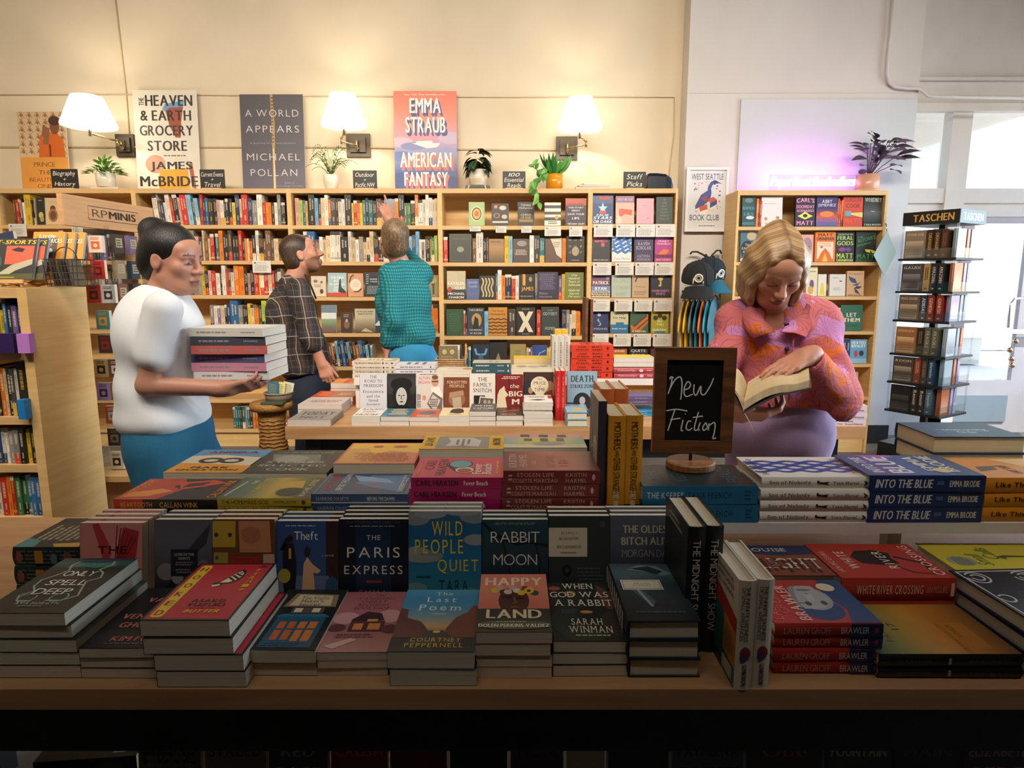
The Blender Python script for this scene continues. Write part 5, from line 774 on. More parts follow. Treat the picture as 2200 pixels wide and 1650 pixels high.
# case C
gC = 'face-out books in the bookcase both men face'
fo(SH_C, 2, 668, 700, 594, 'cream bird guide peeping past the plaid shoulder', '#cdbda6', [('e', .3, .75, .14, .08, '#7a6a56'), ('e', .7, .7, .1, .06, '#8a5a3c'), ('e', .7, .25, .12, .12, '#4a3a2c'), ('n', .2, .45, .8, .6, 2, '#8a7a64')], grp=gC)
fo(SH_C, 2, 704, 744, 587, 'pale blue book of a dark bird with white capitals', '#9db4b6', [('r', 0, 0, 1, .16, '#c0402c'), T_('THE BIRD', .8, '#e0e0d8', .7, .1), T_('WITH', .66, '#e0e0d8', .4, .1), T_('FLAMING', .52, '#e0e0d8', .8, .1), T_('RED', .38, '#e0e0d8', .34, .1), T_('FEET', .26, '#e0e0d8', .4, .1), ('p', [(.55, .2), (.62, .7), (.7, .76), (.72, .4), (.98, .2), (.95, .14), (.7, .16)], '#2a2c2c')], grp=gC)
fo(SH_C, 2, 747, 780, 588, 'peach book with a pale oval and leafy sprigs', '#c88c66', [('e', .5, .5, .36, .26, '#e0cdb6'), T_('THE', .62, '#b06a4a', .2, .05, 's'), T_('FRAGRANCE', .54, '#b06a4a', .5, .05, 's'), T_('OF MAPLE', .44, '#b06a4a', .4, .05, 's'), ('l', [(.1, .6), (.2, .85), (.4, .93)], .025, '#3a241c'), ('l', [(.4, .2), (.7, .22), (.9, .35)], .025, '#3a241c')], grp=gC)
fo(SH_C, 2, 783, 822, 586, 'black book with silver filigree', '#1c2224', [('n', .1, .1, .9, .45, 6, '#8a9aa0'), ('e', .5, .7, .25, .2, '#0e1112'), T_('NORSE', .72, '#c0c8c8', .4, .06), T_('TALES', .62, '#c0c8c8', .4, .06), ('n', .08, .5, .25, .95, 5, '#8a9aa0'), ('n', .75, .5, .92, .95, 5, '#8a9aa0')], grp=gC)
fo(SH_C, 2, 916, 941, 592, 'olive book of a bare tree beside the teal shirt', '#8a7c4a', [('l', [(.6, .1), (.6, .5), (.3, .8)], .04, '#3a3018'), ('l', [(.6, .5), (.85, .8)], .03, '#3a3018'), ('e', .5, .75, .4, .15, '#a8924a')], grp=gC)
fo(SH_C, 3, 690, 722, 656, 'blue-edged book of a garden photograph beside the plaid sleeve', '#6a7a84', [('r', 0, .5, 1, .72, '#cfd0cc'), ('g', 0, 0, 1, .5, ['#5a4a4c', '#6c7a5a', '#8a9a78']), ('n', .05, .02, .95, .25, 5, '#8a4a5a')], grp=gC, back='#7fb2d4')
fo(SH_C, 3, 732, 757, 672, 'small dark book on a wooden block on the fourth shelf', '#3a2a20', [('e', .5, .4, .25, .2, '#7a5a3c'), ('n', .2, .75, .8, .92, 2, '#a08a6a'), ('e', .5, .6, .1, .08, '#c0a080')], grp=gC)
fo(SH_C, 3, 762, 806, 664, 'sepia book of mountains with a dark title', '#b8aa8c', [('g', 0, 0, 1, .6, ['#4a3e30', '#8a7a60', '#b0a488']), T_("SKYPLACE GUIDE", .88, '#3a3028', .8, .06), T_('AND ROUTES', .78, '#3a3028', .7, .06), ('p', [(.3, .05), (.5, .2), (.9, .02)], '#c0ae84')], grp=gC)
fo(SH_C, 3, 806, 842, 655, 'blue book of a snow peak beside the teal sleeve', '#2a4a6c', [('p', [(0, .3), (.4, .55), (.6, .45), (1, .6), (1, .2), (0, .2)], '#c0c8cc'), ('r', 0, 0, 1, .25, '#2a3840'), ('e', .6, .66, .4, .08, '#c09a80')], grp=gC)
SR_(921, 941, SH_C, 3, 'o9 o9', WCs, hmax=.235, hmin=.23)
# case D: row by row
gD = 'books in the bookcase with the avocado cover'
fo(SH_D, 0, 1007, 1041, 435, 'green book with a sliced avocado', '#9ab070', [('e', .5, .5, .36, .32, '#d8cfae'), ('e', .5, .5, .31, .28, '#5a3220'), ('e', .5, .5, .24, .22, '#d0a83c'), ('e', .5, .5, .14, .13, '#d8501c')], grp=gD)
fo(SH_D, 0, 1056, 1093, 438, 'dark book of plates and coffee cups', '#241a16', [('e', .65, .8, .2, .1, '#d8b4a4'), ('e', .25, .85, .1, .08, '#d0802c'), ('e', .3, .45, .2, .12, '#8a6a54'), ('e', .3, .45, .12, .08, '#3a241a'), ('e', .75, .4, .16, .1, '#c0a894'), ('r', .05, .12, .95, .2, '#cfc0ac')], grp=gD)
fo(SH_D, 0, 1112, 1148, 435, 'black book with white serif capitals over a glowing horizon', '#191513', [T_('Cormac', .88, '#d8d0c0', .6, .09, 's'), T_('McCarthy', .74, '#d8d0c0', .8, .09, 's'), T_('CHILD', .46, '#d8d0c0', .6, .08, 's'), T_('OF GOD', .34, '#d8b070', .6, .08, 's'), ('g', .1, .12, .9, .3, ['#191513', '#a07a2c', '#191513'])], grp=gD)
fo(SH_D, 0, 1170, 1205, 436, 'cream and black striped book with an orange dot', '#d6cfc0', [('r', 0, .75, 1, .88, '#35332c'), ('r', 0, .48, 1, .6, '#35332c'), ('r', 0, .22, 1, .36, '#35332c'), ('e', .75, .35, .12, .09, '#d08a2c'), ('n', .2, .05, .8, .2, 2, '#35332c')], grp=gD)
fo(SH_D, 0, 1215, 1260, 427, 'dark purple book with a red sky and white capitals', '#35293c', [('r', 0, .74, 1, 1, '#b8513c'), ('n', .05, .7, .95, .82, 2, '#241c28'), T_('THIS STORY', .66, '#d8ccc4', .74, .06), T_('MIGHT', .55, '#d8ccc4', .4, .06), T_('SAVE YOUR', .42, '#d8ccc4', .8, .07), T_('LIFE', .27, '#d8ccc4', .36, .08), T_('TIFFANY CRUM', .06, '#d8ccc4', .8, .06)], grp=gD)
def sp(zl, i, px0, px1, c, wh, **k): SR_(px0, px1, zl, i, c, wh, **k)
rowD = lambda i, px, toks, where: spine_row(px[0], px[1], YS1, SH_D[i], toks, where, grp=gD, fmt='%s of the spines on ' + sh(i) + ' %s')
rowD(1, (953, 962), 'r8', 'beside the post')
fo(SH_D, 1, 965, 1013, 503, 'dark green leather-look book with a horse emblem', '#34352a', [T_('DARKLY BRIGHT', .82, '#6a6650', .7, .06, 's'), ('e', .5, .45, .16, .1, '#8a8670'), ('l', [(.05, .05), (.95, .05), (.95, .95), (.05, .95), (.05, .05)], .01, '#55523e')], grp=gD)
rowD(1, (1015, 1049), 'u8 w15^ k8 u3', 'past the horse emblem')
fo(SH_D, 1, 1050, 1083, 514, 'tan book with a shaded curve', '#9a7040', [('g', 0, 0, 1, .7, ['#5a4028', '#8a6438', '#a87c4a']), ('n', .1, .82, .9, .92, 2, '#4a3420')], grp=gD)
rowD(1, (1084, 1101), 'y9 s7', 'past the tan cover')
fo(SH_D, 1, 1102, 1137, 514, 'dark brown book with pale script', '#463428', [('n', .1, .3, .9, .55, 4, '#c0b09a'), ('e', .55, .8, .3, .12, '#8a8078')], grp=gD)
rowD(1, (1138, 1170), 'w9 d12 t10', 'past the pale script')
fo(SH_D, 1, 1171, 1207, 512, 'brown and cream book with a flask-shaped curve', '#5a3c28', [('p', [(.3, 1), (1, 1), (1, .15), (.7, .3), (.55, .6)], '#c8bca4'), ('n', .5, .6, .9, .85, 3, '#8a7a64')], grp=gD)
rowD(1, (1208, 1216), 'o8', 'before the last cover')
fo(SH_D, 1, 1217, 1256, 508, 'black book with scattered gold capitals', '#15110f', [('t', ch, .2 + .3 * (k % 3), .85 - .24 * (k // 3), .12, .07, '#c0a878', 's') for k, ch in enumerate('DONQUIXOTE'[:9])] + [('e', .5, .42, .2, .18, '#a08a68'), ('n', .25, .06, .75, .1, 1, '#c0a878')], grp=gD)
fo(SH_D, 2, 960, 1000, 583, 'comic style book with chunky white letters', '#b8a88a', [('p', [(0, .5), (0, 1), (.5, .95), (.6, .6)], '#c0b090'), ('r', 0, 0, 1, .35, '#33302e'), T_('KAVALIER', .56, '#e0dccf', .9, .11), T_('CLAY', .4, '#e0dccf', .5, .11, x=.7), ('e', .15, .35, .12, .09, '#c03a24'), T_('MICHAEL', .2, '#e0dccf', .9, .08), T_('CHABON', .07, '#e0dccf', .8, .08)], grp=gD)
fo(SH_D, 2, 1002, 1029, 600, 'small blue book with pink gothic letters', '#4a6088', [T_('Jacob', .82, '#c8b8c8', .7, .14, 's'), T_('Tawk', .64, '#b8b0c8', .7, .12, 's'), T_('Henry', .25, '#a05a7a', .8, .2, 's')], grp=gD)
fo(SH_D, 2, 1030, 1064, 593, 'black book with gold leaf columns', '#181613', [('l', [(x + .06 * math.sin(k), .1 + k * .08) for k in range(11)], .03, '#c0ac7c') for x in (.2, .4, .6, .8)], grp=gD)
rowD(2, (1065, 1115), 't4 w8^ o7 n13 r8 w7', 'past the gold leaf cover')
fo(SH_D, 2, 1115, 1148, 590, 'black book with orange capitals', '#1b1814', [('r', .24, .55, .42, 1, '#d0902c'), T_('JAMES', .4, '#d08a1c', .8, .2, 'b', .55), ('e', .75, .8, .1, .1, '#a08a4a'), T_('PERCIVAL EVERETT', .12, '#c0b8a4', .8, .04)], grp=gD)
rowD(2, (1149, 1155), 'e6', 'past the orange capitals')
fo(SH_D, 2, 1155, 1199, 585, 'dark violet book covered in fine lettering', '#262134', [('n', .08, .35, .92, .95, 9, '#6a6480'), T_('Elena', .22, '#b08aa0', .4, .07, 's', .3), T_('Ferrante', .1, '#b08aa0', .6, .07, 's', .4)], grp=gD)
rowD(2, (1200, 1214), 'v7 y6', 'past the fine lettering')
fo(SH_D, 2, 1214, 1254, 586, 'olive green book with cream script', '#6c7030', [T_(s_, y, '#d8d4b0', w_, .08, 'i') for s_, y, w_ in (('One', .9, .3), ('Hundred', .78, .6), ('Years of', .66, .64), ('Solitude', .54, .64), ('Gabriel', .34, .6), ('Garcia', .22, .5), ('Marquez', .1, .64))], grp=gD)
fo(SH_D, 3, 959, 996, 665, 'deep green book with embossed pattern', '#2c4a30', [('n', .15, .15, .85, .85, 8, '#3f5e3c')], grp=gD)
rowD(3, (996, 1004), 'r4 k4', 'past the embossed green cover')
fo(SH_D, 3, 1004, 1040, 662, 'blue and gold book of a dark figure', '#2b3a48', [('e', .55, .55, .3, .25, '#b08a4c'), ('p', [(.3, .2), (.45, .7), (.65, .6), (.7, .2)], '#1a1c20'), T_('TARA NEALE', .92, '#c8b88c', .8, .07), T_('THE MEMORY', .2, '#c8b08c', .8, .06), T_('OF WATER', .08, '#c8b08c', .7, .06)], grp=gD)
rowD(3, (1041, 1049), 's7', 'past the dark figure')
fo(SH_D, 3, 1049, 1090, 661, 'ochre book with brown waves', '#b87a24', [T_('Yaa Gyasi', .87, '#4a2a1a', .6, .07), T_('Homegoing', .75, '#4a2a1a', .8, .09)] + [('l', [(k * .1, .1 + .12 * j + .02 * math.sin(k * 2 + j)) for k in range(11)], .022, '#4a2818') for j in range(5)], grp=gD)
rowD(3, (1092, 1108), 'd15', 'before the X cover')
fo(SH_D, 3, 1109, 1150, 661, 'black book with a huge cream X', '#17140f', [('p', [(.1, .85), (.35, .85), (.9, .12), (.65, .12)], '#d0c0a4'), ('p', [(.65, .85), (.9, .85), (.35, .12), (.1, .12)], '#d0c0a4'), ('r', .3, .93, .7, .94, '#d0c0a4'), ('r', .3, .05, .7, .06, '#d0c0a4')], grp=gD)
rowD(3, (1153, 1162), 'r9', 'past the X cover')
fo(SH_D, 3, 1163, 1201, 660, 'dark green-grey book with thin white capitals', '#2b332e', [T_('THE', .88, '#8a948c', .3, .04, 's'), T_('ODYSSEY', .76, '#a8b0a8', .8, .1, 's'), T_('HOMER', .25, '#a8b0a8', .6, .1, 's')], grp=gD)
rowD(3, (1207, 1247), 'n9 e7 w4_ c9 o9', 'before the post')
rowD(4, (998, 1012), 'n8 t5', 'beside the bull cover')
fo(SH_D, 4, 1015, 1051, 741, 'navy book with a pale bull head', '#16283c', [('l', [(.15, .85), (.25, .65), (.5, .62), (.75, .65), (.85, .85)], .04, '#6a94a8'), ('e', .5, .4, .16, .24, '#3c5a70')], grp=gD)
fo(SH_D, 4, 1052, 1089, 731, 'black book with a sepia triangle', '#1f1a1a', [('p', [(.3, .3), (.5, .6), (.7, .3)], '#8a7058'), ('n', .1, .1, .9, .25, 2, '#6a4a40')], grp=gD)
fo(SH_D, 4, 1096, 1130, 740, 'plain tan book on the fifth shelf', '#94804c', [('n', .3, .6, .7, .8, 2, '#7a6838')], grp=gD)
rowD(4, (1131, 1144), 'c5 d4 v4', 'past the tan cover')
fo(SH_D, 4, 1144, 1175, 742, 'bright blue book with thin white strokes', '#24407c', [('l', [(.1, .3), (.5, .7), (.9, .8)], .015, '#8aa0c8'), ('l', [(.1, .2), (.6, .45)], .015, '#8aa0c8'), ('e', .5, .3, .05, .04, '#c03a2c')], grp=gD)
rowD(4, (1175, 1184), 'y5 w3', 'past the blue cover')
# case E: staff picks, four to a shelf
gE = 'face-out books above white review cards'
E_ = [
 [(1273, 1318, 418, 'navy comic cover with a white star', '#2b4470', [('r', 0, .7, 1, 1, '#44587c'), ('p', [(.3, .95), (.9, .92), (.8, .82), (.35, .84)], '#b03a34'), ('p', [(.5, .75), (.56, .6), (.72, .6), (.6, .5), (.65, .35), (.5, .45), (.35, .35), (.4, .5), (.28, .6), (.44, .6)], '#a8c8d4'), T_('FALSE', .3, '#e0dcd4', .6, .07, 'bi'), T_('STARS', .2, '#e0dcd4', .9, .1, 'bi'), T_('OR DARK', .07, '#e0dcd4', .9, .1, 'bi'), ('e', .5, .4, .16, .06, '#c04a3a')]),
  (1323, 1363, 422, 'pale pink cover of folded legs', '#d8a894', [('r', 0, .76, 1, 1, '#8a6a84'), T_('HALF HIS AGE', .88, '#d0a0a4', .8, .1), ('p', [(.2, .55), (.9, .5), (.85, .3), (.5, .35), (.15, .2)], '#c8563c'), ('p', [(.1, .4), (.3, .2), (.3, 0), (.05, 0)], '#e0c0ac')]),
  (1368, 1405, 427, 'plain rose pink cover on the top staff shelf', '#cf9ba4', [('n', .3, .7, .7, .74, 1, '#b8848c'), ('n', .6, .2, .8, .23, 1, '#8a5a64')]),
  (1410, 1446, 424, 'dark green cover with a tapering stack of words', '#333c34', [T_(s_, .9 - .12 * k, '#8a8c78', .2 + .06 * k, .05, 's') for k, s_ in enumerate(('A', 'THE', 'LUCKY', 'QUIET', 'SOCIETY', 'BRENDAN', 'OSLO'))])],
 [(1272, 1311, 508, 'charcoal cover with pink capitals', '#2b2629', [T_('MURDER', .93, '#c8506c', .8, .1), T_('BIMBO', .8, '#c8506c', .7, .1), ('e', .6, .66, .1, .08, '#c8506c'), T_('REBECCA NOVACK', .07, '#c8c0c0', .8, .04)]),
  (1315, 1357, 508, 'white cover with rows of blue waves', '#d8d4cc', [('r', 0, .3, 1, 1, '#d8d4cc')] + [('l', [(k * .1, .4 + j * .14 + .05 * math.sin(k * 1.6 + j)) for k in range(11)], .05, '#2c6aa8') for j in range(5)] + [T_('Yann Martel', .12, '#8a8a8c', .8, .09, 's')]),
  (1363, 1404, 508, 'violet cover with silver lettering', '#3c3050', [T_('RAVEN', .7, '#b0a8b8', .6, .12, 's'), T_('SCHOLAR', .54, '#b0a8b8', .8, .13, 's'), T_('ANTONIA', .22, '#a89cb0', .7, .1, 's'), T_('HODGSON', .09, '#a89cb0', .7, .1, 's'), ('n', .1, .8, .9, .97, 3, '#6a5a80')]),
  (1407, 1445, 508, 'magenta cover of an orange fox', '#a8347c', [T_("MARGO'S GOT", .9, '#e0a8b0', .8, .07), T_('MONEY', .8, '#e0a8b0', .6, .07), T_('TROUBLES', .7, '#e0a8b0', .8, .07), ('p', [(.2, .3), (.5, .5), (.85, .45), (.7, .3), (.4, .25)], '#d8682c'), ('r', 0, .15, 1, .28, '#6a1c3c'), T_('RUFI THORPE', .08, '#e0a8b0', .8, .06)])],
 [(1271, 1311, 592, 'plum and pale cover with a town skyline', '#6a4458', [('r', 0, .0, 1, .3, '#c8b8a0'), ('n', 0, .05, 1, .28, 3, '#2c2a30'), T_('PATRICK', .66, '#e0d4d0', .84, .15), ('r', 0, .3, 1, .5, '#6a84b0'), T_('RYAN', .4, '#e0e0e0', .6, .14), ('e', .86, .88, .1, .09, '#8a84a8')]),
  (1314, 1356, 592, 'pale blue-green cover with stretched gold capitals', '#a8b4ac', [T_('PEOPLE', .74, '#a8a468', .8, .18), T_('PATMEENA', .44, '#a8a468', .8, .15), T_('SABIT', .16, '#a8a468', .56, .15)]),
  (1358, 1394, 592, 'tan cover with a thin line landscape', '#b89a78', [('n', .1, .1, .9, .3, 3, '#8a6a4a'), ('l', [(.3, .9), (.2, .7)], .03, '#4a3426'), ('l', [(.2, .5), (.8, .46)], .012, '#8a6a4a')]),
  (1398, 1441, 592, 'black cover with a gold key', '#1e1c24', [T_('KEHMET', .95, '#c8c0b8', .7, .07), ('e', .5, .84, .12, .09, '#c8a44c'), ('r', .46, .5, .54, .8, '#c8a44c'), ('r', .4, .5, .54, .56, '#c8a44c'), T_("HUSBAND'S", .3, '#a86a8c', .86, .11), T_('WIFE', .16, '#a86a8c', .5, .11)])],
 [(1268, 1307, 670, 'deep blue cover with crescent moons', '#22305a', [('e', .5, .85, .1, .08, '#b8b4a4'), ('e', .5, .6, .1, .08, '#a8a49c'), ('e', .55, .62, .08, .07, '#22305a'), ('e', .5, .42, .1, .08, '#b8b4a4'), ('e', .46, .43, .08, .07, '#22305a'), T_('LUMINARIES', .2, '#b8b4b0', .9, .08, 's')]),
  (1312, 1350, 670, 'cream and blue cover with a bathtub', '#c0bc98', [T_('A Cry', .86, '#2c3434', .5, .1), T_('For Help', .7, '#2c3434', .7, .1), ('r', 0, 0, 1, .4, '#2c6c94'), ('r', .3, .4, .75, .5, '#2c6c94'), T_('Emily Austin', .2, '#d8d8cc', .8, .08)]),
  (1354, 1393, 670, 'green cover with interlaced ochre arms', '#3c5a44', [('p', [(0, .4), (.3, .3), (1, .9), (1, .5), (.5, .05), (.1, .1)], '#b8692c'), ('l', [(.2, .3), (.9, .8)], .03, '#5a2a14'), ('l', [(.4, .2), (1, .62)], .03, '#5a2a14'), T_('A NOVEL', .08, '#d8c8a0', .8, .08)]),
  (1399, 1437, 670, 'yellow-green cover of three women', '#a09830', [('e', .25, .7, .14, .11, '#3a2418'), ('e', .5, .8, .14, .11, '#3a2418'), ('e', .75, .7, .14, .11, '#3a2418'), T_('ALL', .55, '#e0dcb0', .3, .09), T_('YOU', .4, '#e0dcb0', .4, .09), T_('HUNTING', .15, '#e0dcb0', .8, .1), ('r', .2, .0, .8, .1, '#4a7a84')])],
 [(1272, 1308, 748, 'slate cover on the row hidden behind the orange-red pile', '#55606a', []), (1316, 1347, 748, 'rust cover with a small title', '#a85a2c', [T_('BEWARE', .85, '#e0c8a8', .7, .1)]), (1352, 1392, 745, 'black cover with pale capitals on the fifth row', '#1e1f22', [T_('QUITE', .8, '#c0bcb4', .8, .14), T_('DEAD', .6, '#c0bcb4', .7, .14)]), (1398, 1434, 748, 'maroon cover beside the chalkboard frame', '#5a2c34', [])]]
cardy = [(482, 509), (564, 591), (643, 669), (717, 744)]
colw = ('first', 'second', 'third', 'fourth'); rown = ('top', 'second', 'third', 'fourth')
def card(px0, px1, y0, y1, label, Y=YF - .004, grp='white review cards hung from shelf fronts', cat='card'):
    a, c = atY(px0, y0, Y), atY(px1, y1, Y); w_, h_ = c.x - a.x, a.z - c.z; b = MB(); b.box(0, w_, 0, .002, 0, h_, '#d9d2c8')
    Face(b, (0, 0, 0), (1, 0, 0), (0, 0, 1), w_, h_, step=.0006).draw([('r', .1, .8, .2, .88, '#26221e'), ('r', .08, .73, .24, .76, '#26221e'), ('n', .26, .78, .9, .86, 1, '#a8a098'), ('n', .08, .12, .92, .66, 6, '#a49c92')])
    return tag(b.build('review_card', PRINT, M=Matrix.Translation(Vector((a.x, Y - .0025, c.z)))), label, cat, grp)
for i, row in enumerate(E_):
    for j, (a, c, yt, l, cov, els) in enumerate(row):
        fo(SH_E, i, a, c, yt, l, cov, els, grp=gE)
        if i < 4:
            k = a + (2 if j != 1 else 0); card((1276, 1324, 1367, 1409)[j] - i * 2, (1316, 1364, 1407, 1450)[j] - i * 3, cardy[i][0], cardy[i][1], 'white review card under the ' + l)
for (a, c, y0, y1, l) in ((1009, 1033, 486, 497, 'avocado'), (1065, 1088, 486, 500, 'coffee cups'), (1120, 1142, 486, 500, 'glowing horizon'), (1170, 1205, 487, 507, 'striped'), (1223, 1251, 487, 508, 'red sky')): card(a, c, y0, y1, 'small white card hung below the %s book' % l)
card(542, 583, 560, 586, 'white review card hanging over spines beside the plaid-shirted man'); card(18, 59, 481, 508, 'white review card at the far end of the bookcase behind the mini display')
card(154, 180, 488, 512, 'tilted white card seen through the clear mini display')
# case under the neon
gR = 'face-out books in the bookcase under the neon'; ZRk = dict(Y=YR + .02, grp=gR)
fo(SH_R, 0, 1595, 1624, 424, 'dark teal book with turquoise capitals', '#24424a', [T_('RIPER', .62, '#3c8a98', .9, .1), T_('LIES', .42, '#3c8a98', .7, .1), T_('HUNDRED', .1, '#3c8a98', .9, .1), ('e', .6, .3, .3, .06, '#c0c8c8'), ('e', .5, .88, .3, .08, '#5a7478')], **ZRk)
spine_row(1625, 1637, YR + .02, SH_R[0], 'o4 u3 r4', 'beside the teal capitals', grp=gR, fmt='%s of those %s under the neon')
fo(SH_R, 0, 1637, 1682, 419, 'white book with two small birds', '#d6cfd0', [('n', .1, .75, .8, .8, 1, '#b0a8a4'), ('r', 0, .14, 1, .15, '#c8b89c'), ('e', .22, .26, .08, .06, '#b08a54'), ('e', .78, .3, .09, .05, '#a08058'), ('r', .2, .02, .3, .14, '#c8a880'), ('r', .66, .02, .76, .14, '#c8a880')], **ZRk)
fo(SH_R, 0, 1710, 1752, 425, 'black book with bubbly pink letters and a yellow burst', '#2c2434', [T_("CARL'S", .88, '#e08ab8', .9, .15, 'bA'), T_('DOOMSDAY', .68, '#e08ab8', .9, .11), T_('SCENARIO', .54, '#e08ab8', .86, .09), ('p', [(.1, .36), (.3, .42), (.5, .52), (.7, .42), (.9, .36), (.7, .3), (.5, .24), (.3, .3)], '#d8d060'), ('e', .5, .37, .12, .06, '#2c2434'), T_('MATT', .12, '#e08ab8', .86, .14)], back='#b08a3c', **ZRk)
fo(SH_R, 0, 1755, 1800, 424, 'purple sunset book with white serif capitals', '#3a3264', [('g', 0, 0, 1, .6, ['#4a5a90', '#6a5a90', '#c8602c', '#8a4450', '#3a3264']), T_('ABBY', .85, '#e0d8e0', .5, .11, 's'), T_('JIMENEZ', .71, '#e0d8e0', .86, .11, 's'), ('e', .5, .42, .34, .1, '#d87a3c'), ('r', 0, .22, 1, .3, '#a0507c')], **ZRk)
spine_row(1800, 1812, YR + .02, SH_R[0], 'r5 r4 o4', 'before the submarine cover', grp=gR, fmt='%s of those %s under the neon')
fo(SH_R, 0, 1813, 1855, 420, 'orange-red book of a blue submarine beam', '#c8442a', [T_('DUNGEON', .9, '#8c2a1c', .8, .12), T_('COOK', .7, '#7c2218', .7, .14), ('r', .1, .36, .4, .52, '#5aa0a8'), ('p', [(.4, .4), (1, .3), (1, .48), (.4, .46)], '#d8c870'), T_('MATT', .2, '#d8542c', .86, .16), ('r', 0, .3, 1, .31, '#3a4a64')], **ZRk)
fo(SH_R, 0, 1857, 1897, 419, 'black and white book of a misty shore', '#262624', [('g', 0, .1, 1, .8, ['#1a1a18', '#3a3a36', '#55544e', '#3c3b38', '#262624']), T_('WHIDBEY', .9, '#d8d0bc', .9, .13, 's'), ('r', .4, .5, .6, .52, '#c0b8a8'), T_('T KIRA MADDEN', .06, '#d0c8b4', .9, .06)], **ZRk)
fo(SH_R, 1, 1591, 1626, 498, 'teal book with a round black seal', '#3c6470', [('e', .7, .85, .3, .14, '#b09a80'), ('e', .45, .4, .42, .3, '#1c1f20'), T_('This', .56, '#c8c4b8', .3, .08, 's', .45), T_('KINGDOM', .44, '#c8c4b8', .7, .08, 's', .45), T_('WILL NOT', .32, '#c8c4b8', .6, .08, 's', .45), T_('KILL ME', .2, '#c8c4b8', .5, .08, 's', .45), ('e', .3, .06, .3, .08, '#c8a89c')], **ZRk)
fo(SH_R, 1, 1722, 1748, 505, 'pale pink book with an arched window', '#cf9c94', [('e', .5, .6, .4, .3, '#a07a84'), ('n', .15, .15, .85, .6, 5, '#7a5a64')], **ZRk)
fo(SH_R, 1, 1752, 1796, 499, 'orange book with black capitals and flames', '#d8741c', [('r', .1, .1, .9, .66, '#e0d0b8'), T_('MATT', .9, '#241410', .7, .09), T_('DINNIMAN', .77, '#3a1a10', .84, .11), ('p', [(.1, 0), (.3, .3), (.5, .46), (.7, .3), (.9, 0)], '#d8641c'), ('p', [(.35, 0), (.5, .3), (.65, 0)], '#e0b040'), ('e', .32, .5, .06, .05, '#c04a2c'), ('n', .15, .5, .85, .64, 2, '#d8a080')], **ZRk)
fo(SH_R, 1, 1797, 1836, 500, 'black book with lime green capitals', '#231f28', [T_('THE GATE OF THE', .93, '#b0c860', .8, .05), T_('FERAL', .81, '#b0c860', .86, .13), T_('GODS', .63, '#b0c860', .9, .14), ('e', .35, .42, .2, .07, '#8a3a7c'), ('e', .7, .42, .15, .07, '#6a3a7c'), T_('MATT', .2, '#b8d048', .9, .17), T_('DINNIMAN', .05, '#b8d048', .9, .08)], **ZRk)
fo(SH_R, 1, 1840, 1883, 499, 'black book with slanted green capitals', '#1e2420', [('t', 'THE', .2, .82, .3, .06, '#3c8a48', 'b', 12), ('t', "BUTCHER'S", .52, .76, .86, .12, '#3c8a48', 'b', 14), ('t', 'MASQUERADE', .4, .58, .7, .08, '#3c8a48', 'b', 14), ('p', [(.45, .42), (.75, .4), (.7, .3), (.5, .34)], '#d8c448'), ('p', [(.75, .4), (1, .36), (1, .26), (.8, .3)], '#d8c448'), T_('MATT', .18, '#3c8a48', .86, .16), T_('DINNIMAN', .05, '#2c6a3a', .86, .06)], **ZRk)
fo(SH_R, 2, 1590, 1622, 565, 'dark book with a turquoise burst near the shirt collar', '#2c2f38', [('e', .7, .6, .25, .2, '#3c98a8'), ('n', .1, .2, .6, .8, 7, '#6a6a80')], **ZRk)
fo(SH_R, 2, 1733, 1757, 574, 'cream book with a purple and gold swirl beside the blond hair', '#d8c8a4', [('e', .5, .4, .2, .16, '#6a4a80'), ('e', .4, .2, .25, .14, '#c89a4c'), ('n', .3, .8, .9, .88, 1, '#8a7a5c')], **ZRk)
fo(SH_R, 2, 1758, 1776, 590, 'small white book with a yellow triangle', '#d6d0c4', [('p', [(.2, .05), (.4, .6), (.6, .6), (.85, .05)], '#d8bc2c')], **ZRk)
fo(SH_R, 2, 1783, 1817, 590, 'white book with a tiny dark bird', '#d0cac2', [('n', .15, .8, .7, .86, 1, '#8a847c'), ('e', .7, .68, .1, .025, '#3a362f'), ('n', .2, .25, .75, .4, 2, '#a49e94')], **ZRk)
fo(SH_R, 2, 1820, 1857, 583, 'tan book of two dark blue swallows', '#c49a6c', [T_('Strangers', .88, '#3a342c', .8, .1, 's'), ('p', [(.1, .8), (.5, .68), (.6, .5), (.3, .54), (.15, .64)], '#2c3c6c'), ('p', [(.3, .44), (.62, .5), (.8, .56), (.6, .4)], '#2c3c6c'), ('p', [(.4, .3), (.6, .4), (.9, .38), (.7, .28)], '#24262c'), ('p', [(.45, .3), (.6, .25), (.8, .06), (.5, .14)], '#24262c'), T_('Belle Burden', .04, '#3a342c', .8, .05)], **ZRk)
fo(SH_R, 3, 1790, 1806, 662, 'cream book half hidden behind the green one', '#c8bc94', [], **ZRk)
fo(SH_R, 3, 1807, 1854, 656, 'green book with two cream words', '#1f5a3c', [T_('LET', .62, '#d8d0b4', .46, .15), T_('THEM', .42, '#d8d0b4', .76, .15), T_('MEL ROBBINS', .2, '#143c28', .5, .05)], **ZRk)
spine_row(1811, 1826, YR + .02, SH_R[4], 'n7 n7', 'the fifth shelf of ' + WR, grp=gR)
fo(SH_R, 4, 1827, 1863, 730, 'ice blue book of two hockey players', '#5c9ac0', [T_('HEATED', .86, '#e0e4e4', .84, .12), T_('RIVALRY', .72, '#e0e4e4', .84, .12), ('e', .35, .4, .12, .14, '#b03a44'), ('e', .68, .42, .14, .12, '#2a2c38'), ('r', 0, 0, 1, .2, '#8ab0c8')], **ZRk)
fo(SH_R, 5, 1820, 1844, 800, 'beige book on the sixth shelf beside the pink sleeve', '#b89c84', [('n', .2, .3, .8, .6, 2, '#8a7462')], **ZRk)
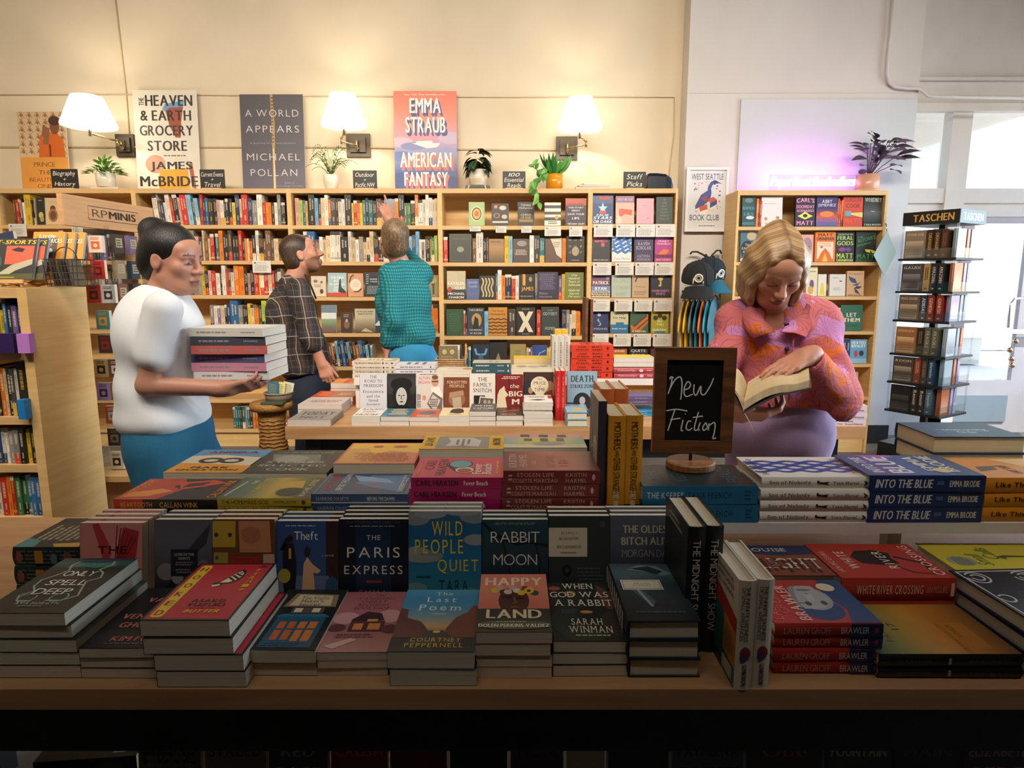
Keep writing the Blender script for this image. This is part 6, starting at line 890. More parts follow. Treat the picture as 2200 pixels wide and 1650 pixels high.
# low case on the near side: odd spines and coloured boxes
WLc = 'the low end-on case'
LYs = LY + .02; low = lambda px0, px1, i, seq, **k: spine_row(px0, px1, LYs, SH_L[i], seq, '%s of %s' % (sh(i), WLc), dep=.2, grp='spines in the low end-on case', **k)
low(-40, 40, 0, 'k14 t12 e12 l14 y17_ b10^ k12 v16 n6', hmax=.19, hmin=.165)
low(-40, 58, 1, 'o14 k8 w11 k9 o13 c7 k12 d10 w8 k20^ y4', hmax=.2, hmin=.17)
low(-40, 74, 2, 'o12 d9 r11 n14 w9 w9 e14 e16 k14 y13 k14', hmax=.143, hmin=.13)
low(-20, 88, 3, 'w26 r16 o10 r9 g14 g12 t14 b12 b14', hmax=.168, hmin=.15)
for px0, px1, c, l in ((-30, 32, '#2c1c50', 'deep violet box hanging over the edge of the low case shelf'), (34, 66, '#b878c8', 'lilac box hanging over the edge of the low case shelf')):
    a = atY(px0, 717, LY - .03); c2 = atY(px1, 762, LY - .03); b = MB(); b.box(a.x, c2.x, LY - .03, LY - .001, SH_L[0] - .005 + .005, a.z, c); tag(b.build('small_box', PRINT), l, 'box')
a = atY(42, 858, LY - .02); c2 = atY(62, 898, LY - .02); b = MB(); b.box(a.x, c2.x, LY - .035, LY - .002, SH_L[1], a.z, '#1c78c0'); tag(b.build('small_box', PRINT), 'bright blue box in front of the spines of the low case', 'box')
# ------------------------------------------------------------------ figures: smooth solid modelling
def smin(a, b, k):
    if k <= 0: return np.minimum(a, b)
    h = np.clip(.5 + .5 * (b - a) / k, 0, 1); return b * (1 - h) + a * h - k * h * (1 - h)
def cap(p, q, r0, r1=None, k=.02, op='u'): return ('c', np.array(p, float), np.array(q, float), r0, r0 if r1 is None else r1, k, op)
def ell(c, r, ax=None, k=.02, op='u'): return ('e', np.array(c, float), np.array(r, float), np.eye(3) if ax is None else np.array([list(a) for a in ax], float), None, k, op)
def chain(pts, rs, k=.015): return [cap(pts[i], pts[i + 1], rs[i], rs[i + 1], k) for i in range(len(pts) - 1)]
def solid(prims, vox, cut=None):
    lo = np.array([1e9] * 3); hi = -lo
    for p in prims:
        if p[-1] == 's': continue
        if p[0] == 'c': r = max(p[3], p[4]); lo = np.minimum(lo, np.minimum(p[1], p[2]) - r); hi = np.maximum(hi, np.maximum(p[1], p[2]) + r)
        else: r = max(p[2]); lo = np.minimum(lo, p[1] - r); hi = np.maximum(hi, p[1] + r)
    lo -= 3 * vox; n = np.ceil((hi + 3 * vox - lo) / vox).astype(int); F = np.full(n, .5, np.float32)
    for p in prims:
        k = p[5]
        if p[0] == 'c': r = max(p[3], p[4]); a = np.minimum(p[1], p[2]) - r; b = np.maximum(p[1], p[2]) + r
        else: r = max(p[2]); a = p[1] - r; b = p[1] + r
        m = k + 2 * vox; i0 = np.clip(((a - m - lo) / vox).astype(int), 0, n - 1); i1 = np.clip(np.ceil((b + m - lo) / vox).astype(int) + 1, 1, n)
        if (i1 <= i0).any(): continue
        g = [lo[d] + vox * np.arange(i0[d], i1[d]) for d in range(3)]; X, Y, Z = np.meshgrid(*g, indexing='ij')
        if p[0] == 'c':
            d = p[2] - p[1]; L = max((d * d).sum(), 1e-9); t = np.clip(((X - p[1][0]) * d[0] + (Y - p[1][1]) * d[1] + (Z - p[1][2]) * d[2]) / L, 0, 1)
            D = np.sqrt((X - p[1][0] - t * d[0]) ** 2 + (Y - p[1][1] - t * d[1]) ** 2 + (Z - p[1][2] - t * d[2]) ** 2) - (p[3] + (p[4] - p[3]) * t)
        else:
            q = [(X - p[1][0]) * p[3][j][0] + (Y - p[1][1]) * p[3][j][1] + (Z - p[1][2]) * p[3][j][2] for j in range(3)]
            k0 = np.sqrt(sum((q[j] / p[2][j]) ** 2 for j in range(3))); k1 = np.sqrt(sum((q[j] / p[2][j] ** 2) ** 2 for j in range(3))); D = k0 * (k0 - 1) / np.maximum(k1, 1e-6)
        s = tuple(slice(i0[d], i1[d]) for d in range(3)); S = F[s]
        F[s] = -smin(-S, D, k) if p[6] == 's' else smin(S, D, k)
    if cut is not None:
        g = [lo[d] + vox * np.arange(n[d]) for d in range(3)]; X, Y, Z = np.meshgrid(*g, indexing='ij'); F = np.maximum(F, cut(X, Y, Z))
    ins = F < 0; c = np.zeros(tuple(n - 1), np.int8)
    offs = [(i, j, k) for i in (0, 1) for j in (0, 1) for k in (0, 1)]
    sl = lambda o: tuple(slice(o[d], n[d] - 1 + o[d]) for d in range(3))
    for o in offs: c += ins[sl(o)]
    act = (c > 0) & (c < 8); idx = np.full(act.shape, -1, np.int64); ii = np.argwhere(act); idx[act] = np.arange(len(ii))
    vals = np.stack([F[ii[:, 0] + o[0], ii[:, 1] + o[1], ii[:, 2] + o[2]] for o in offs], 1); acc = np.zeros((len(ii), 3)); cnt = np.zeros(len(ii))
    for a in range(8):
        for b in range(a + 1, 8):
            if sum(abs(offs[a][d] - offs[b][d]) for d in range(3)) != 1: continue
            va, vb = vals[:, a], vals[:, b]; cr = (va < 0) != (vb < 0); t = np.where(cr, va / np.where(cr, va - vb, 1), 0)
            pa, pb = np.array(offs[a], float), np.array(offs[b], float); acc += np.where(cr[:, None], pa + t[:, None] * (pb - pa), 0); cnt += cr
    V = lo + vox * (ii + acc / cnt[:, None]); Q = []
    for d in range(3):
        u, v = (d + 1) % 3, (d + 2) % 3; s0 = [slice(1, n[e] - 1) for e in range(3)]; s0[d] = slice(0, n[d] - 1); s1 = list(s0); s1[d] = slice(1, n[d])
        A, B = ins[tuple(s0)], ins[tuple(s1)]; off = np.array([1, 1, 1]); off[d] = 0
        for flip, mk in ((False, A & ~B), (True, ~A & B)):
            e = np.argwhere(mk) + off; f = []
            for du, dv in ((0, 0), (1, 0), (1, 1), (0, 1)):
                q = e.copy(); q[:, u] -= du; q[:, v] -= dv; f.append(idx[q[:, 0], q[:, 1], q[:, 2]])
            f = np.stack(f, 1); Q.append(f[:, ::-1] if flip else f)
    return V, np.concatenate(Q)
def lap(V, Q, it):
    for _ in range(it):
        s = np.zeros_like(V); c = np.zeros(len(V))
        for a, b in ((0, 1), (1, 2), (2, 3), (3, 0)):
            np.add.at(s, Q[:, a], V[Q[:, b]]); np.add.at(s, Q[:, b], V[Q[:, a]]); np.add.at(c, Q[:, a], 1); np.add.at(c, Q[:, b], 1)
        V = V * .5 + .5 * s / np.maximum(c, 1)[:, None]
    return V
def sculpt(name, prims, vox, mat, parent, col='#888', paint=None, cut=None, it=1, disp=None):
    V, Q = solid(prims, vox, cut); V = lap(V, Q, it)
    if disp is not None: V = disp(V)
    me = bpy.data.meshes.new(name); me.from_pydata(V.tolist(), [], Q.tolist()); me.materials.append(mat); me.polygons.foreach_set('use_smooth', [True] * len(Q))
    cc = np.ones((len(V), 4)); cc[:, :3] = lin(col)
    if paint: paint(V, cc)
    ca = me.color_attributes.new('Col', 'FLOAT_COLOR', 'POINT'); ca.data.foreach_set('color', cc.astype(np.float32).ravel())
    o = bpy.data.objects.new(name, me); C.objects.link(o); o.parent = parent; o.matrix_parent_inverse = parent.matrix_world.inverted(); return o
def v3(*a): return np.array(a, float)
def nrm(a): return a / np.linalg.norm(a)
class Head:
    """c head centre, F facing, U crown"""
    def __init__(s, c, F, U, k=1.0): s.c = np.array(c, float); s.F = nrm(np.array(F, float)); U = np.array(U, float); s.U = nrm(U - s.F * U.dot(s.F)); s.L = np.cross(s.U, s.F); s.k = k   # L: the person's left
    def p(s, l, f, u): return s.c + (s.L * l + s.F * f + s.U * u) * s.k
    def e(s, l, f, u, rl, rf, ru, k=.02, op='u', rot=None):
        return ell(s.p(l, f, u), np.array([rl, rf, ru]) * s.k, (s.L, s.F, s.U), k * s.k, op)
    def cp(s, a, b, r0, r1, k=.01, op='u'): return cap(s.p(*a), s.p(*b), r0 * s.k, r1 * s.k, k * s.k, op)
    def skin(s, female=True):
        P = [s.e(0, -.012, .035, .076, .096, .088, .0), s.e(0, .03, -.03, .063, .066, .088, .03), s.e(0, .05, -.088, .032, .035, .026, .03), s.e(0, .062, .045, .058, .03, .035, .03)]
        for d in (-1, 1):
            P += [s.e(.043 * d, .062, -.02, .026, .022, .024, .022), s.cp((.018 * d, .088, .022), (.05 * d, .076, .02), .011, .009, .012), s.cp((.045 * d, .0, -.06), (.03 * d, .05, -.092), .022, .02, .03)]
            P += [s.e(.033 * d, .099, .002, .020, .016, .013, .010, 's'), s.e(.033 * d, .076, .001, .0165, .0155, .0125, .004)]
            P += [s.e(.078 * d, -.012, -.005, .009, .021, .032, .008), s.e(.086 * d, -.004, -.002, .005, .011, .018, .006, 's')]
            P += [s.e(.0125 * d, .103, -.033, .0095, .012, .009, .006)]
        P += [s.cp((0, .090, .02), (0, .116, -.026), .0085, .0115, .010), s.e(0, .115, -.031, .0125, .013, .011, .008), s.e(0, .092, -.064, .026, .012, .0085, .006), s.e(0, .09, -.0765, .022, .0125, .0085, .005), s.e(0, .108, -.0695, .025, .012, .0016, .003, 's')]
        for d in (-1, 1): P += [s.e(.007 * d, .117, -.043, .0036, .006, .003, .003, 's')]
        return P
    def paint(s, lip='#8a4a44', brow='#5a4030', skin='#c08a70', lash='#2a1a16', blush='#b8705c', open_=False):
        def f(V, cc):
            q = (V - s.c) / s.k; l, fr, u = q @ s.L, q @ s.F, q @ s.U; al = np.abs(l); front = fr > .05
            m = front & (((l / .025) ** 2 + ((u + .0695) / .0105) ** 2) < 1) & (fr > .08); cc[m, :3] = lin(lip)
            m = front & (al > .014) & (al < .055) & (np.abs(u - (.026 + .004 * np.sin((al - .014) / .041 * 3.1) - .1 * np.maximum(al - .045, 0))) < .0034); cc[m, :3] = lin(brow)
            m = front & (np.abs(al - .033) < .017) & (np.abs(u - (-.006 + 9 * (al - .033) ** 2)) < .0028); cc[m, :3] = lin(lash)
            if open_:
                m = front & (((al - .033) / .013) ** 2 + (u / .006) ** 2 < 1); cc[m, :3] = lin('#a89a90')
                m = front & (((al - .033) / .0085) ** 2 + (u / .006) ** 2 < 1); cc[m, :3] = lin('#2a2420')
            w_ = np.exp(-(((al - .045) / .02) ** 2 + ((u + .025) / .02) ** 2)) * front; b = np.array(lin(blush)); cc[:, :3] = cc[:, :3] * (1 - .45 * w_[:, None]) + b * .45 * w_[:, None]
        return f
def hand(w_, d, n, side, curl=(.5, .6, .7, .8), k=1.0, thumb=None, spread=.09):
    """wrist point, finger direction, back-of-hand normal, side +1: the thumb lies along +cross(d, n)"""
    w_ = np.array(w_, float); d = nrm(np.array(d, float)); n = np.array(n, float); n = nrm(n - d * n.dot(d)); s = np.cross(d, n) * side; P = []
    P.append(cap(w_ - d * .02 * k, w_ + d * .02 * k, .025 * k, .028 * k, .02))
    for i, (o, L, r) in enumerate(((.028, .078, .0092), (.0095, .086, .0095), (-.0095, .080, .009), (-.027, .062, .008))):
        kn = w_ + (d * (.088 - .004 * abs(i - 1)) + s * o) * k; P.append(cap(w_ + (d * .02 + s * o * .6) * k, kn, .0145 * k, .0115 * k, .012))
        a = curl[i]; f = nrm(d + s * (o * spread * 14)); q = kn
        for j, (fr, ang) in enumerate(((.46, .55), (.30, 1.0), (.24, .75))):
            th = a * ang; c_, s_ = math.cos(th), math.sin(th); m = np.cross(f, s * side); f2 = f * c_ - n * s_ if j == 0 else None
            ax = nrm(np.cross(f, n)); g = f * c_ + np.cross(ax, f) * -s_; f = nrm(g); n2 = np.cross(ax, f) * 1.0
            e = q + f * L * fr * k; P.append(cap(q, e, r * (1 - .1 * j) * k, r * (.93 - .12 * j) * k, .003)); q = e; n = n
    t = thumb if thumb is not None else (.55, .75, -.25); b = w_ + (d * .022 + s * .022) * k; td = nrm(d * t[0] + s * t[1] + n * t[2]); m = b + td * .042 * k; td2 = nrm(td + d * .35); e = m + td2 * .032 * k; e2 = e + nrm(td2 + d * .25) * .026 * k
    P += [cap(b, m, .0165 * k, .0125 * k, .014), cap(m, e, .0115 * k, .0105 * k, .004), cap(e, e2, .0102 * k, .0082 * k, .003)]
    return P
def W(x, y, Y): return np.array(atY(x, y, Y))
SKINM = mat_col('skin', .5, bump=.12, bscale=260, var=.1, vscale=14)
SKINM.node_tree.nodes['Principled BSDF'].inputs['Subsurface Weight'].default_value = .08; SKINM.node_tree.nodes['Principled BSDF'].inputs['Subsurface Radius'].default_value = (.012, .004, .002)
def mat_hair(name, stops, sc=(260, 260, 10), rough=.45):
    m, t, b = nodes(name, rough); mp = mapped(t, sc); nz = nd(t, 'TexNoise', Scale=1.0, Detail=4.0, Distortion=.4); t.links.new(mp.outputs[0], nz.inputs['Vector'])
    mp2 = mapped(t, (9, 9, 5)); n2 = nd(t, 'TexNoise', Scale=1.0, Detail=2.0); t.links.new(mp2.outputs[0], n2.inputs['Vector'])
    ad = nd(t, 'Math', _operation='ADD'); t.links.new(nz.outputs[0], ad.inputs[0]); t.links.new(n2.outputs[0], ad.inputs[1]); hv = nd(t, 'Math', _operation='MULTIPLY'); hv.inputs[1].default_value = .5; t.links.new(ad.outputs[0], hv.inputs[0])
    rp = ramp(t, hv.outputs[0], [(p, lin(c)) for p, c in stops]); t.links.new(rp.outputs[0], b.inputs['Base Color']); bumpto(t, b, nz.outputs[0], .6, .004); return m
BROWNH = mat_hair('brown_hair', [(.36, '#1c120c'), (.5, '#33231a'), (.64, '#523a28')], (180, 180, 60)); SANDY = mat_hair('greying_brown_hair', [(.36, '#38281c'), (.5, '#5c4630'), (.64, '#8a7458')], (180, 180, 50)); DARKH = mat_hair('black_hair', [(.36, '#070606'), (.5, '#100d0c'), (.64, '#231c18')])
def mat_denim(name, c1, c2):
    m, t, b = nodes(name, .9); mp = mapped(t, (700, 700, 350)); nz = nd(t, 'TexNoise', Scale=1.0, Detail=2.0); t.links.new(mp.outputs[0], nz.inputs['Vector'])
    mp2 = mapped(t, (6, 6, 3)); n2 = nd(t, 'TexNoise', Scale=1.0, Detail=4.0); t.links.new(mp2.outputs[0], n2.inputs['Vector'])
    ad = nd(t, 'Math', _operation='ADD'); t.links.new(nz.outputs[0], ad.inputs[0]); t.links.new(n2.outputs[0], ad.inputs[1]); hv = nd(t, 'Math', _operation='MULTIPLY'); hv.inputs[1].default_value = .5; t.links.new(ad.outputs[0], hv.inputs[0])
    rp = ramp(t, hv.outputs[0], [(.35, lin(c1)), (.65, lin(c2))]); t.links.new(rp.outputs[0], b.inputs['Base Color']); bumpto(t, b, n2.outputs[0], .5, .02); return m
def mat_check(name, base, stripes, sc=1.0, wob=.15, bumpd=.02):
    """woven check: stripes = (axis, period m, width, colour, strength)"""
    m, t, b = nodes(name, .9); tc = nd(t, 'TexCoord'); sp_ = nd(t, 'SeparateXYZ'); n0 = nd(t, 'TexNoise', Scale=5.0, Detail=2.0); t.links.new(tc.outputs['Object'], n0.inputs['Vector'])
    mxv = nd(t, 'MixRGB', _blend_type='ADD', Fac=wob); t.links.new(tc.outputs['Object'], mxv.inputs[1]); t.links.new(n0.outputs['Color'], mxv.inputs[2]); t.links.new(mxv.outputs[0], sp_.inputs[0])
    hx = nd(t, 'Math', _operation='ADD'); t.links.new(sp_.outputs['X'], hx.inputs[0]); t.links.new(sp_.outputs['Y'], hx.inputs[1])
    col = nd(t, 'RGB'); col.outputs[0].default_value = (*lin(base), 1); cur = col.outputs[0]
    for ax, per, wid, c, fac in stripes:
        src = hx.outputs[0] if ax == 'x' else sp_.outputs['Z']
        dv = nd(t, 'Math', _operation='DIVIDE'); t.links.new(src, dv.inputs[0]); dv.inputs[1].default_value = per; fr = nd(t, 'Math', _operation='FRACT'); t.links.new(dv.outputs[0], fr.inputs[0])
        ls = nd(t, 'Math', _operation='LESS_THAN'); t.links.new(fr.outputs[0], ls.inputs[0]); ls.inputs[1].default_value = wid; mu = nd(t, 'Math', _operation='MULTIPLY'); t.links.new(ls.outputs[0], mu.inputs[0]); mu.inputs[1].default_value = fac
        mx = nd(t, 'MixRGB'); t.links.new(mu.outputs[0], mx.inputs[0]); t.links.new(cur, mx.inputs[1]); mx.inputs[2].default_value = (*lin(c), 1); cur = mx.outputs[0]
    t.links.new(cur, b.inputs['Base Color']); n2 = nd(t, 'TexNoise', Scale=9.0, Detail=4.0, Distortion=.6); t.links.new(tc.outputs['Object'], n2.inputs['Vector']); bumpto(t, b, n2.outputs[0], .7, bumpd); return m
def folds(amp, fx, fz, ph=0.0, zlo=-9, zhi=9):
    def f(V):
        n = np.sin(V[:, 0] * fx + V[:, 2] * fz + ph + 1.7 * np.sin(V[:, 2] * 9 + V[:, 1] * 7)) + .6 * np.sin(V[:, 1] * fx * 1.3 - V[:, 2] * fz * .7 + 2 * np.sin(V[:, 0] * 11)); c = V.mean(0)
        d = V - np.array([c[0], c[1], 0]); d[:, 2] = 0; L = np.linalg.norm(d, axis=1, keepdims=True) + 1e-6; m = ((V[:, 2] > zlo) & (V[:, 2] < zhi))[:, None]; return V + d / L * (amp * n)[:, None] * m
    return f

# --- the reader in the floral shirt
Y0 = 2.1
person = lambda label, loc: empty('person', label, 'person', loc)
hd = Head(W(1668, 579, 2.045), (-.05, -.80, -.60), (-.02, -.60, .80), .88)
chest, waist, hip = W(1670, 755, 2.14), W(1670, 850, 2.14), W(1672, 925, 2.14)
shl, shr = W(1580, 690, 2.14), W(1762, 690, 2.14)      # picture left / right shoulder
ell_, elr = W(1532, 830, 2.02), W(1797, 850, 2.02)
wrl, wrr = W(1588, 868, 1.80), W(1712, 838, 1.83)
reader = person('woman with ash-blond bob in orange and pink floral shirt reading an open book', (hip[0], hip[1], 0))
near, farS, rE, lE = W(1597, 882, 1.76), W(1606, 838, 1.92), W(1738, 832, 1.77), W(1556, 826, 1.77)
pg_ = lambda a, b_, c: near + a * (rE - near) + b_ * (farS - near) + v3(0, 0, c)
wrr = pg_(1.0, .85, .046); tgt = pg_(.12, .45, .05); handR = hand(wrr, tgt - wrr, v3(.05, -.2, .97), 1, (.2, .18, .22, .28), .98, (.8, .42, -.32))
handL = hand(W(1578, 888, 1.84), v3(.9, -.15, -.03), v3(-.1, -.5, -.86), -1, (.7, .75, .8, .85), .98, (.4, .8, -.5))
nb = W(1670, 672, 2.15)
body = hd.skin() + [cap(hd.p(0, -.035, -.06), nb, .052, .056, .03), cap(hd.p(0, -.01, -.09), W(1670, 690, 2.10), .04, .05, .02), ell(chest, (.15, .09, .17), k=.03), ell(waist, (.125, .085, .12), k=.05), ell(hip, (.15, .10, .12), k=.05), cap(shl, shr, .045, .045, .05)]
body += chain([shl, ell_, wrl], (.042, .035, .024)) + chain([shr, elr, wrr], (.042, .035, .024)) + handR + handL
for d, px in ((-1, 1625), (1, 1718)):
    hp = W(px, 945, 2.14); kn = np.array([hp[0] * 1.0, 2.16, .50]); an = np.array([hp[0], 2.2, .09]); body += chain([hp, kn, an], (.085, .06, .04), .03) + [cap(an + v3(0, .03, -.03), an + v3(0, -.14, -.05), .035, .03, .02)]
sculpt('body', body, .0042, SKINM, reader, '#c58a70', hd.paint(lip='#94564c', brow='#8e6c52', lash='#3a241c'), it=1)
# hair: cap, parting, side curtains
H = [hd.e(0, -.018, .042, .0805, .098, .0905, .0)]
for d in (-1, 1):
    for i in range(9):
        f = .056 - .0165 * i; g = abs(f + .015); r = .0125 + .0012 * i; tp = .126 - 3.2 * g * g; wd = .079 + .016 * math.sin(min(1, i / 5) * 1.5) - .018 * max(0, i - 6)
        H += chain([hd.p(.003 * d, f - .004, tp - .006), hd.p(.045 * d, f + .006 * (i == 0), tp - .028), hd.p((wd - .012) * d, f * .95, .045 - .02 * (i == 0)), hd.p((wd + .002) * d, f * .8, -.03), hd.p((wd - .003) * d, f * .72 + .008, -.09), hd.p((wd - .012) * d, f * .7 + .016, -.125 - .008 * math.sin(i * 2.3))], (r * .7, r * .85, r, r, r * .85, r * .4), .014)
H += chain([hd.p(0, -.09, .09), hd.p(0, -.115, .0), hd.p(0, -.10, -.12)], (.04, .05, .035), .03)
H += [hd.e(0, .12, -.045, .062, .075, .105, .012, 's')]
def nrm_rows(a): return a / (np.linalg.norm(a, axis=1, keepdims=True) + 1e-9)
def hq_(V): q = (V - hd.c) / hd.k; l, f, u = q @ hd.L, q @ hd.F, q @ hd.U; return q, f * 1.0 + .3 * np.abs(l) * np.clip((.07 - u) / .08, 0, 1), l, u
def strands(V): q, c_, l, u = hq_(V); return V + nrm_rows(q) * (.0 * np.sin(c_ * 260) * (np.abs(l) > .01))[:, None]
def locks(V, cc):
    q, c_, l, u = hq_(V); t_ = np.clip(.5 + .10 * np.sin(c_ * 260 + .6) + .14 * np.sin(c_ * 610 + 2) + .12 * np.sin(c_ * 97), 0, 1); t_ = t_ * np.clip(.35 + np.abs(l) / .02, 0, 1)
    A_, B_, C_ = (np.array(lin(h)) for h in ('#5a4028', '#a27c50', '#d2bc94')); k = t_[:, None]; cc[:, :3] = np.where(k < .5, A_ + (B_ - A_) * k * 2, B_ + (C_ - B_) * (k * 2 - 1))
sculpt('hair', H, .0036, mat_col('ash_blond_hair', .4, bump=.1, bscale=300, var=.1), reader, disp=strands, paint=locks, it=6)
# shirt
FLOR, t, b = nodes('floral_shirt_cloth', .85)
tc = nd(t, 'TexCoord'); n1 = nd(t, 'TexNoise', Scale=9.0, Detail=2.0, Distortion=1.2); n2 = nd(t, 'TexNoise', Scale=7.0, Detail=2.0, Distortion=.8); mpo = nd(t, 'Mapping'); mpo.inputs['Location'].default_value = (3.1, 1.7, .4)
t.links.new(tc.outputs['Object'], n1.inputs['Vector']); t.links.new(tc.outputs['Object'], mpo.inputs[0]); t.links.new(mpo.outputs[0], n2.inputs['Vector'])
r1 = ramp(t, n1.outputs[0], [(.0, lin('#c0646a')), (.55, lin('#c46468')), (.56, lin('#d86a28')), (1, lin('#dc7428'))]); r1.color_ramp.interpolation = 'CONSTANT'
r2 = ramp(t, n2.outputs[0], [(.0, (0, 0, 0)), (.57, (0, 0, 0)), (.58, (1, 1, 1)), (1, (1, 1, 1))]); r2.color_ramp.interpolation = 'CONSTANT'
mx = nd(t, 'MixRGB'); t.links.new(r2.outputs[0], mx.inputs[0]); t.links.new(r1.outputs[0], mx.inputs[1]); mx.inputs[2].default_value = (*lin('#c07cae'), 1)
vo = nd(t, 'TexVoronoi', Scale=13.0); t.links.new(tc.outputs['Object'], vo.inputs['Vector'])
# petals: rays around each voronoi centre
sb_ = nd(t, 'VectorMath', _operation='SUBTRACT'); t.links.new(tc.outputs['Object'], sb_.inputs[0]); t.links.new(vo.outputs['Position'], sb_.inputs[1])
sx = nd(t, 'SeparateXYZ'); t.links.new(sb_.outputs[0], sx.inputs[0]); at = nd(t, 'Math', _operation='ARCTAN2'); t.links.new(sx.outputs['Z'], at.inputs[0]); t.links.new(sx.outputs['X'], at.inputs[1])
ml = nd(t, 'Math', _operation='MULTIPLY'); ml.inputs[1].default_value = 9.0; t.links.new(at.outputs[0], ml.inputs[0]); ad = nd(t, 'Math', _operation='ADD'); t.links.new(ml.outputs[0], ad.inputs[0]); dm = nd(t, 'Math', _operation='MULTIPLY'); dm.inputs[1].default_value = 5.0; t.links.new(vo.outputs['Distance'], dm.inputs[0]); t.links.new(dm.outputs[0], ad.inputs[1])
si = nd(t, 'Math', _operation='SINE'); t.links.new(ad.outputs[0], si.inputs[0]); ab = nd(t, 'Math', _operation='ABSOLUTE'); t.links.new(si.outputs[0], ab.inputs[0])
r3 = ramp(t, ab.outputs[0], [(.0, (.45, .30, .32)), (.16, (.5, .36, .36)), (.22, (1, 1, 1)), (1, (1, 1, 1))]); mu = nd(t, 'MixRGB', _blend_type='MULTIPLY', Fac=.75); t.links.new(mx.outputs[0], mu.inputs[1]); t.links.new(r3.outputs[0], mu.inputs[2])
t.links.new(mu.outputs[0], b.inputs['Base Color']); n3 = nd(t, 'TexNoise', Scale=11.0, Detail=4.0, Distortion=.8); t.links.new(tc.outputs['Object'], n3.inputs['Vector']); bumpto(t, b, n3.outputs[0], .75, .02)
hem = zof(868, 2.1)
S = [ell(chest, (.185, .115, .20), k=.04), ell(waist, (.165, .11, .14), k=.06), ell(W(1670, 880, 2.14), (.17, .115, .10), k=.06), cap(shl, shr, .062, .062, .06), cap(W(1640, 668, 2.16), W(1700, 668, 2.16), .05, .05, .04)]
S += chain([shl + v3(.01, 0, 0), ell_, wrl + (ell_ - wrl) * .35], (.06, .056, .044), .03) + chain([shr - v3(.01, 0, 0), elr + v3(.01, 0, -.01), wrr + (elr - wrr) * .25], (.06, .064, .046), .03)
S += [ell(W(1795, 875, 2.02), (.05, .05, .045), k=.04), cap(wrr + (elr - wrr) * .25, wrr + (elr - wrr) * .12, .046, .044, .01)]
S += [ell(W(1671, 682, 2.02), (.036, .06, .05), k=.012, op='s'), cap(W(1671, 690, 2.0), W(1673, 716, 2.0), .03, .008, .012, 's'), cap(wrr + (elr - wrr) * .10, wrr, .034, .034, .006, 's')]
nz_ = nb[2]
sculpt('shirt', S, .0052, FLOR, reader, disp=folds(.0045, 34, 26), cut=lambda X, Y, Z: np.where((np.abs(X - hip[0]) < .3) & (Y > 1.98), hem - Z, -1).astype(np.float32), it=2)
def attach(b, name, mat, root, smooth=True): o = b.build(name, mat, root, smooth=smooth); o.matrix_parent_inverse = root.matrix_world.inverted(); return o
for sg_, q in ((-1, ((1622, 652, 2.085), (1640, 684, 2.045), (1667, 713, 2.012), (1594, 668, 2.075), (1600, 702, 2.035), (1618, 727, 2.008))), (1, ((1720, 650, 2.085), (1702, 684, 2.045), (1677, 713, 2.012), (1748, 666, 2.075), (1744, 700, 2.035), (1732, 724, 2.008)))):
    P6 = [Vector(W(*k)) for k in q]; mid = [(P6[i] + P6[i + 3]) / 2 + Vector((0, -.014, .006)) for i in range(3)]; V = P6[:3] + mid + P6[3:]; V += [p + Vector((0, .006, -.002)) for p in V]; b = MB()
    F = [(0, 1, 4, 3), (1, 2, 5, 4), (3, 4, 7, 6), (4, 5, 8, 7)]; F = [f if sg_ < 0 else f[::-1] for f in F]; F += [tuple(9 + i for i in f)[::-1] for f in F] + [(0, 3, 12, 9), (3, 6, 15, 12), (6, 7, 16, 15), (7, 8, 17, 16), (8, 5, 14, 17), (5, 2, 11, 14), (2, 1, 10, 11), (1, 0, 9, 10)]
    b.add(V, F, '#fff'); attach(b, 'collar', FLOR, reader)
for px, py in ((1671, 695), (1668, 744), (1664, 790)):
    pt = atY(px, py, 2.1); b = MB(); b.M = Matrix.Translation(Vector((pt.x, 2.02 + .012 * (py < 700), pt.z))) @ Matrix.Rotation(R(90), 4, 'X'); b.lathe([(.0075, 0), (.0075, .004), (.005, .006), (0, .006)], 14, col='#2a1c1c'); attach(b, 'button', CERAM, reader)
b = MB(); pl = [atY(px, py, 2.1) for px, py in ((1676, 690), (1673, 720), (1671, 750), (1668, 790), (1664, 850))]; b.tube([(p.x + .012, 2.018 + .006 * (i == 0), p.z) for i, p in enumerate(pl)], .004, 6, '#fff', flat=.5); attach(b, 'placket', FLOR, reader)
# trousers
LIL = mat_denim('lilac_trouser_cloth', '#9a80a8', '#b49ac0')
TR = [ell(W(1672, 905, 2.14), (.165, .112, .12), k=.05), ell(hip, (.178, .122, .12), k=.05)]
for px in (1625, 1718):
    hp = W(px, 945, 2.14); TR += chain([hp, np.array([hp[0], 2.16, .50]), np.array([hp[0], 2.2, .10])], (.105, .085, .075), .04)
sculpt('trousers', TR, .007, LIL, reader, disp=folds(.004, 30, 12), it=2)
for d in (-1, 1):
    b = MB(); c0 = hd.p(.088 * d, .015, -.045)
    for k in range(7): q = hd.p(.09 * d + .002 * math.sin(k * 2), .02, -.05 - .0095 * k) - v3(0, 0, .001); b.ball(tuple(q), .0058 + .002 * math.sin(k * .5), 8, ('#d8c4b0', '#3a2a2c', '#c89a80')[k % 3])
    attach(b, 'earring', CERAM, reader)
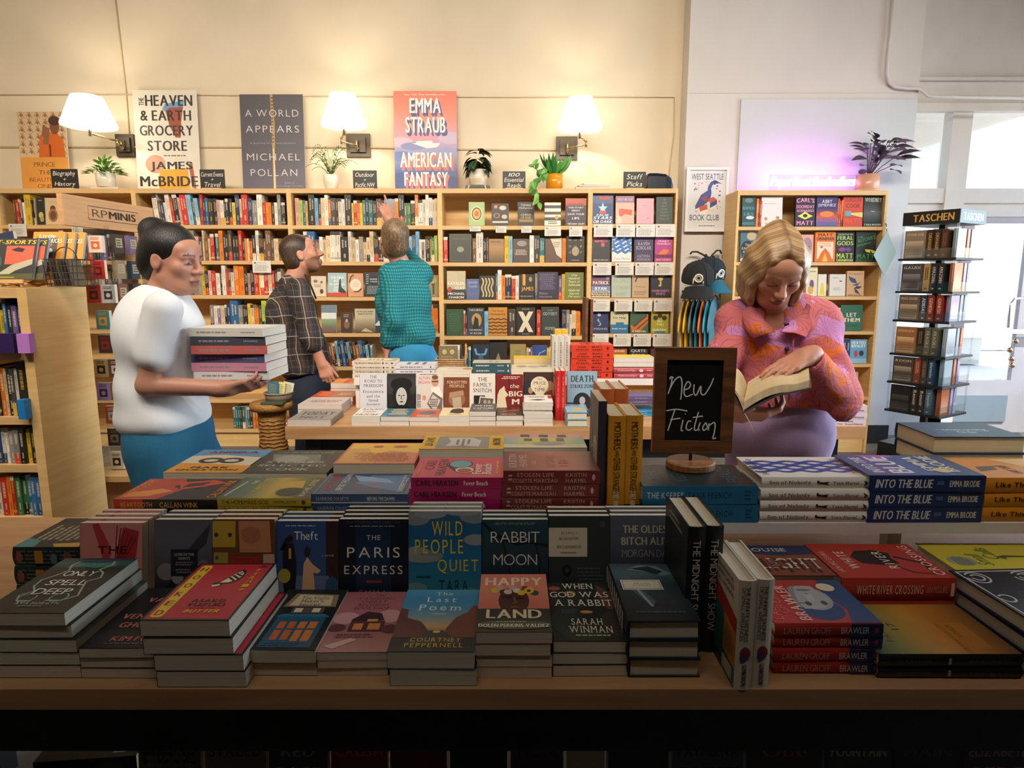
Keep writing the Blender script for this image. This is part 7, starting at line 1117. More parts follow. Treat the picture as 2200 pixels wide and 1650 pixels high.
# the open book she reads
bkx = atY(1600, 880, 1.78); ob = empty('open_book', 'open hardcover book with cream pages held by the woman in the floral shirt', 'book', bkx)
def leaf_block(name, n0, far0, edge, thick, col):
    s_ = far0 - n0; u = edge - n0; G = []
    for k in (0, 1):
        row = []
        for i in range(13):
            t = i / 12; bulge = math.sin(min(1, t * 1.25) * math.pi) * .016; base = n0 + u * t; row.append(base + v3(0, 0, bulge + (thick if k else 0) * (1 - .15 * t)))
        G.append(row)
    b = MB(); V = []
    for j in (0, 1):
        for k in (0, 1): V += [tuple(p + s_ * j) for p in G[k]]
    m = 13; f = []
    for i in range(12): f += [(i, i + 1, m + i + 1, m + i), (2 * m + i, 3 * m + i, 3 * m + i + 1, 2 * m + i + 1), (m + i, m + i + 1, 3 * m + i + 1, 3 * m + i), (i, 2 * m + i, 2 * m + i + 1, i + 1)]
    f += [(m - 1, 3 * m - 1, 4 * m - 1, 2 * m - 1), (0, m, 3 * m, 2 * m)]
    b.add(V, f, col); return attach(b, name, PAPER, ob, False)
leaf_block('page_block', near, farS, rE, .024, '#dac39a'); leaf_block('page_block', near, farS, lE, .010, '#dac39a')
b = MB(); s_ = farS - near
for e in (rE, lE):
    u = e - near; q = [near - s_ * .03 + v3(0, 0, -.003), near + u * .5 - s_ * .03 + v3(0, 0, .012), near + u * 1.04 - s_ * .03 + v3(0, 0, -.002)]; V = [tuple(p) for p in q] + [tuple(p + s_ * 1.06) for p in q]; V += [(x, y, z - .004) for x, y, z in V]
    b.add(V, [(0, 1, 4, 3), (1, 2, 5, 4), (6, 9, 10, 7), (7, 10, 11, 8), (0, 6, 7, 1), (1, 7, 8, 2), (3, 4, 10, 9), (4, 5, 11, 10), (2, 8, 11, 5), (0, 3, 9, 6)], '#3c3f44')
attach(b, 'cover', PRINT, ob, False)
b = MB(); b.tube([near, near + v3(.015, -.01, -.03), near + v3(.03, -.005, -.06)], .0012, 5, '#c8b8a0'); attach(b, 'ribbon', CLOTH, ob)

# --- man in the plaid shirt, in profile, looking up at the shelves
ym = 4.2
man1 = person('man in dark plaid shirt and navy jeans looking up at the shelves', (W(655, 800, ym)[0], ym, 0))
hp = Head(W(648, 548, ym + .02), (.86, .30, .30), (-.30, -.05, .95), 1.04)
hpv = W(665, 830, ym); ch = W(628, 680, ym); bel = W(650, 750, ym)
shn, shf = W(640, 622, ym - .17), W(620, 620, ym + .17)
eln, elf = W(668, 722, ym - .22), W(655, 725, ym + .2); wrn, wrf = W(690, 778, ym - .2), W(690, 775, ym + .18)
h1 = hand(wrn, v3(.35, -.1, -.93), v3(.2, -.95, .1), -1, (.6, .7, .8, .9), 1.08, (.8, .38, -.35)); h1f = hand(wrf, v3(.35, .1, -.93), v3(.2, .95, .1), 1, (.6, .7, .8, .9), 1.08)
nk = W(628, 606, ym)
B1 = hp.skin() + [cap(hp.p(0, -.03, -.06), nk, .058, .06, .03), ell(ch, (.13, .17, .2), k=.04), ell(bel, (.13, .16, .15), k=.06), ell(hpv, (.12, .16, .13), k=.05)] + chain([shn, eln, wrn], (.05, .042, .028)) + chain([shf, elf, wrf], (.05, .042, .028)) + h1 + h1f
TR1 = [ell(hpv + v3(0, 0, .02), (.14, .18, .14), k=.05)]
for dy in (-.09, .09):
    a = hpv + v3(0, dy, -.05); k_ = np.array([a[0] + .01, ym + dy, .5]); f_ = np.array([a[0] - .02, ym + dy, .09]); B1 += chain([a, k_, f_], (.085, .06, .045), .03) + [cap(f_ + v3(-.03, 0, -.04), f_ + v3(.16, 0, -.05), .04, .035, .02)]; TR1 += chain([a, k_, f_ + v3(0, 0, .02)], (.105, .085, .075), .03)
def beard(c):
    g = hp.paint(lip='#9a5a4c', brow='#3a281c', lash='#2a1c14', open_=True)
    def f(V, cc):
        q = (V - hp.c) / hp.k; l, fr, u = q @ hp.L, q @ hp.F, q @ hp.U; m = (u < -.035) & (u > -.14) & (fr > .0) & ~((np.abs(l) < .028) & (u > -.082) & (u < -.056) & (fr > .08)); cc[m, :3] = lin('#7a5238') ; g(V, cc)
    return f
sculpt('body', B1, .0062, SKINM, man1, '#b88068', beard(0))
Hh = [hp.e(0, -.02, .045, .083, .1, .09, .0), hp.e(0, -.055, -.02, .076, .06, .07, .03), hp.e(0, .11, -.02, .09, .07, .085, .015, 's'), hp.e(.085, .03, -.05, .03, .05, .055, .01, 's'), hp.e(-.085, .03, -.05, .03, .05, .055, .01, 's'), hp.e(0, -.04, -.12, .1, .1, .05, .01, 's')]
sculpt('hair', Hh, .0055, BROWNH, man1)
PLAID = mat_check('dark_plaid_cloth', '#241d1c', [('x', .11, .42, '#3a2f2c', .8), ('z', .12, .4, '#2c2a30', .6), ('x', .11, .05, '#b09c88', .75), ('z', .12, .045, '#a8988a', .7), ('x', .037, .07, '#7a6a5e', .5), ('z', .04, .06, '#6a5c54', .5)], wob=.06)
S1 = [ell(ch, (.155, .2, .22), k=.05), ell(bel, (.16, .19, .16), k=.06), ell(W(655, 785, ym), (.16, .2, .11), k=.06), cap(nk + v3(-.01, -.05, -.02), nk + v3(-.01, .05, -.02), .065, .065, .04)] + chain([shn, eln, eln + (wrn - eln) * .25], (.075, .066, .06), .03) + chain([shf, elf, elf + (wrf - elf) * .25], (.075, .066, .06), .03) + [cap(eln + (wrn - eln) * .12, eln + (wrn - eln) * .24, .066, .066, .006)]
hz = zof(800, ym)
sculpt('plaid_shirt', S1, .008, PLAID, man1, disp=folds(.006, 22, 18), cut=lambda X, Y, Z: np.where((Y > ym - .13) & (Y < ym + .13) | (X < hpv[0] + .06), hz - .0 - (X - hpv[0]) * -.25 - Z, -1).astype(np.float32), it=2)
sculpt('jeans', TR1, .009, mat_denim('navy_denim', '#141a28', '#202a3c'), man1, disp=folds(.004, 24, 16), it=2)
b = MB(); b.tube([W(655, 590, ym - .05), W(667, 612, ym - .06), W(679, 642, ym - .07)], .006, 8, '#1c1614'); attach(b, 'strap', CLOTH, man1)

# --- man in the teal check shirt, back to the viewer, pointing
yt = 4.3
man2 = person('man in teal gingham shirt and bright blue jeans pointing up at a book', (W(880, 800, yt)[0], yt, 0))
hq = Head(W(846, 516, yt - .02), (-.38, .90, .22), (.12, -.16, .97), 1.06)
ch2, be2, hp2 = W(868, 650, yt), W(878, 715, yt), W(882, 760, yt)
sl_, sr_ = W(842, 592, yt - .10), W(905, 588, yt + .08)
el2, wr2 = W(845, 690, yt - .16), W(832, 742, yt - .1)
er2 = np.array([sl_[0] + .12, yt + .33, 1.62]); 
ptip = W(826, 470, yt + .40); er2 = W(862, 545, yt + .30); wrp = W(836, 474, yt + .42)
h2 = hand(wr2, v3(-.15, .05, -.98), v3(-.9, -.3, .1), 1, (.5, .6, .7, .8), 1.08); h3 = hand(wrp, v3(-.35, .12, .93), v3(.4, -.9, .2), 1, (.05, 1.6, 1.7, 1.7), 1.15, (.5, .6, -.5))
nk2 = W(862, 568, yt)
B2_ = hq.skin() + [cap(hq.p(0, -.03, -.06), nk2, .056, .06, .03), ell(ch2, (.17, .13, .2), k=.04), ell(be2, (.15, .12, .15), k=.06), ell(hp2, (.16, .13, .13), k=.05)] + chain([sl_, el2, wr2], (.052, .044, .03)) + chain([sr_, er2, wrp], (.052, .044, .03)) + h2 + h3
TR2 = [ell(hp2 + v3(0, 0, .0), (.165, .15, .15), k=.05)]
for dx in (-.085, .085):
    a = hp2 + v3(dx, 0, -.06); k_ = np.array([a[0], yt + .01, .5]); f_ = np.array([a[0], yt, .09]); B2_ += chain([a, k_, f_], (.085, .06, .045), .03) + [cap(f_ + v3(0, -.03, -.04), f_ + v3(-.03, .15, -.05), .04, .035, .02)]; TR2 += chain([a, k_, f_ + v3(0, 0, .02)], (.1, .085, .075), .03)
sculpt('body', B2_, .0062, SKINM, man2, '#b9816a', hq.paint())
H2 = [hq.e(0, -.02, .045, .084, .102, .091, .0), hq.e(0, -.055, -.025, .078, .062, .075, .03), hq.e(0, .12, -.02, .09, .07, .09, .015, 's'), hq.e(.088, .035, -.05, .03, .05, .055, .01, 's'), hq.e(-.088, .035, -.05, .03, .05, .055, .01, 's'), hq.e(0, -.04, -.13, .1, .1, .05, .01, 's')]
sculpt('hair', H2, .0055, SANDY, man2)
GING = mat_check('teal_gingham_cloth', '#1c8890', [('x', .021, .45, '#0d4650', .7), ('z', .021, .45, '#0d4650', .7)], wob=.04)
S2_ = [ell(ch2, (.19, .155, .22), k=.05), ell(be2, (.18, .15, .15), k=.06), cap(sl_, sr_, .07, .07, .05), cap(nk2 + v3(-.03, 0, -.03), nk2 + v3(.04, 0, -.03), .062, .062, .03)] + chain([sl_, el2, el2 + (wr2 - el2) * .85], (.08, .066, .05), .03) + chain([sr_, er2, er2 + (wrp - er2) * .7], (.08, .066, .05), .03) + chain([nk2 + v3(-.06, 0, .0), nk2 + v3(.0, -.055, .01), nk2 + v3(.06, 0, .0)], (.022, .024, .022), .01)
sculpt('gingham_shirt', S2_, .008, GING, man2, disp=folds(.006, 24, 20), it=2)
sculpt('jeans', TR2, .009, mat_denim('bright_blue_denim', '#1f6f9a', '#3088b4'), man2, disp=folds(.004, 24, 16), it=2)

# --- the moving bookseller carrying a pile of books
yb = 2.42
wm = person('person in white T-shirt with tied up black hair striding past carrying books', (W(370, 850, yb)[0], yb, 0))
hw = Head(W(372, 560, yb), (.93, -.18, -.12), (.10, -.02, .98), .98)
cw, ww_, hw2 = W(345, 725, yb), W(345, 840, yb), W(365, 930, yb)
s1, s2 = W(350, 665, yb - .16), W(345, 660, yb + .16)
e1, e2 = W(318, 828, yb - .17), W(335, 800, yb + .17); w1, w2 = W(480, 835, yb - .12), W(470, 820, yb + .12)
ha = hand(w1, v3(.96, .1, .12), v3(.05, -.6, -.8), 1, (.35, .4, .45, .5), 1.0, (.5, .7, -.4)); hb = hand(w2, v3(.96, -.1, .1), v3(.05, .6, -.8), -1, (.35, .4, .45, .5), 1.0, (.5, .7, -.4))
nw = W(350, 640, yb)
B3_ = hw.skin() + [cap(hw.p(0, -.03, -.06), nw, .05, .054, .03), ell(cw, (.105, .15, .18), k=.04), ell(ww_, (.1, .13, .13), k=.05), ell(hw2, (.12, .15, .12), k=.05)] + chain([s1, e1, w1], (.043, .038, .026)) + chain([s2, e2, w2], (.043, .038, .026)) + ha + hb
TR3 = [ell(hw2 + v3(0, 0, .0), (.15, .175, .15), k=.05)]
for dy, dxk, dxf in ((-.085, .06, -.12), (.085, .14, .26)):
    a = hw2 + v3(0, dy, -.05); k_ = np.array([a[0] + dxk, yb + dy, .5]); f_ = np.array([a[0] + dxf, yb + dy, .1]); B3_ += chain([a, k_, f_], (.085, .06, .042), .03) + [cap(f_ + v3(-.04, 0, -.05), f_ + v3(.14, 0, -.05), .036, .032, .02)]; TR3 += chain([a, k_, f_ + v3(0, 0, .02)], (.115, .1, .09), .03)
sculpt('body', B3_, .0052, SKINM, wm, '#b07c66', hw.paint(lip='#8a4c44', brow='#1c1412', lash='#1c1412', open_=True))
H3 = [hw.e(0, -.02, .045, .086, .105, .094, .0), hw.e(0, -.075, -.01, .075, .055, .08, .03), hw.e(0, -.085, .10, .05, .055, .05, .02), hw.e(0, .115, -.03, .09, .07, .088, .015, 's'), hw.e(0, .02, -.13, .1, .1, .06, .01, 's')]
sculpt('hair', H3, .005, DARKH, wm)
TEE = [ell(cw, (.15, .185, .2), k=.05), ell(ww_, (.15, .17, .16), k=.06), ell(W(355, 895, yb), (.16, .185, .09), k=.06), cap(nw + v3(0, -.06, -.03), nw + v3(0, .06, -.03), .06, .06, .04)] + chain([s1, s1 + (e1 - s1) * .6], (.064, .062), .03) + chain([s2, s2 + (e2 - s2) * .6], (.064, .062), .03) + [cap(nw, nw + v3(.03, 0, .1), .054, .06, .01, 's')]
WT = mat_col('white_cotton', .9, bump=.3, bscale=400, var=.05)
sculpt('white_t_shirt', TEE, .007, WT, wm, '#d6d8dc', disp=folds(.0035, 24, 16), it=2)
sculpt('jeans', TR3, .009, mat_denim('teal_blue_denim', '#0f4a66', '#1c6486'), wm, disp=folds(.004, 20, 14), it=2)
for i, (c, l) in enumerate((('#c8c4bc', 'pale book topping the pile in the striding person\'s arms'), ('#3c4250', 'dark slate book second in the carried pile'), ('#b8605c', 'rose book in the middle of the carried pile'), ('#4a4a70', 'indigo book below the rose one in the carried pile'), ('#c0849c', 'pink book near the bottom of the carried pile'), ('#cfd0d4', 'white book at the bottom of the carried pile'))):
    z = zof(812, yb) + .008 + .031 * (5 - i); xx = xof(432 + 4 * (i % 3), yb, 1.2)
    M = Matrix.Translation(Vector((xx + .27, yb - .11 + .006 * (i % 2), z + .031))) @ Matrix.Rotation(R(-3 + 2 * (i % 3)), 4, 'Z') @ POSE['spine']
    book('carried_book', l, M, .21, .27, .03, c, [], [('n', .1, .3, .6, .7, 1, '#8a8688'), ('n', .7, .35, .9, .65, 1, '#8a8688')], hard=False, group='books carried by the striding person', pg='#d0c8bc')
# ------------------------------------------------------------------ on top of the bookcases: posters, plants, signs, sconces
def poster(px0, px1, y0, y1, label, cov, els, Y=5.60, lean=3, cat='poster', name='book_poster', th=.006, border='#e0d8cc'):
    a = atY(px0, y1, Y); zt = zof(y0, Y + .04); w_ = xof(px1, Y, (a.z + zt) / 2) - xof(px0, Y, (a.z + zt) / 2); h_ = (zt - ZT) / math.cos(R(lean)); b = MB()
    b.box(0, w_, 0, th, 0, h_, border); fc = Face(b, (0, 0, 0), (1, 0, 0), (0, 0, 1), w_, h_, step=.0007); fc.draw([('r', .004, .003, .996, .997, cov)] + list(els))
    M = Matrix.Translation(Vector((xof(px0, Y, (a.z + zt) / 2), Y, ZT + .0012 + th * math.sin(R(lean))))) @ Matrix.Rotation(R(-lean), 4, 'X')
    return tag(b.build(name, PRINT, M=M), label, cat)
dia = []
for i in range(6):
    for j in range(6):
        x, y = .03 + .165 * i, .47 + .09 * j; dia.append(('p', [(x + .02, y + .04), (x + .06, y + .07), (x + .1, y + .04), (x + .06, y + .01)], '#8a5a3c')); dia.append(('l', [(x, y + .02), (x + .08, y + .09)], .006, '#a8825c')); dia.append(('l', [(x + .02, y + .085), (x + .12, y + .005)], .006, '#a8825c'))
dia.sort(key=lambda e: e[0] == 'l')
poster(38, 142, 241, 400, 'orange poster of a person in an orange top against a lattice', '#d89440', [('r', .0, .44, 1, 1, '#cbb08c')] + dia + [('p', [(.4, .44), (.44, .7), (.55, .76), (.8, .74), (.92, .66), (.95, .44)], '#c8601c'), ('e', .76, .82, .1, .1, '#7a4a30'), ('e', .76, .89, .12, .06, '#4a2c24'), ('p', [(.5, .6), (.56, .82), (.66, .8), (.62, .6)], '#8a5a3c'), ('r', .62, .45, .66, .6, '#6a2c14'), ('p', [(.48, .7), (.52, .84), (.57, .84), (.6, .7)], '#8a5a3c'), T_('PRINCE', .35, '#6a4418', .44, .055, 'l'), T_('THE', .25, '#6a4418', .26, .05, 'l'), T_('BEAUTIFUL', .16, '#6a4418', .66, .05, 'l'), T_('ONES', .08, '#6a4418', .34, .05, 'l')])
poster(287, 424, 194, 400, 'white poster with black hand-cut letters and a figure in a blue cap', '#d8d0c2', [('p', [(.45, .82), (.5, .87), (.8, .9), (.78, .84), (.5, .79)], '#6a94c0'), ('p', [(.5, .8), (.55, .66), (.64, .54), (.72, .54), (.74, .7), (.78, .84), (.56, .83)], '#9a4a34'), ('p', [(.2, .5), (.1, .1), (.3, .1), (.4, .46), (.7, .5), (.84, .3), (.86, .05), (.95, .05), (.9, .34), (.8, .54)], '#dcd4c8'), ('e', .3, .28, .16, .09, '#c89078'), ('p', [(.36, .22), (.8, .24), (.84, 0), (.33, 0)], '#d89a2c'), ('p', [(.82, .28), (.86, .05), (.93, .03), (.88, .3)], '#a85a40'),
  ('t', 'THE', .13, .89, .12, .05, '#2a2320', 'b', 90), T_('HEAVEN', .9, '#2a2320', .74, .105, 'b', .56), T_('& EARTH', .755, '#2a2320', .8, .1, 'b'), T_('GROCERY', .61, '#2a2320', .84, .1, 'b'), T_('STORE', .46, '#2a2320', .62, .1, 'b'), ('n', .42, .355, .9, .372, 1, '#4a4038'), T_('JAMES', .255, '#2a2320', .66, .1, 'b', .55), T_('McBRIDE', .11, '#2a2320', .92, .1, 'b'), T_('WINNER OF THE NATIONAL BOOK AWARD', .02, '#4a4038', .8, .014, 'n')], border='#e4dccf')
poster(516, 652, 203, 400, 'dark grey poster split by a golden vertical crack', '#45404a', [('g', 0, 0, 1, 1, ['#5c566a', '#45404c', '#3c3640', '#403a44']), ('p', [(.485, 0), (.53, 0), (.525, .4), (.54, .7), (.52, 1), (.48, 1), (.49, .7)], '#b08a3c'), ('p', [(.495, 0), (.52, 0), (.515, .45), (.5, .45)], '#e0c890'), ('n', .49, .5, .53, .98, 14, '#3a2a1a'), T_('A WORLD', .81, '#cfc8cc', .84, .07, 'lw'), T_('APPEARS', .65, '#cfc8cc', .84, .07, 'lw'), T_('A Journey into Consciousness', .505, '#b0a8b0', .72, .022, 'lw'), T_('MICHAEL', .365, '#cfc8cc', .84, .07, 'lw'), T_('POLLAN', .205, '#cfc8cc', .74, .07, 'lw'), ('t', 'Author of', .74, .1, .16, .018, '#b0a8b0', 'l'), ('t', 'How to Change Your Mind', .72, .065, .44, .018, '#b0a8b0', 'l')])
def shad(s, y, w_, h_, top, sh_, st='b'): return [('t', s, .51 + .012 * k, y - .012 * k - .01, w_, h_, sh_, st) for k in (2, 1)] + [('t', s, .5, y, w_, h_, top, st)]
poster(846, 981, 196, 402, 'coral and blue poster of a cruise ship among clouds', '#d8705c', [('g', 0, 0, 1, 1, ['#2a3f80', '#3c5490', '#8a90bc', '#d88a8c', '#e07a62', '#dc6a50'])] + [('e', x, y, rx, ry, c) for x, y, rx, ry, c in ((.1, .5, .2, .05, '#c0a8bc'), (.9, .54, .2, .06, '#b8a4bc'), (.3, .46, .2, .04, '#7a80b0'), (.1, .36, .22, .05, '#5a70a8'), (.85, .4, .2, .05, '#8a8cb8'), (.2, .14, .3, .06, '#2c4484'), (.8, .1, .3, .07, '#2a3f7c'), (.5, .05, .4, .05, '#344c8c'))] + [('p', [(.28, .49), (.74, .49), (.68, .45), (.52, .44)], '#e0dcd8'), ('p', [(.36, .51), (.6, .515), (.62, .49), (.34, .49)], '#d8d4d0'), T_('New York Times bestselling author', .965, '#e8d8cc', .66, .024, 'i')] + shad('EMMA', .86, .5, .145, '#e8e0d8', '#3c3a78') + shad('STRAUB', .67, .64, .155, '#e8e0d8', '#3c3a78') + shad('AMERICAN', .325, .82, .15, '#e8e0dc', '#d86a54') + shad('FANTASY', .135, .7, .14, '#e8e0dc', '#d86a54') + [('t', 'A Novel', .84, .02, .22, .03, '#e0dce0', 'i')], border='#d86a50')
def chalk(px0, px1, y0, y1, label, lines, Y=YF + .08):
    a, c = atY(px0, y1, Y), atY(px1, y0, Y); w_, h_ = c.x - a.x, c.z - ZT; r = empty('chalkboard_label', label, 'sign', (a.x, Y, ZT)); b = MB(); b.box(0, w_, 0, .008, .012, h_, '#1d1c1a')
    Face(b, (0, 0, .012), (1, 0, 0), (0, 0, 1), w_, h_ - .012, step=.0006).draw([('t', s, .5, y, ww, hh, '#d8d4cc', 'i') for s, y, ww, hh in lines]); b.build('slate', PRINT, r)
    b = MB(); b.box(w_ * .12, w_ * .88, -.03, .03, 0.0012, .012); b.build('foot', MAPLEH, r)
chalk(112, 165, 363, 400, 'small chalk sign in front of the orange poster', [('Biography', .74, .86, .3), ('+', .47, .1, .12), ('History', .2, .8, .28)])
chalk(431, 481, 364, 400, 'small chalk sign between the white and dark posters', [('Current Events', .74, .9, .24), ('+', .47, .1, .12), ('Travel', .2, .66, .26)])
chalk(759, 809, 366, 402, 'small chalk sign in the lamp glow beside the fern', [('Outdoor', .76, .8, .24), ('+', .47, .1, .12), ('Pacific NW', .2, .84, .24)])
chalk(1080, 1129, 368, 404, 'small chalk sign announcing essential reads', [('100', .8, .5, .22), ('Essential', .5, .86, .25), ('Reads', .18, .6, .25)])
chalk(1339, 1388, 369, 405, 'small chalk sign beside the dark blue speaker', [('Staff', .7, .72, .3), ('Picks', .26, .7, .3)])
# sconces
BRZ = mat_col('bronze_plate', .35, .5, var=.05); BRASS = mat_col('brushed_brass', .25, .9, var=.03)
def sconce(px0, px1, y0, y1, sx, sy, ybot, ytop, rb, rt, label, Ys, side):
    a, c = atY(px0, y1, YB - .02), atY(px1, y0, YB - .02); mx_, mz = (a.x + c.x) / 2, (a.z + c.z) / 2; r = empty('wall_sconce', label, 'lamp', (mx_, YB, mz)); inv = Matrix.Translation(Vector((-mx_, -YB, -mz)))
    b = MB(); b.M = inv; w_, h_ = (c.x - a.x) / 2, (c.z - a.z) / 2; b.box(mx_ - w_, mx_ + w_, YB - .022, YB, mz - h_, mz + h_, '#4a4038'); b.box(mx_ - w_ * .66, mx_ + w_ * .66, YB - .04, YB - .022, mz - h_ * .62, mz + h_ * .66, '#50463c'); b.build('wall_plate', BRZ, r)
    sc = depth(Ys, 2.75) / FPX; bot = atY(sx, ybot, Ys); top = zof(ytop, Ys); Rb, Rt = rb * sc, rt * sc; bx, bz = bot.x, bot.z
    el = Vector((bx + side * .07, (Ys + YB) / 2 + .02, bz - .08)); b = MB(); b.M = inv
    b.tube([(mx_, YB - .04, mz - .03), (mx_, YB - .07, mz - .03)], .012, 10, '#c8b088'); b.tube([(mx_, YB - .07, mz - .05), (mx_, YB - .07, mz + .04)], .008, 10, '#c8b088'); b.tube([(mx_, YB - .07, mz - .01), el], .007, 8, '#c8b088'); b.tube([el + Vector((0, 0, -.02)), el + Vector((0, 0, .035))], .009, 8, '#c8b088'); b.tube([el + Vector((0, 0, .02)), (bx, Ys, bz - .05)], .007, 8, '#c8b088'); b.tube([(bx, Ys, bz - .07), (bx, Ys, bz + .03)], .012, 10, '#d8c8a8'); b.build('swing_arm', BRASS, r, smooth=True)
    b = MB(); b.M = inv; b.lathe([(Rb, 0), (Rb + .002, .012), (Rt, top - bz), (Rt - .004, top - bz), (Rb - .004, .012), (Rb - .005, 0)], 36, (bx, Ys, bz), '#fff', cap=False); sh_ = b.build('lamp_shade', SHADEM, r, smooth=True)
    b = MB(); b.M = inv; b.ball((bx, Ys, bz + .07), (.022, .022, .032), 12, '#fff'); b.tube([(bx, Ys, bz + .02), (bx, Ys, bz + .05)], .016, 10); b.build('bulb', SHADEM, r, smooth=True)
    l = light('sconce_light', 'POINT', (bx, Ys, bz + .11), (0, 0, 0), 13, (1.0, .84, .62), shadow_soft_size=.03); l.parent = r; l.matrix_parent_inverse = r.matrix_world.inverted()
sconce(251, 286, 288, 336, 192, 268, 272, 208, 54, 31, 'lit wall sconce reaching over the leafy plant beside the white poster', 5.28, 1)
sconce(745, 794, 287, 337, 739, 268, 271, 204, 48, 27, 'lit wall sconce above the fern', 5.38, -1)
sconce(1195, 1241, 293, 343, 1246, 276, 278, 211, 48, 26, 'lit wall sconce above the mustard pot', 5.38, 1)
# plants
def leaf(b, p, d, n, L, Wd, col, curl=.25):
    p, d, n = Vector(p), Vector(d).normalized(), Vector(n); s = d.cross(n).normalized(); n = s.cross(d).normalized(); V = []; k = 5
    for i in range(k + 1):
        t = i / k; c = p + d * (L * t) - n * (curl * L * t * t); wd = Wd * math.sin(math.pi * min(1, t * .93 + .05)) * (1 - .3 * t); V += [c - s * wd + n * wd * .25, c, c + s * wd + n * wd * .25]
    F = []
    for i in range(k): o = 3 * i; F += [(o, o + 1, o + 4, o + 3), (o + 1, o + 2, o + 5, o + 4)]
    b.add(V, F, col)
def pot(r, rad, h, col, prof=None, base=0.0):
    b = MB(); pr = prof or [(rad * .82, 0), (rad * .9, .006), (rad, h * .5), (rad * 1.0, h), (rad * .92, h), (rad * .9, h * .9), (0, h * .88)]; b.lathe(pr, 28, (0, 0, base), col); b.build('pot', CERAM, r, smooth=True)
    b = MB(); b.lathe([(0, 0), (rad * .9, 0), (rad * .9, .006), (0, .008)], 20, (0, 0, base + h * .88), '#2e2118'); b.build('soil', MATTE, r)
YP = YF + .1
def plant(px, label, rad, h, col, base=0.0, Y=YP): X = xof(px, Y, ZT + .1); return empty('potted_plant', label, 'plant', (X, Y, ZT + .0012 + base))
rg = random.Random(3)
r = plant(227, 'bushy light green plant in a white pot under the first sconce', .07, .11, '', .02); b = MB(); b.box(-.1, .12, -.05, .07, 0, .018, '#d8d0c4'); tag(b.build('flat_book', PRINT, M=Matrix.Translation(r.location - Vector((0, 0, .02)))), 'white book lying under the bushy light green plant', 'book')
pot(r, .072, .11, '#e0d8c8')
b = MB()
for i in range(120): a = rg.random() * 6.28; e = rg.random() ** .5; q = (.12 * e * math.cos(a), .08 * e * math.sin(a), .1 + .13 * (1 - e * e) * rg.random()); leaf(b, q, (math.cos(a) * e + .2 * rg.random(), math.sin(a) * e, .5 - .5 * e + .3 * rg.random()), (0, 0, 1), .05 + .02 * rg.random(), .016, rg.choice(['#6c9a3c', '#82b050', '#58863a', '#94bc64']))
b.build('foliage', LEAF, r)
r = plant(711, 'small fern in a white pot beside the dark poster', .06, .11, ''); pot(r, .058, .115, '#e4dac8', [(.04, 0), (.044, .01), (.058, .05), (.06, .115), (.054, .115), (.05, .1), (0, .1)])
for k in range(26):
    b = MB(); a = rg.random() * 6.28; out = .10 + .12 * rg.random(); hh = .14 + .12 * rg.random() - .06 * (out > .18); pts = [Vector((out * t * math.cos(a), out * .7 * t * math.sin(a), .1 + hh * math.sin(t * 2.1) / .87 * (1 - .25 * t))) for t in [i / 9 for i in range(10)]]
    b.tube(pts, .0015, 4, '#5a7a34')
    for i in range(1, 10):
        d = (pts[i] - pts[i - 1]).normalized(); s = d.cross(Vector((0, 0, 1))).normalized()
        for sg_ in (-1, 1): leaf(b, pts[i], s * sg_ + d * .6, (0, 0, 1), .03 * (1.1 - i / 11), .005, rg.choice(['#5f8f3a', '#7aa84c', '#4c7a30']), .1)
    b.build('frond', LEAF, r)
bk = MB(); X = xof(1027, YP, ZT + .05)
for i, (w_, c, l) in enumerate(((.2, '#3a3833', 'lower grey book under the pot of the dark leafy plant'), (.19, '#4a463e', 'upper grey book under the pot of the dark leafy plant'))):
    b = MB(); b.box(-w_ / 2, w_ / 2, -.07, .07, 0, .014, c); b.box(-w_ / 2 + .02, -w_ / 2 + .03, -.0705, -.069, 0, .0141, '#c0b8a8'); b.box(w_ / 2 - .04, w_ / 2 - .03, -.0705, -.069, 0, .0141, '#c0b8a8'); tag(b.build('flat_book', PRINT, M=Matrix.Translation(Vector((X, YP, ZT + .0012 + .0145 * i)))), l, 'book')
r = plant(1027, 'dark leafy plant in a two-tone white pot on two books', .07, .12, '', .030); pot(r, .072, .125, '#d8ccb8'); b = MB(); b.lathe([(.0605, .004), (.0668, .02), (.0722, .05), (.0722, .052), (.06, .052)], 28, col='#cbb79c', cap=False); b.build('glaze_band', CERAM, r, smooth=True)
b = MB()
for i in range(60): a = rg.random() * 6.28; e = rg.random() ** .6; q = (.06 * e * math.cos(a), .05 * e * math.sin(a), .13 + .2 * rg.random() * (1 - .5 * e)); leaf(b, q, (math.cos(a), math.sin(a) * .8, .4 - e), (0, 0, 1), .08 + .03 * rg.random(), .032, rg.choice(['#1f3a24', '#2c4a2c', '#3a5a38', '#1a2e1e']), .5)
b.build('foliage', LEAF, r)
r = plant(1191, 'trailing green plant in a mustard yellow pot', .07, .11, ''); pot(r, .067, .12, '#d08a14', [(.056, 0), (.058, .012), (.067, .016), (.068, .12), (.062, .12), (.06, .1), (0, .1)])
b = MB()
for i in range(34): a = rg.random() * 6.28; e = rg.random(); q = (.04 * math.cos(a), .04 * math.sin(a), .11 + .04 * rg.random()); leaf(b, q, (math.cos(a) * .8 + .1, math.sin(a) * .6, .5 + .7 * rg.random()), (math.cos(a), math.sin(a), .5), .11 + .05 * rg.random(), .022, rg.choice(['#3a7a34', '#4f9a40', '#2c5f2c', '#68a850']), .25)
b.build('foliage', LEAF, r)
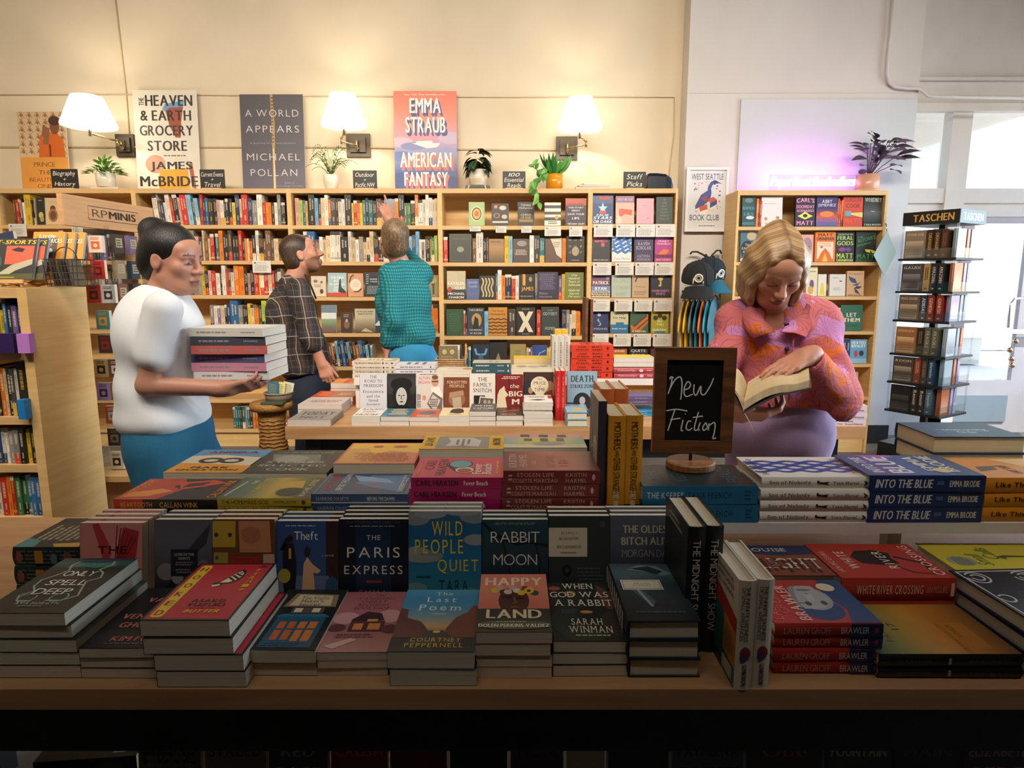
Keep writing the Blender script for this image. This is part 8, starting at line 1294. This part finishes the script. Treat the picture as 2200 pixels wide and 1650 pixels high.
for vine in ([(0, 0, .12), (-.06, -.03, .16), (-.1, -.05, .1), (-.14, -.09, .07), (-.17, -.14, .04), (-.14, -.19, -.05), (-.13, -.2, -.12)], [(0, 0, .12), (-.08, .0, .17), (-.14, -.02, .15), (-.18, -.04, .18)]):
    b = MB(); b.tube(vine, .003, 5, '#5a7a3a')
    for i in range(1, len(vine)):
        for k in range(3): leaf(b, Vector(vine[i]).lerp(Vector(vine[i - 1]), k / 3), (rg.random() - .6, rg.random() - .7, -.3 - .4 * rg.random() + (.8 if i == len(vine) - 1 and vine[-1][2] > 0 else 0)), (0, -1, .4), .06 + .02 * rg.random(), .022, rg.choice(['#4a8a3c', '#6aa850', '#83b862']), .3)
    b.build('vine', LEAF, r)
for i, (w_, c, l) in enumerate(((.27, '#6a84a8', 'blue edged book lying flat beside the mustard pot'), (.25, '#d88a3c', 'orange book lying on the blue edged one'), (.2, '#d8d0c0', 'open pale booklet lying on the flat orange book'))):
    X = xof(1270, YP, ZT); b = MB(); b.box(-w_ / 2, w_ / 2, -.08, .08, 0, .014, c); b.box(-w_ / 2 + .003, w_ / 2 + .001, -.0803, .078, .003, .011, '#e0d8c8'); tag(b.build('flat_book', PRINT, M=Matrix.Translation(Vector((X + .01 * i, YP, ZT + .0012 + .0148 * i))) @ Matrix.Rotation(R(3 * i), 4, 'Z')), l, 'book')
X = xof(1417, YP, ZT + .08); r = empty('speaker', 'small dark blue rounded speaker at the end of the bookcase top', 'speaker', (X, YP, ZT + .001)); b = MB(); n = 14
pr = [(-.105, .055, .118), (-.09, .06, .125), (-.03, .06, .125), (.04, .058, .118), (.085, .05, .09), (.1, .045, .04)]
V = []; 
for x, hy, hz in pr: V += [(x, -hy, 0), (x, -hy, hz * .8), (x, -hy * .7, hz), (x, hy * .7, hz), (x, hy, hz * .8), (x, hy, 0)]
b.add(V, [(6 * i + j, 6 * i + (j + 1) % 6, 6 * i + 6 + (j + 1) % 6, 6 * i + 6 + j) for i in range(len(pr) - 1) for j in range(6)] + [(0, 5, 4, 3, 2, 1), tuple(6 * (len(pr) - 1) + j for j in range(6))], '#18202e'); b.build('shell', GLOSS, r)
b = MB(); b.lathe([(0, 0), (.05, 0), (.052, .004), (.0, .006)], 24, col='#6a6258'); o = b.build('grille', MATTE, r); o.matrix_local = Matrix.Translation(Vector((-.106, 0, .062))) @ Matrix.Rotation(R(-90), 4, 'Y')
# framed print on the pier
def framed(px0, px1, y0, y1, Y, label):
    a, c = atY(px0, y1, Y), atY(px1, y0, Y); r = empty('framed_print', label, 'picture', (a.x, Y, a.z)); w_, h_ = c.x - a.x, c.z - a.z; f = .022; b = MB()
    for q in ((0, w_, 0, f), (0, w_, h_ - f, h_), (0, f, f, h_ - f), (w_ - f, w_, f, h_ - f)): b.box(q[0], q[1], -.025, 0, q[2], q[3], '#e0dede')
    b.build('frame', GLOSS, r); b = MB(); b.box(f, w_ - f, -.012, 0, f, h_ - f, '#d4d2d2'); fc = Face(b, (f, -.012, f), (1, 0, 0), (0, 0, 1), w_ - 2 * f, h_ - 2 * f, step=.0007)
    rr = random.Random(5); sp_ = [('e', .14 + .74 * rr.random(), .3 + .5 * rr.random(), .018 + .012 * rr.random(), .012, rr.choice(['#c8563c', '#c8847a', '#3c4a7c', '#d8a090'])) for _ in range(60)]
    fc.draw(sp_ + [('e', .48, .54, .34, .2, '#d4d2d2'), ('t', 'WEST SEATTLE', .5, .89, .86, .1, '#2c4468', 'n'), ('p', [(.2, .4), (.34, .58), (.52, .66), (.62, .6), (.6, .5), (.42, .4), (.2, .34)], '#44508c'), ('l', [(.58, .6), (.56, .7), (.62, .78), (.7, .8)], .03, '#44508c'), ('p', [(.66, .83), (.72, .83), (.86, .78), (.7, .77)], '#2c3a5c'), ('p', [(.34, .52), (.5, .58), (.5, .46)], '#a04a4c'), ('l', [(.5, .42), (.52, .32)], .012, '#2c3a5c'), ('p', [(.3, .38), (.5, .42), (.54, .34), (.34, .3)], '#c8543c'), ('p', [(.34, .3), (.54, .34), (.54, .27), (.34, .23)], '#e0ddd6'), ('p', [(.52, .5), (.68, .55), (.78, .5), (.6, .44)], '#c8543c'), ('p', [(.6, .44), (.78, .5), (.78, .42), (.6, .36)], '#38467c'), ('p', [(.6, .36), (.78, .42), (.78, .35), (.6, .29)], '#d8d4cc'), ('t', 'BOOK CLUB', .46, .195, .8, .1, '#2c4468', 'n'), ('n', .1, .11, .9, .12, 1, '#b0aeb0'), ('n', .3, .04, .76, .07, 1, '#77757a')]); b.build('print', PRINT, r)
framed(1469, 1566, 360, 498, 5.475, 'white framed print of a blue heron and books on the pier')
# neon sign on the case under it
YN = YR + .12; a = atY(1652, 408, YN); r = empty('neon_sign', 'glowing pink neon script sign on a clear backing above the bookcase', 'sign', (a.x, YN, ZTR))
w_ = xof(1843, YN, ZTR + .08) - a.x; V, F = text2d('Paper Boat Booksellers', 'bi'); xs_ = [p[0] for p in V]; k = w_ * .95 / (max(xs_) - min(xs_)); kz = .072 / .69
b = MB(); n = len(V); VV = [(w_ * .02 + (p[0] - min(xs_)) * k, 0, .05 + p[1] * kz) for p in V] + [(w_ * .02 + (p[0] - min(xs_)) * k, -.008, .05 + p[1] * kz) for p in V]; cnt = {}
for f in F:
    for i in range(len(f)): e = (f[i], f[(i + 1) % len(f)]); cnt[(min(e), max(e))] = cnt.get((min(e), max(e)), []) + [e]
FF = [tuple(f)[::-1] for f in F] + [tuple(n + i for i in f) for f in F] + [(e[0][0], e[0][1], n + e[0][1], n + e[0][0]) for e in cnt.values() if len(e) == 1]
b.add(VV, FF, '#fff'); b.build('tube_lettering', NEON, r)
b = MB(); b.box(0, w_, .006, .011, .002, .135); b.build('clear_backing', ACRYL, r)
light('neon_glow', 'AREA', (a.x + w_ / 2, YN + .02, ZTR + .1), (R(97), 0, 0), 4.0, (.72, .16, 1.0), shape='RECTANGLE', size=w_, size_y=.1)
X = xof(1864, YN, ZTR + .1); r = empty('potted_plant', 'purple lit plant in a pink pot beside the neon sign', 'plant', (X, YN, ZTR + .001)); pot(r, .085, .13, '#cf9a80', [(.075, 0), (.085, .01), (.088, .13), (.08, .13), (.078, .11), (0, .11)]); b = MB(); b.lathe([(.09, 0), (.092, .018), (.086, .02), (0, .002)], 26, col='#cf9a80'); b.build('saucer', CERAM, r, smooth=True)
for i in range(20):
    b = MB(); a_ = rg.random() * 6.28; e = .3 + .7 * rg.random(); tip = Vector((.06 + .17 * e * math.cos(a_), .12 * e * math.sin(a_) - .02, .2 + .22 * rg.random())); b.tube([(0, 0, .1), tip * .5 + Vector((0, 0, .06)), tip], .003, 5, '#5c3a5c')
    for kk in range(2): leaf(b, tip - Vector((0, 0, .03 * kk)), (math.cos(a_) + .4 * rg.random(), math.sin(a_), .4 - .5 * kk * rg.random()), (-math.cos(a_) * .4, -.5, .8), .15, .04, rg.choice(['#5a4a5c', '#3c3a40', '#7a5a80', '#4a3c4c']), .3)
    b.build('leaf_stem', LEAF, r)
# light blue diamond tag on the end of that case
Yt = YR - .06; pts = [atY(px, py, Yt) for px, py in ((1906, 495), (1926, 544), (1899, 592), (1877, 548))]; b = MB(); V = [tuple(p) for p in pts] + [(p.x + .004, p.y + .012, p.z) for p in pts]
b.add(V, [(3, 2, 1, 0), (4, 5, 6, 7), (0, 1, 5, 4), (1, 2, 6, 5), (2, 3, 7, 6), (3, 0, 4, 7)], '#a8c4cc'); r = empty('hanging_tag', 'pale blue diamond tag hanging from the end of the neon bookcase', 'sign', pts[0]); attach(b, 'panel', PRINT, r, False)
b = MB(); b.tube([pts[0] + Vector((0, .005, -.006)), pts[0] + Vector((0, .02, .05)), (RX1 + .002, YR + .02, pts[0].z + .06)], .003, 5, '#d0d0d0'); attach(b, 'cord', CHROME, r)
# caps and T-shirts on a rack against the pier
YC = 5.14; rk = empty('garment_rack', 'dark metal rail with hooks on the pier holding caps and shirts', 'rack', (xof(1520, 5.47, 1.4), 5.47, 1.4)); b = MB()
zb_ = zof(628, 5.18); b.tube([W(1466, 626, 5.18), W(1551, 626, 5.18)], .006, 8, '#24201c'); 
for px in (1467, 1549): b.tube([W(px, 626, 5.18), W(px, 626, 5.47)], .009, 8, '#24201c')
attach(b, 'rail', BLACK, rk)
b = MB()
for pts in ([(1524, 560), (1512, 548), (1498, 541), (1487, 541), (1483, 546)], [(1524, 560), (1530, 548), (1540, 538), (1547, 538), (1550, 545)], [(1524, 640), (1524, 560), (1516, 546)]): b.tube([W(x, y, 5.42) for x, y in pts], .008, 6, '#2a2420')
attach(b, 'hook', BLACK, rk)
def cap_hat(px, py, label, crown, brim, yaw, bcol='#d8cfb8', Y=YC):
    c = atY(px, py, Y); r = empty('baseball_cap', label, 'cap', c); b = MB(); n = 24
    prof = [(.0, .088), (.03, .086), (.06, .07), (.082, .04), (.09, .0), (.09, -.03)]; b.lathe(prof[::-1], n, (0, 0, 0), crown, cap=False)
    for i in range(6): a_ = i * math.pi / 3; b.tube([(q[0] * 1.012 * math.cos(a_), q[0] * 1.012 * math.sin(a_), q[1] + .001) for q in prof[1:]], .0018, 4, crown)
    b.ball((0, 0, .09), .008, 8, crown); b.build('crown', CLOTH, r, smooth=True)
    b = MB(); G = []
    for i in range(9):
        t = -1 + i / 4; a_ = -math.pi / 2 + t * .95; row = []
        for j in range(5): s_ = j / 4; rr_ = .088 + .075 * s_ * math.cos(t * 1.2); row.append((rr_ * math.cos(a_), rr_ * math.sin(a_) - .004 * s_, -.03 - .055 * s_ - .022 * t * t))
        G.append(row)
    b.sheet(G, brim); b.sheet([[(p[0], p[1], p[2] - .004) for p in row][::-1] for row in G], brim); b.build('brim', CLOTH, r, smooth=True)
    b = MB(); T = [Vector((0, 0, 0))]; q = (0, -.0915, .012); 
    for i in range(21): pass
    ring = lambda rr_, w2, col, z0: b.tube([(rr_ * math.cos(t * math.pi / 10), -.088 - .003, z0 + rr_ * math.sin(t * math.pi / 10)) for t in range(21)], w2, 6, col)
    ring(.021, .0045, bcol, .012); ring(.011, .002, bcol, .012); b.tube([(-.026, -.087, .012), (-.03, -.088, -.022)], .004, 6, bcol); b.tube([(.026, -.087, -.006), (.026, -.088, -.022)], .0025, 6, bcol); b.tube([(-.02, -.09, -.03), (.03, -.088, -.028)], .0015, 5, '#8a8478'); b.build('round_emblem', CLOTH, r, smooth=True)
    r.matrix_world = Matrix.Translation(c) @ Matrix.Rotation(R(yaw), 4, 'Z') @ Matrix.Rotation(R(14), 4, 'X') @ Matrix.Scale(1.3, 4)
cap_hat(1500, 594, 'black cap with a round pale emblem hanging on the rack', '#17181a', '#141416', -14, Y=4.93)
cap_hat(1526, 584, 'navy cap with a teal brim and round white emblem hanging on the rack', '#18222e', '#1a6078', 26, '#d8dcd8')
def tee(px, label, col, yaw, w_=.46, top=630, i=0):
    c = W(px, top + 8, 5.18); r = empty('t_shirt', label, 'shirt', c); b = MB(); h_ = .62; out = [(-.07, 0), (-.16, -.03), (-.30, -.26), (-.24, -.30), (-.17, -.19), (-.17, -h_), (.17, -h_), (.17, -.19), (.24, -.30), (.30, -.26), (.16, -.03), (.07, 0), (.03, -.03), (-.03, -.03)]
    F_ = []; rr = random.Random(px)
    G = []
    for s_ in (-1, 1):
        for x, z in out: G.append((x, s_ * (.006 + .008 * min(1, -z * 2.2)) + .006 * math.sin(x * 30), z))
    n = len(out); quads = [(0, 1, 12, 13)] 
    tri = [(0, 1, 4, 13), (13, 4, 7, 12), (12, 7, 10, 11), (1, 2, 3, 4), (7, 8, 9, 10), (4, 5, 6, 7)]
    fs = tri + [tuple(n + i_ for i_ in f)[::-1] for f in tri] + [(i_, n + i_, n + (i_ + 1) % n, (i_ + 1) % n) for i_ in range(n)]
    b.add(G, fs, col); o = b.build('cloth', CLOTH, r, smooth=True); sm_ = o.modifiers.new('soft', 'SUBSURF'); sm_.levels = 2; sm_.render_levels = 2
    b = MB(); b.tube([(-.13, 0, -.025), (-.05, 0, .0), (0, 0, .02), (.05, 0, .0), (.13, 0, -.025)], .006, 6, '#3a3430'); b.tube([(0, 0, .015)] + [(.018 * math.sin(a_ * .5), 0, .0455 - .018 * math.cos(a_ * .5)) for a_ in range(10)], .003, 5, '#8a8480'); b.build('hanger', BLACK, r, smooth=True)
    r.matrix_world = Matrix.Translation(Vector(c)) @ Matrix.Rotation(R(yaw), 4, 'Z')
for px, c, l in ((1476, '#c8961c', 'mustard yellow T-shirt first on the hanging rail'), (1486, '#d0a020', 'second yellow T-shirt on the hanging rail'), (1497, '#5c6660', 'grey-green T-shirt on the hanging rail'), (1507, '#1f6a74', 'dark teal T-shirt on the hanging rail'), (1517, '#d8642c', 'orange T-shirt on the hanging rail'), (1527, '#2a9ab0', 'bright turquoise T-shirt on the hanging rail'), (1537, '#4c7a8c', 'dusty blue T-shirt at the bookcase end of the hanging rail')): tee(px, l, c, 62)
# ------------------------------------------------------------------ rotating stand of small art books by the door
K_ = Vector((xof(2062, 4.75, 1.85), 4.75, 0)); al = R(58.6); sd = .382; uL = Vector((math.cos(al), -math.sin(al), 0)); uR = Vector((math.sin(al), math.cos(al), 0)); Lc = K_ - uL * sd; cen = (Lc + K_ + uR * sd) / 2 + uR * 0
cen = Lc + uL * sd / 2 + uR * sd / 2
ts = empty('book_spinner', 'tall rotating black and clear stand of small art books by the door', 'display stand', (cen.x, cen.y, 0)); Tm = Matrix.Translation(Vector((-cen.x, -cen.y, 0)))
zz = [zof(y, 4.75) for y in (553, 627, 692, 768, 832, 896)]
def slab(n, z0, z1, g, mat, col='#100f10'):
    b = MB(); b.M = Tm; b.obox(cen + Vector((0, 0, (z0 + z1) / 2)), uL, uR, Z_, sd / 2 + g, sd / 2 + g, (z1 - z0) / 2, col); return b.build(n, mat, ts)
for z in zz: slab('tier', z - .016, z, .012, BLACK)
slab('base', 0, .12, .03, BLACK); slab('column', .12, zof(478, 4.75), -.17, BLACK)
zh0, zh1 = zof(478, 4.75), zof(448, 4.75); slab('header', zh0, zh1, .006, BLACK, '#15110f')
hb = MB(); hb.M = Tm
Face(hb, Lc - uR * .0065 + Vector((0, 0, zh0)), uL, (0, 0, 1), sd, zh1 - zh0, step=.0008).draw([('t', 'TASCHEN', .55, .5, .74, .55, '#d8a850', 'b')])
Face(hb, K_ + uL * .0065 + Vector((0, 0, zh0)), uR, (0, 0, 1), sd, zh1 - zh0, step=.0008).draw([('r', 0, 0, 1, 1, '#586e76'), ('t', 'TASCHEN', .5, .5, .76, .55, '#dfe4e4', 'b')])
hb.build('header_lettering', PRINT, ts)
for i, z in enumerate(zz):
    zt_ = (zz[i - 1] - .016) if i else zh0
    for c, d in ((Lc, uL), (K_, uR)):
        b = MB(); b.M = Tm; nn = d.cross(Z_); b.obox(c + d * sd / 2 + nn * .004 + Vector((0, 0, z + .035)), d, nn, Z_, sd / 2, .0015, .035); b.build('clear_lip', ACRYL, ts)
    for c in (Lc, K_, K_ + uR * sd): b = MB(); b.M = Tm; b.obox(c + Vector((0, 0, (z + zt_) / 2)), uL, uR, Z_, .006, .006, (zt_ - z) / 2); b.build('clear_post', ACRYL, ts)
tiers = [[('#8a7460', 'STONE AGE', '#c0ac94'), ('#2a2018', 'CARAVAGGIO', '#d09a3c'), ('#2a2018', 'CARAVAGGIO', '#d09a3c'), ('#4a2c20', '', '#8a5a3c')], [('#4a4448', 'GAUDI', '#8a8486'), ('#b08a4c', '', '#2a2420'), ('#26242c', 'AMAZONIA', '#b8b4b0'), ('#26242c', 'AMAZONIA', '#b8b4b0')], [('#6a5648', 'SMALL HOUSES', '#c0aa90'), ('#22384a', 'ADIDAS', '#c8ccc8'), ('#8a2a20', 'GENESIS', '#d0b09a'), ('#8a2a20', 'GENESIS', '#d0b09a')], [('#9a6238', 'INTERIORS NOW', '#d8b48a'), ('#2a241c', '', '#8a6a3c'), ('#5c5a4c', 'FRAGILE', '#a8a48c'), ('#5c5a4c', 'FRAGILE', '#a8a48c')], [('#4c403a', 'ROOM', '#a89a8a'), ('#8a3a24', '', '#c09a7a'), ('#3a302c', 'LOGO DESIGN', '#8a7a6c'), ('#24425a', 'Information', '#a8bcc8')], [('#1f1d1e', '', '#4a4648'), ('#2a2522', 'Renoir', '#b8b0a4'), ('#2a2522', 'Renoir', '#b8b0a4'), ('#4a6474', 'Tiepolo', '#a8b8bc')]]
tn = ('top', 'second', 'third', 'fourth', 'fifth', 'lowest')
for i, row in enumerate(tiers):
    z = zz[i] + .001; hbk = min(.205, ((zz[i - 1] - .016) if i else zh0) - zz[i] - .012)
    def sbook(c, d, yaw, x, t, w_, col, els, lab, spine_only, name='small_art_book'):
        b = MB(); b.box(0, t, 0, w_, 0, hbk, col); b.add([(.003, .003, hbk + .0004), (t - .003, .003, hbk + .0004), (t - .003, w_ - .003, hbk + .0004), (.003, w_ - .003, hbk + .0004)], [(0, 1, 2, 3)], '#d8ccb4')
        if spine_only: Face(b, (0, 0, hbk), (0, 0, -1), (1, 0, 0), hbk, t, step=.0008).draw(els)
        else: Face(b, (0, 0, 0), (1, 0, 0), (0, 0, 1), t, hbk, step=.0008).draw(els)
        p = c + d * x + d.cross(Z_) * -.010; o = b.build(name, GLOSS, M=Matrix.Translation(Vector((p.x, p.y, z))) @ Matrix.Rotation(yaw, 4, 'Z')); tag(o, lab, 'book', 'small art books on the rotating stand')
    c0, t0, k0 = row[0]
    sbook(Lc, uL, -al, .012, .15, .03, c0, [('g', .08, .05, .92, .62, [k0, c0, k0]), ('n', .1, .1, .9, .45, 4, c0)] + ([('t', t0, .5, .85, .8, .09, '#d8ccb8', 's')] if t0 else []), 'face-out cover on the %s tier of the rotating stand, window-facing side' % tn[i], False)
    x = .172
    for j, (c_, s_, k_) in enumerate(row[1:]):
        sbook(Lc, uL, -al, x, .044, .11, c_, ([('t', s_, .42, .5, .6, .5, k_, 'b')] if s_ else [('n', .1, .2, .7, .8, 2, k_)]) + [('e', .9, .5, .03, .22, k_)], '%s thick spine from the cover on the %s tier of the rotating stand' % (ORD[j], tn[i]), True); x += .05 + (.01 if j == 1 and i in (2,) else 0)
    cols = [('#7d8f98', '#a8b4b8'), ('#a0522c', '#d0a080'), ('#8a7a9c', '#c8b8d4'), ('#9aa4a8', '#5a4a54')]; x = .03
    for j in range(3):
        cc_, kk_ = cols[(i + j) % 4]; t = .12 if j == 0 else .036; d_ = .03 if j == 0 else .12
        sbook(K_, uR, R(90) - al, x, t, d_, cc_, [('g', .1, .1, .9, .8, [kk_, cc_])] if j == 0 else [('n', .1, .2, .7, .8, 1, kk_)], ('face-out cover' if j == 0 else '%s spine past the cover' % ORD[j - 1]) + ' on the %s tier of the rotating stand, viewer-facing side' % tn[i], j > 0); x += t + .02
# ------------------------------------------------------------------ clear spinner of mini books with an oak header
SXm = -1.80; rpm = empty('mini_book_display', 'clear acrylic display of tiny books under an oak header board', 'display stand', (SXm, 3.05, 0)); Tr = Matrix.Translation(Vector((-SXm, -3.05, 0)))
p1, p2 = atY(132, 415, 2.72), atY(327, 432, 3.28); pz0, pz1 = zof(483, 2.72), zof(415, 2.72); dv = Vector((p2.x - p1.x, p2.y - p1.y, 0)); hl = dv.length; dv.normalize(); nv = dv.cross(Z_)
b = MB(); b.M = Tr; b.obox(Vector((p1.x, p1.y, (pz0 + pz1) / 2)) + dv * hl / 2 - nv * .012, dv, nv, Z_, hl / 2, .012, (pz1 - pz0) / 2); b.build('header_board', OAK, rpm)
b = MB(); b.M = Tr; Face(b, Vector((p1.x, p1.y, pz0)), dv, Z_, hl, pz1 - pz0, step=.001).draw([('l', [(.24, .28), (.24, .72), (.8, .72), (.8, .28), (.24, .28)], .012, '#2a1e14'), ('t', 'RP', .36, .5, .16, .26, '#2a1e14', 'l'), ('t', 'MINIS', .61, .5, .31, .26, '#1c140e', 'b')]); b.build('header_lettering', PRINT, rpm)
mx0, mx1, my0, my1 = -1.83, -1.70, 2.80, 3.36; mz = [zof(y, 2.8) for y in (543, 600, 652, 708, 760, 812, 862, 912, 960, 1010)]
b = MB(); b.M = Tr; b.box(mx0 - .05, mx1 + .08, my0 - .08, my1 + .05, mz[-1] - .03, mz[-1] - .005); b.build('base_board', MAPLEH, rpm)
b = MB(); b.M = Tr; b.box(mx0 - .02, mx1 + .02, my0 - .02, my1, 0, mz[-1] - .03); b.build('base_cabinet', OAK, rpm)
for x in (mx0, mx1):
    for y in (my0, my1): b = MB(); b.M = Tr; b.box(x - .007, x + .007, y - .007, y + .007, mz[-1] - .005, pz0); b.build('clear_post', ACRYL, rpm)
b = MB(); b.M = Tr; b.box(mx0 - .004, mx0 - .001, my0, my1, mz[-1], pz0); b.build('clear_panel', ACRYL, rpm)
for z in mz[:-1]: b = MB(); b.M = Tr; b.box(mx0, mx1, my0, my1, z - .004, z); b.build('clear_shelf', ACRYL, rpm)
mini = [[('#d8c4b4', '#d8602c')], [('#b0302c', '#5a1c1a')], [('#a02820', '#2a2422'), ('#c8c4c8', '#3a3638')], [('#4c8c90', '#d89a3c')], [('#4a3c3a', '#a8302c')], [('#b09a6c', '#1c1c1e'), ('#6a4640', '#d8d0c8')], [('#9a86b8', '#3c2c5c'), ('#8a5c34', '#d8c8a8')], [('#a84a2c', '#8ab0c0')], [('#2c2826', '#6a645c')], [('#c8c0ac', '#2a2624')]]
mname = ('pale', 'crimson', 'red and black', 'teal', 'dark brown', 'tan', 'lilac', 'rust', 'charcoal', 'cream'); q = 0
for i, row in enumerate(mini):
    for j, (c_, k_) in enumerate(row):
        w_ = .058; h_ = .078 if i else .07; x = (mx0 + .012 + .062 * j) if len(row) == 2 else mx0 + .04; b = MB(); b.box(0, w_, 0, .02, 0, h_, c_); b.box(.002, w_ + .0006, .002, .018, -.0004, h_ + .0006, '#d8ccb4'); Face(b, (0, 0, 0), (1, 0, 0), (0, 0, 1), w_, h_, step=.0006).draw([('r', .2, .2, .8, .66, k_), ('n', .15, .74, .85, .92, 2, k_), ('e', .5, .42, .16, .12, c_)])
        tag(b.build('mini_book', PRINT, M=Matrix.Translation(Vector((x, my0 + .012, mz[i] + .0015)))), '%s mini book on tier %s of the clear display%s' % (mname[i] if j == 0 else {2: 'white', 5: 'plum', 6: 'brown'}[i], ORD[i], ''), 'book', 'mini books in the clear display')
    for j in range(4):
        c_ = ('#3a3430', '#6a5a7c', '#8a7a5c', '#2c3a4a', '#7a4a3c')[(i * 2 + j) % 5]; b = MB(); h_ = .08; b.box(-.02, 0, 0, .066, 0, h_, c_); Face(b, (0, 0, 0), (0, 1, 0), (0, 0, 1), .066, h_, step=.0006).draw([('r', .15, .3, .85, .8, '#a89c80'), ('n', .2, .35, .8, .75, 3, c_)])
        tag(b.build('mini_book', PRINT, M=Matrix.Translation(Vector((mx1 - .008, my0 + .06 + .11 * j, mz[i] + .0015)))), '%s mini book along the aisle side of tier %s, clear display' % (ORD[j], ORD[i]), 'book', 'mini books in the clear display')
# ------------------------------------------------------------------ on the low case: comics on wooden easels, wire basket of bags
def easel(x, y, z, label):
    r = empty('wooden_easel', label, 'easel', (x, y, z))
    for dx in (-.04, .04): b = MB(); b.tube([(dx, -.05, .006), (dx * .4, .045, .02)], .005, 4); b.tube([(dx * .4, -.05, .02), (dx, .048, .006)], .005, 4); b.build('leg', MAPLEH, r)
    b = MB(); b.box(-.05, .05, -.056, -.046, .016, .03); b.build('ledge', MAPLEH, r)
yE = 2.50; zE = LZ + .001
def comic(px0, px1, ytop, ybot, label, cov, els, n, back, Y=yE, t=.012, yaw=12):
    a = atY(px0, ybot, Y); w_ = xof(px1, Y, 1.5) - xof(px0, Y, 1.5); h_ = (zof(ytop, Y + .06) - a.z) / math.cos(R(18))
    for i in range(n):
        M = Matrix.Translation(Vector((a.x + .03 * i, Y + .012 + (t + .0035) * i, a.z + .012))) @ Matrix.Rotation(R(yaw), 4, 'Z') @ Matrix.Rotation(R(-20), 4, 'X')
        lab = label + (', front copy' if n > 1 else '') if i == 0 else '%s copy behind the %s' % (ORD[i], label)
        if i == 0: f = book('comic_book', lab, M, w_, h_, t, cov, els, (), hard=False, back=back, pg='#9aa4b0', group='comics on the wooden easels')
        else: dup(f, M, lab)
    return a
a = comic(-34, 66, 518, 606, 'black sports comic with yellow capitals', '#26251f', [('r', .34, .36, .95, .82, '#c8583c'), ('t', 'T-SPORTS', .55, .91, .86, .1, '#d8b82c', 'bi'), ('p', [(.45, .72), (.6, .78), (.75, .74), (.7, .66), (.55, .68)], '#1c1a1a'), ('p', [(.2, .1), (.5, .34), (.95, .5), (.95, .36), (.6, .2), (.4, .06)], '#b0a890'), ('p', [(0, 0), (1, 0), (1, .14), (0, .1)], '#4a4c28'), ('e', .15, .4, .14, .2, '#3c4c48'), ('r', .05, .03, .6, .05, '#b8a84a')], 2, '#20262e', yaw=0)
easel(xof(30, yE, 1.4), yE + .03, zE, 'wooden easel under the black sports comic')
a = comic(55, 125, 503, 597, 'orange-bordered comic with white cartoon letters', '#cf8a1c', [('r', .12, .08, .8, .86, '#4a3f38'), ('t', 'Little', .45, .9, .5, .09, '#e0d8cc', 'b'), ('t', 'WOODCHUCKS', .48, .79, .9, .1, '#e0d8cc', 'bi'), ('e', .55, .56, .12, .06, '#d8d0c0'), ('p', [(.2, .1), (.75, .1), (.7, .4), (.4, .46)], '#8a4a2c'), ('e', .4, .3, .14, .1, '#a87a54'), ('p', [(.3, .66), (.6, .74), (.66, .68), (.4, .6)], '#b0643c')], 3, '#c8861c', Y=2.58, yaw=0)
easel(xof(108, 2.6, 1.4), 2.625, zE, 'wooden easel under the orange-bordered comic')
for i, (px, l) in enumerate(((-12, 'navy picture book leaning behind the black sports comic'),)):
    M = Matrix.Translation(Vector((xof(px, 2.64, 1.5), 2.64, zE + .01))) @ Matrix.Rotation(R(-12), 4, 'X') @ Matrix.Rotation(R(-14), 4, 'Y'); book('picture_book', l, M, .1, .2, .02, '#20264a')
bx0 = xof(150, 2.56, 1.42); wb_ = empty('wire_basket', 'black wire basket of dark patterned bags on the low case', 'basket', (bx0, 2.56, zE)); hb_ = zof(560, 2.56) - zE
b = MB()
for k in range(5): z = .004 + hb_ * k / 4; e = 1 + .12 * k / 4; b.tube([(-.055 * e, -.05 * e, z), (.06 * e, -.05 * e, z), (.06 * e, .05 * e, z), (-.055 * e, .05 * e, z), (-.055 * e, -.05 * e, z)], .0016, 5, '#1c1a18')
for k in range(9):
    x = -.055 + .0144 * k
    for y in (-.05, .05): b.tube([(x, y, .004), (x * 1.12, y * 1.12, hb_)], .0014, 5, '#1c1a18')
b.build('wire_body', BLACK, wb_)
b = MB(); b.tube([(-.035 + .045 * (1 - math.cos(t * .393)), -.03, hb_ + .05 * math.sin(t * .393)) for t in range(9)], .002, 6, '#1c1a18'); b.build('handle', BLACK, wb_)
for i in range(6):
    b = MB(); b.box(-.004, .004, -.04, .04, 0, hb_ - .004, ('#4a4034', '#3a342c', '#5c5040')[i % 3]); Face(b, (-.004, .04, 0), (0, -1, 0), (0, 0, 1), .08, hb_).draw([('n', .05, .05, .95, .95, 7, '#8a7a64')])
    tag(b.build('folded_bag', PRINT, M=Matrix.Translation(Vector((bx0 - .032 + .013 * i, 2.56, zE + .006))) @ Matrix.Rotation(R(-9), 4, 'Y')), '%s dark patterned bag filed in the wire basket' % ORD[i], 'bag', 'bags in the wire basket')
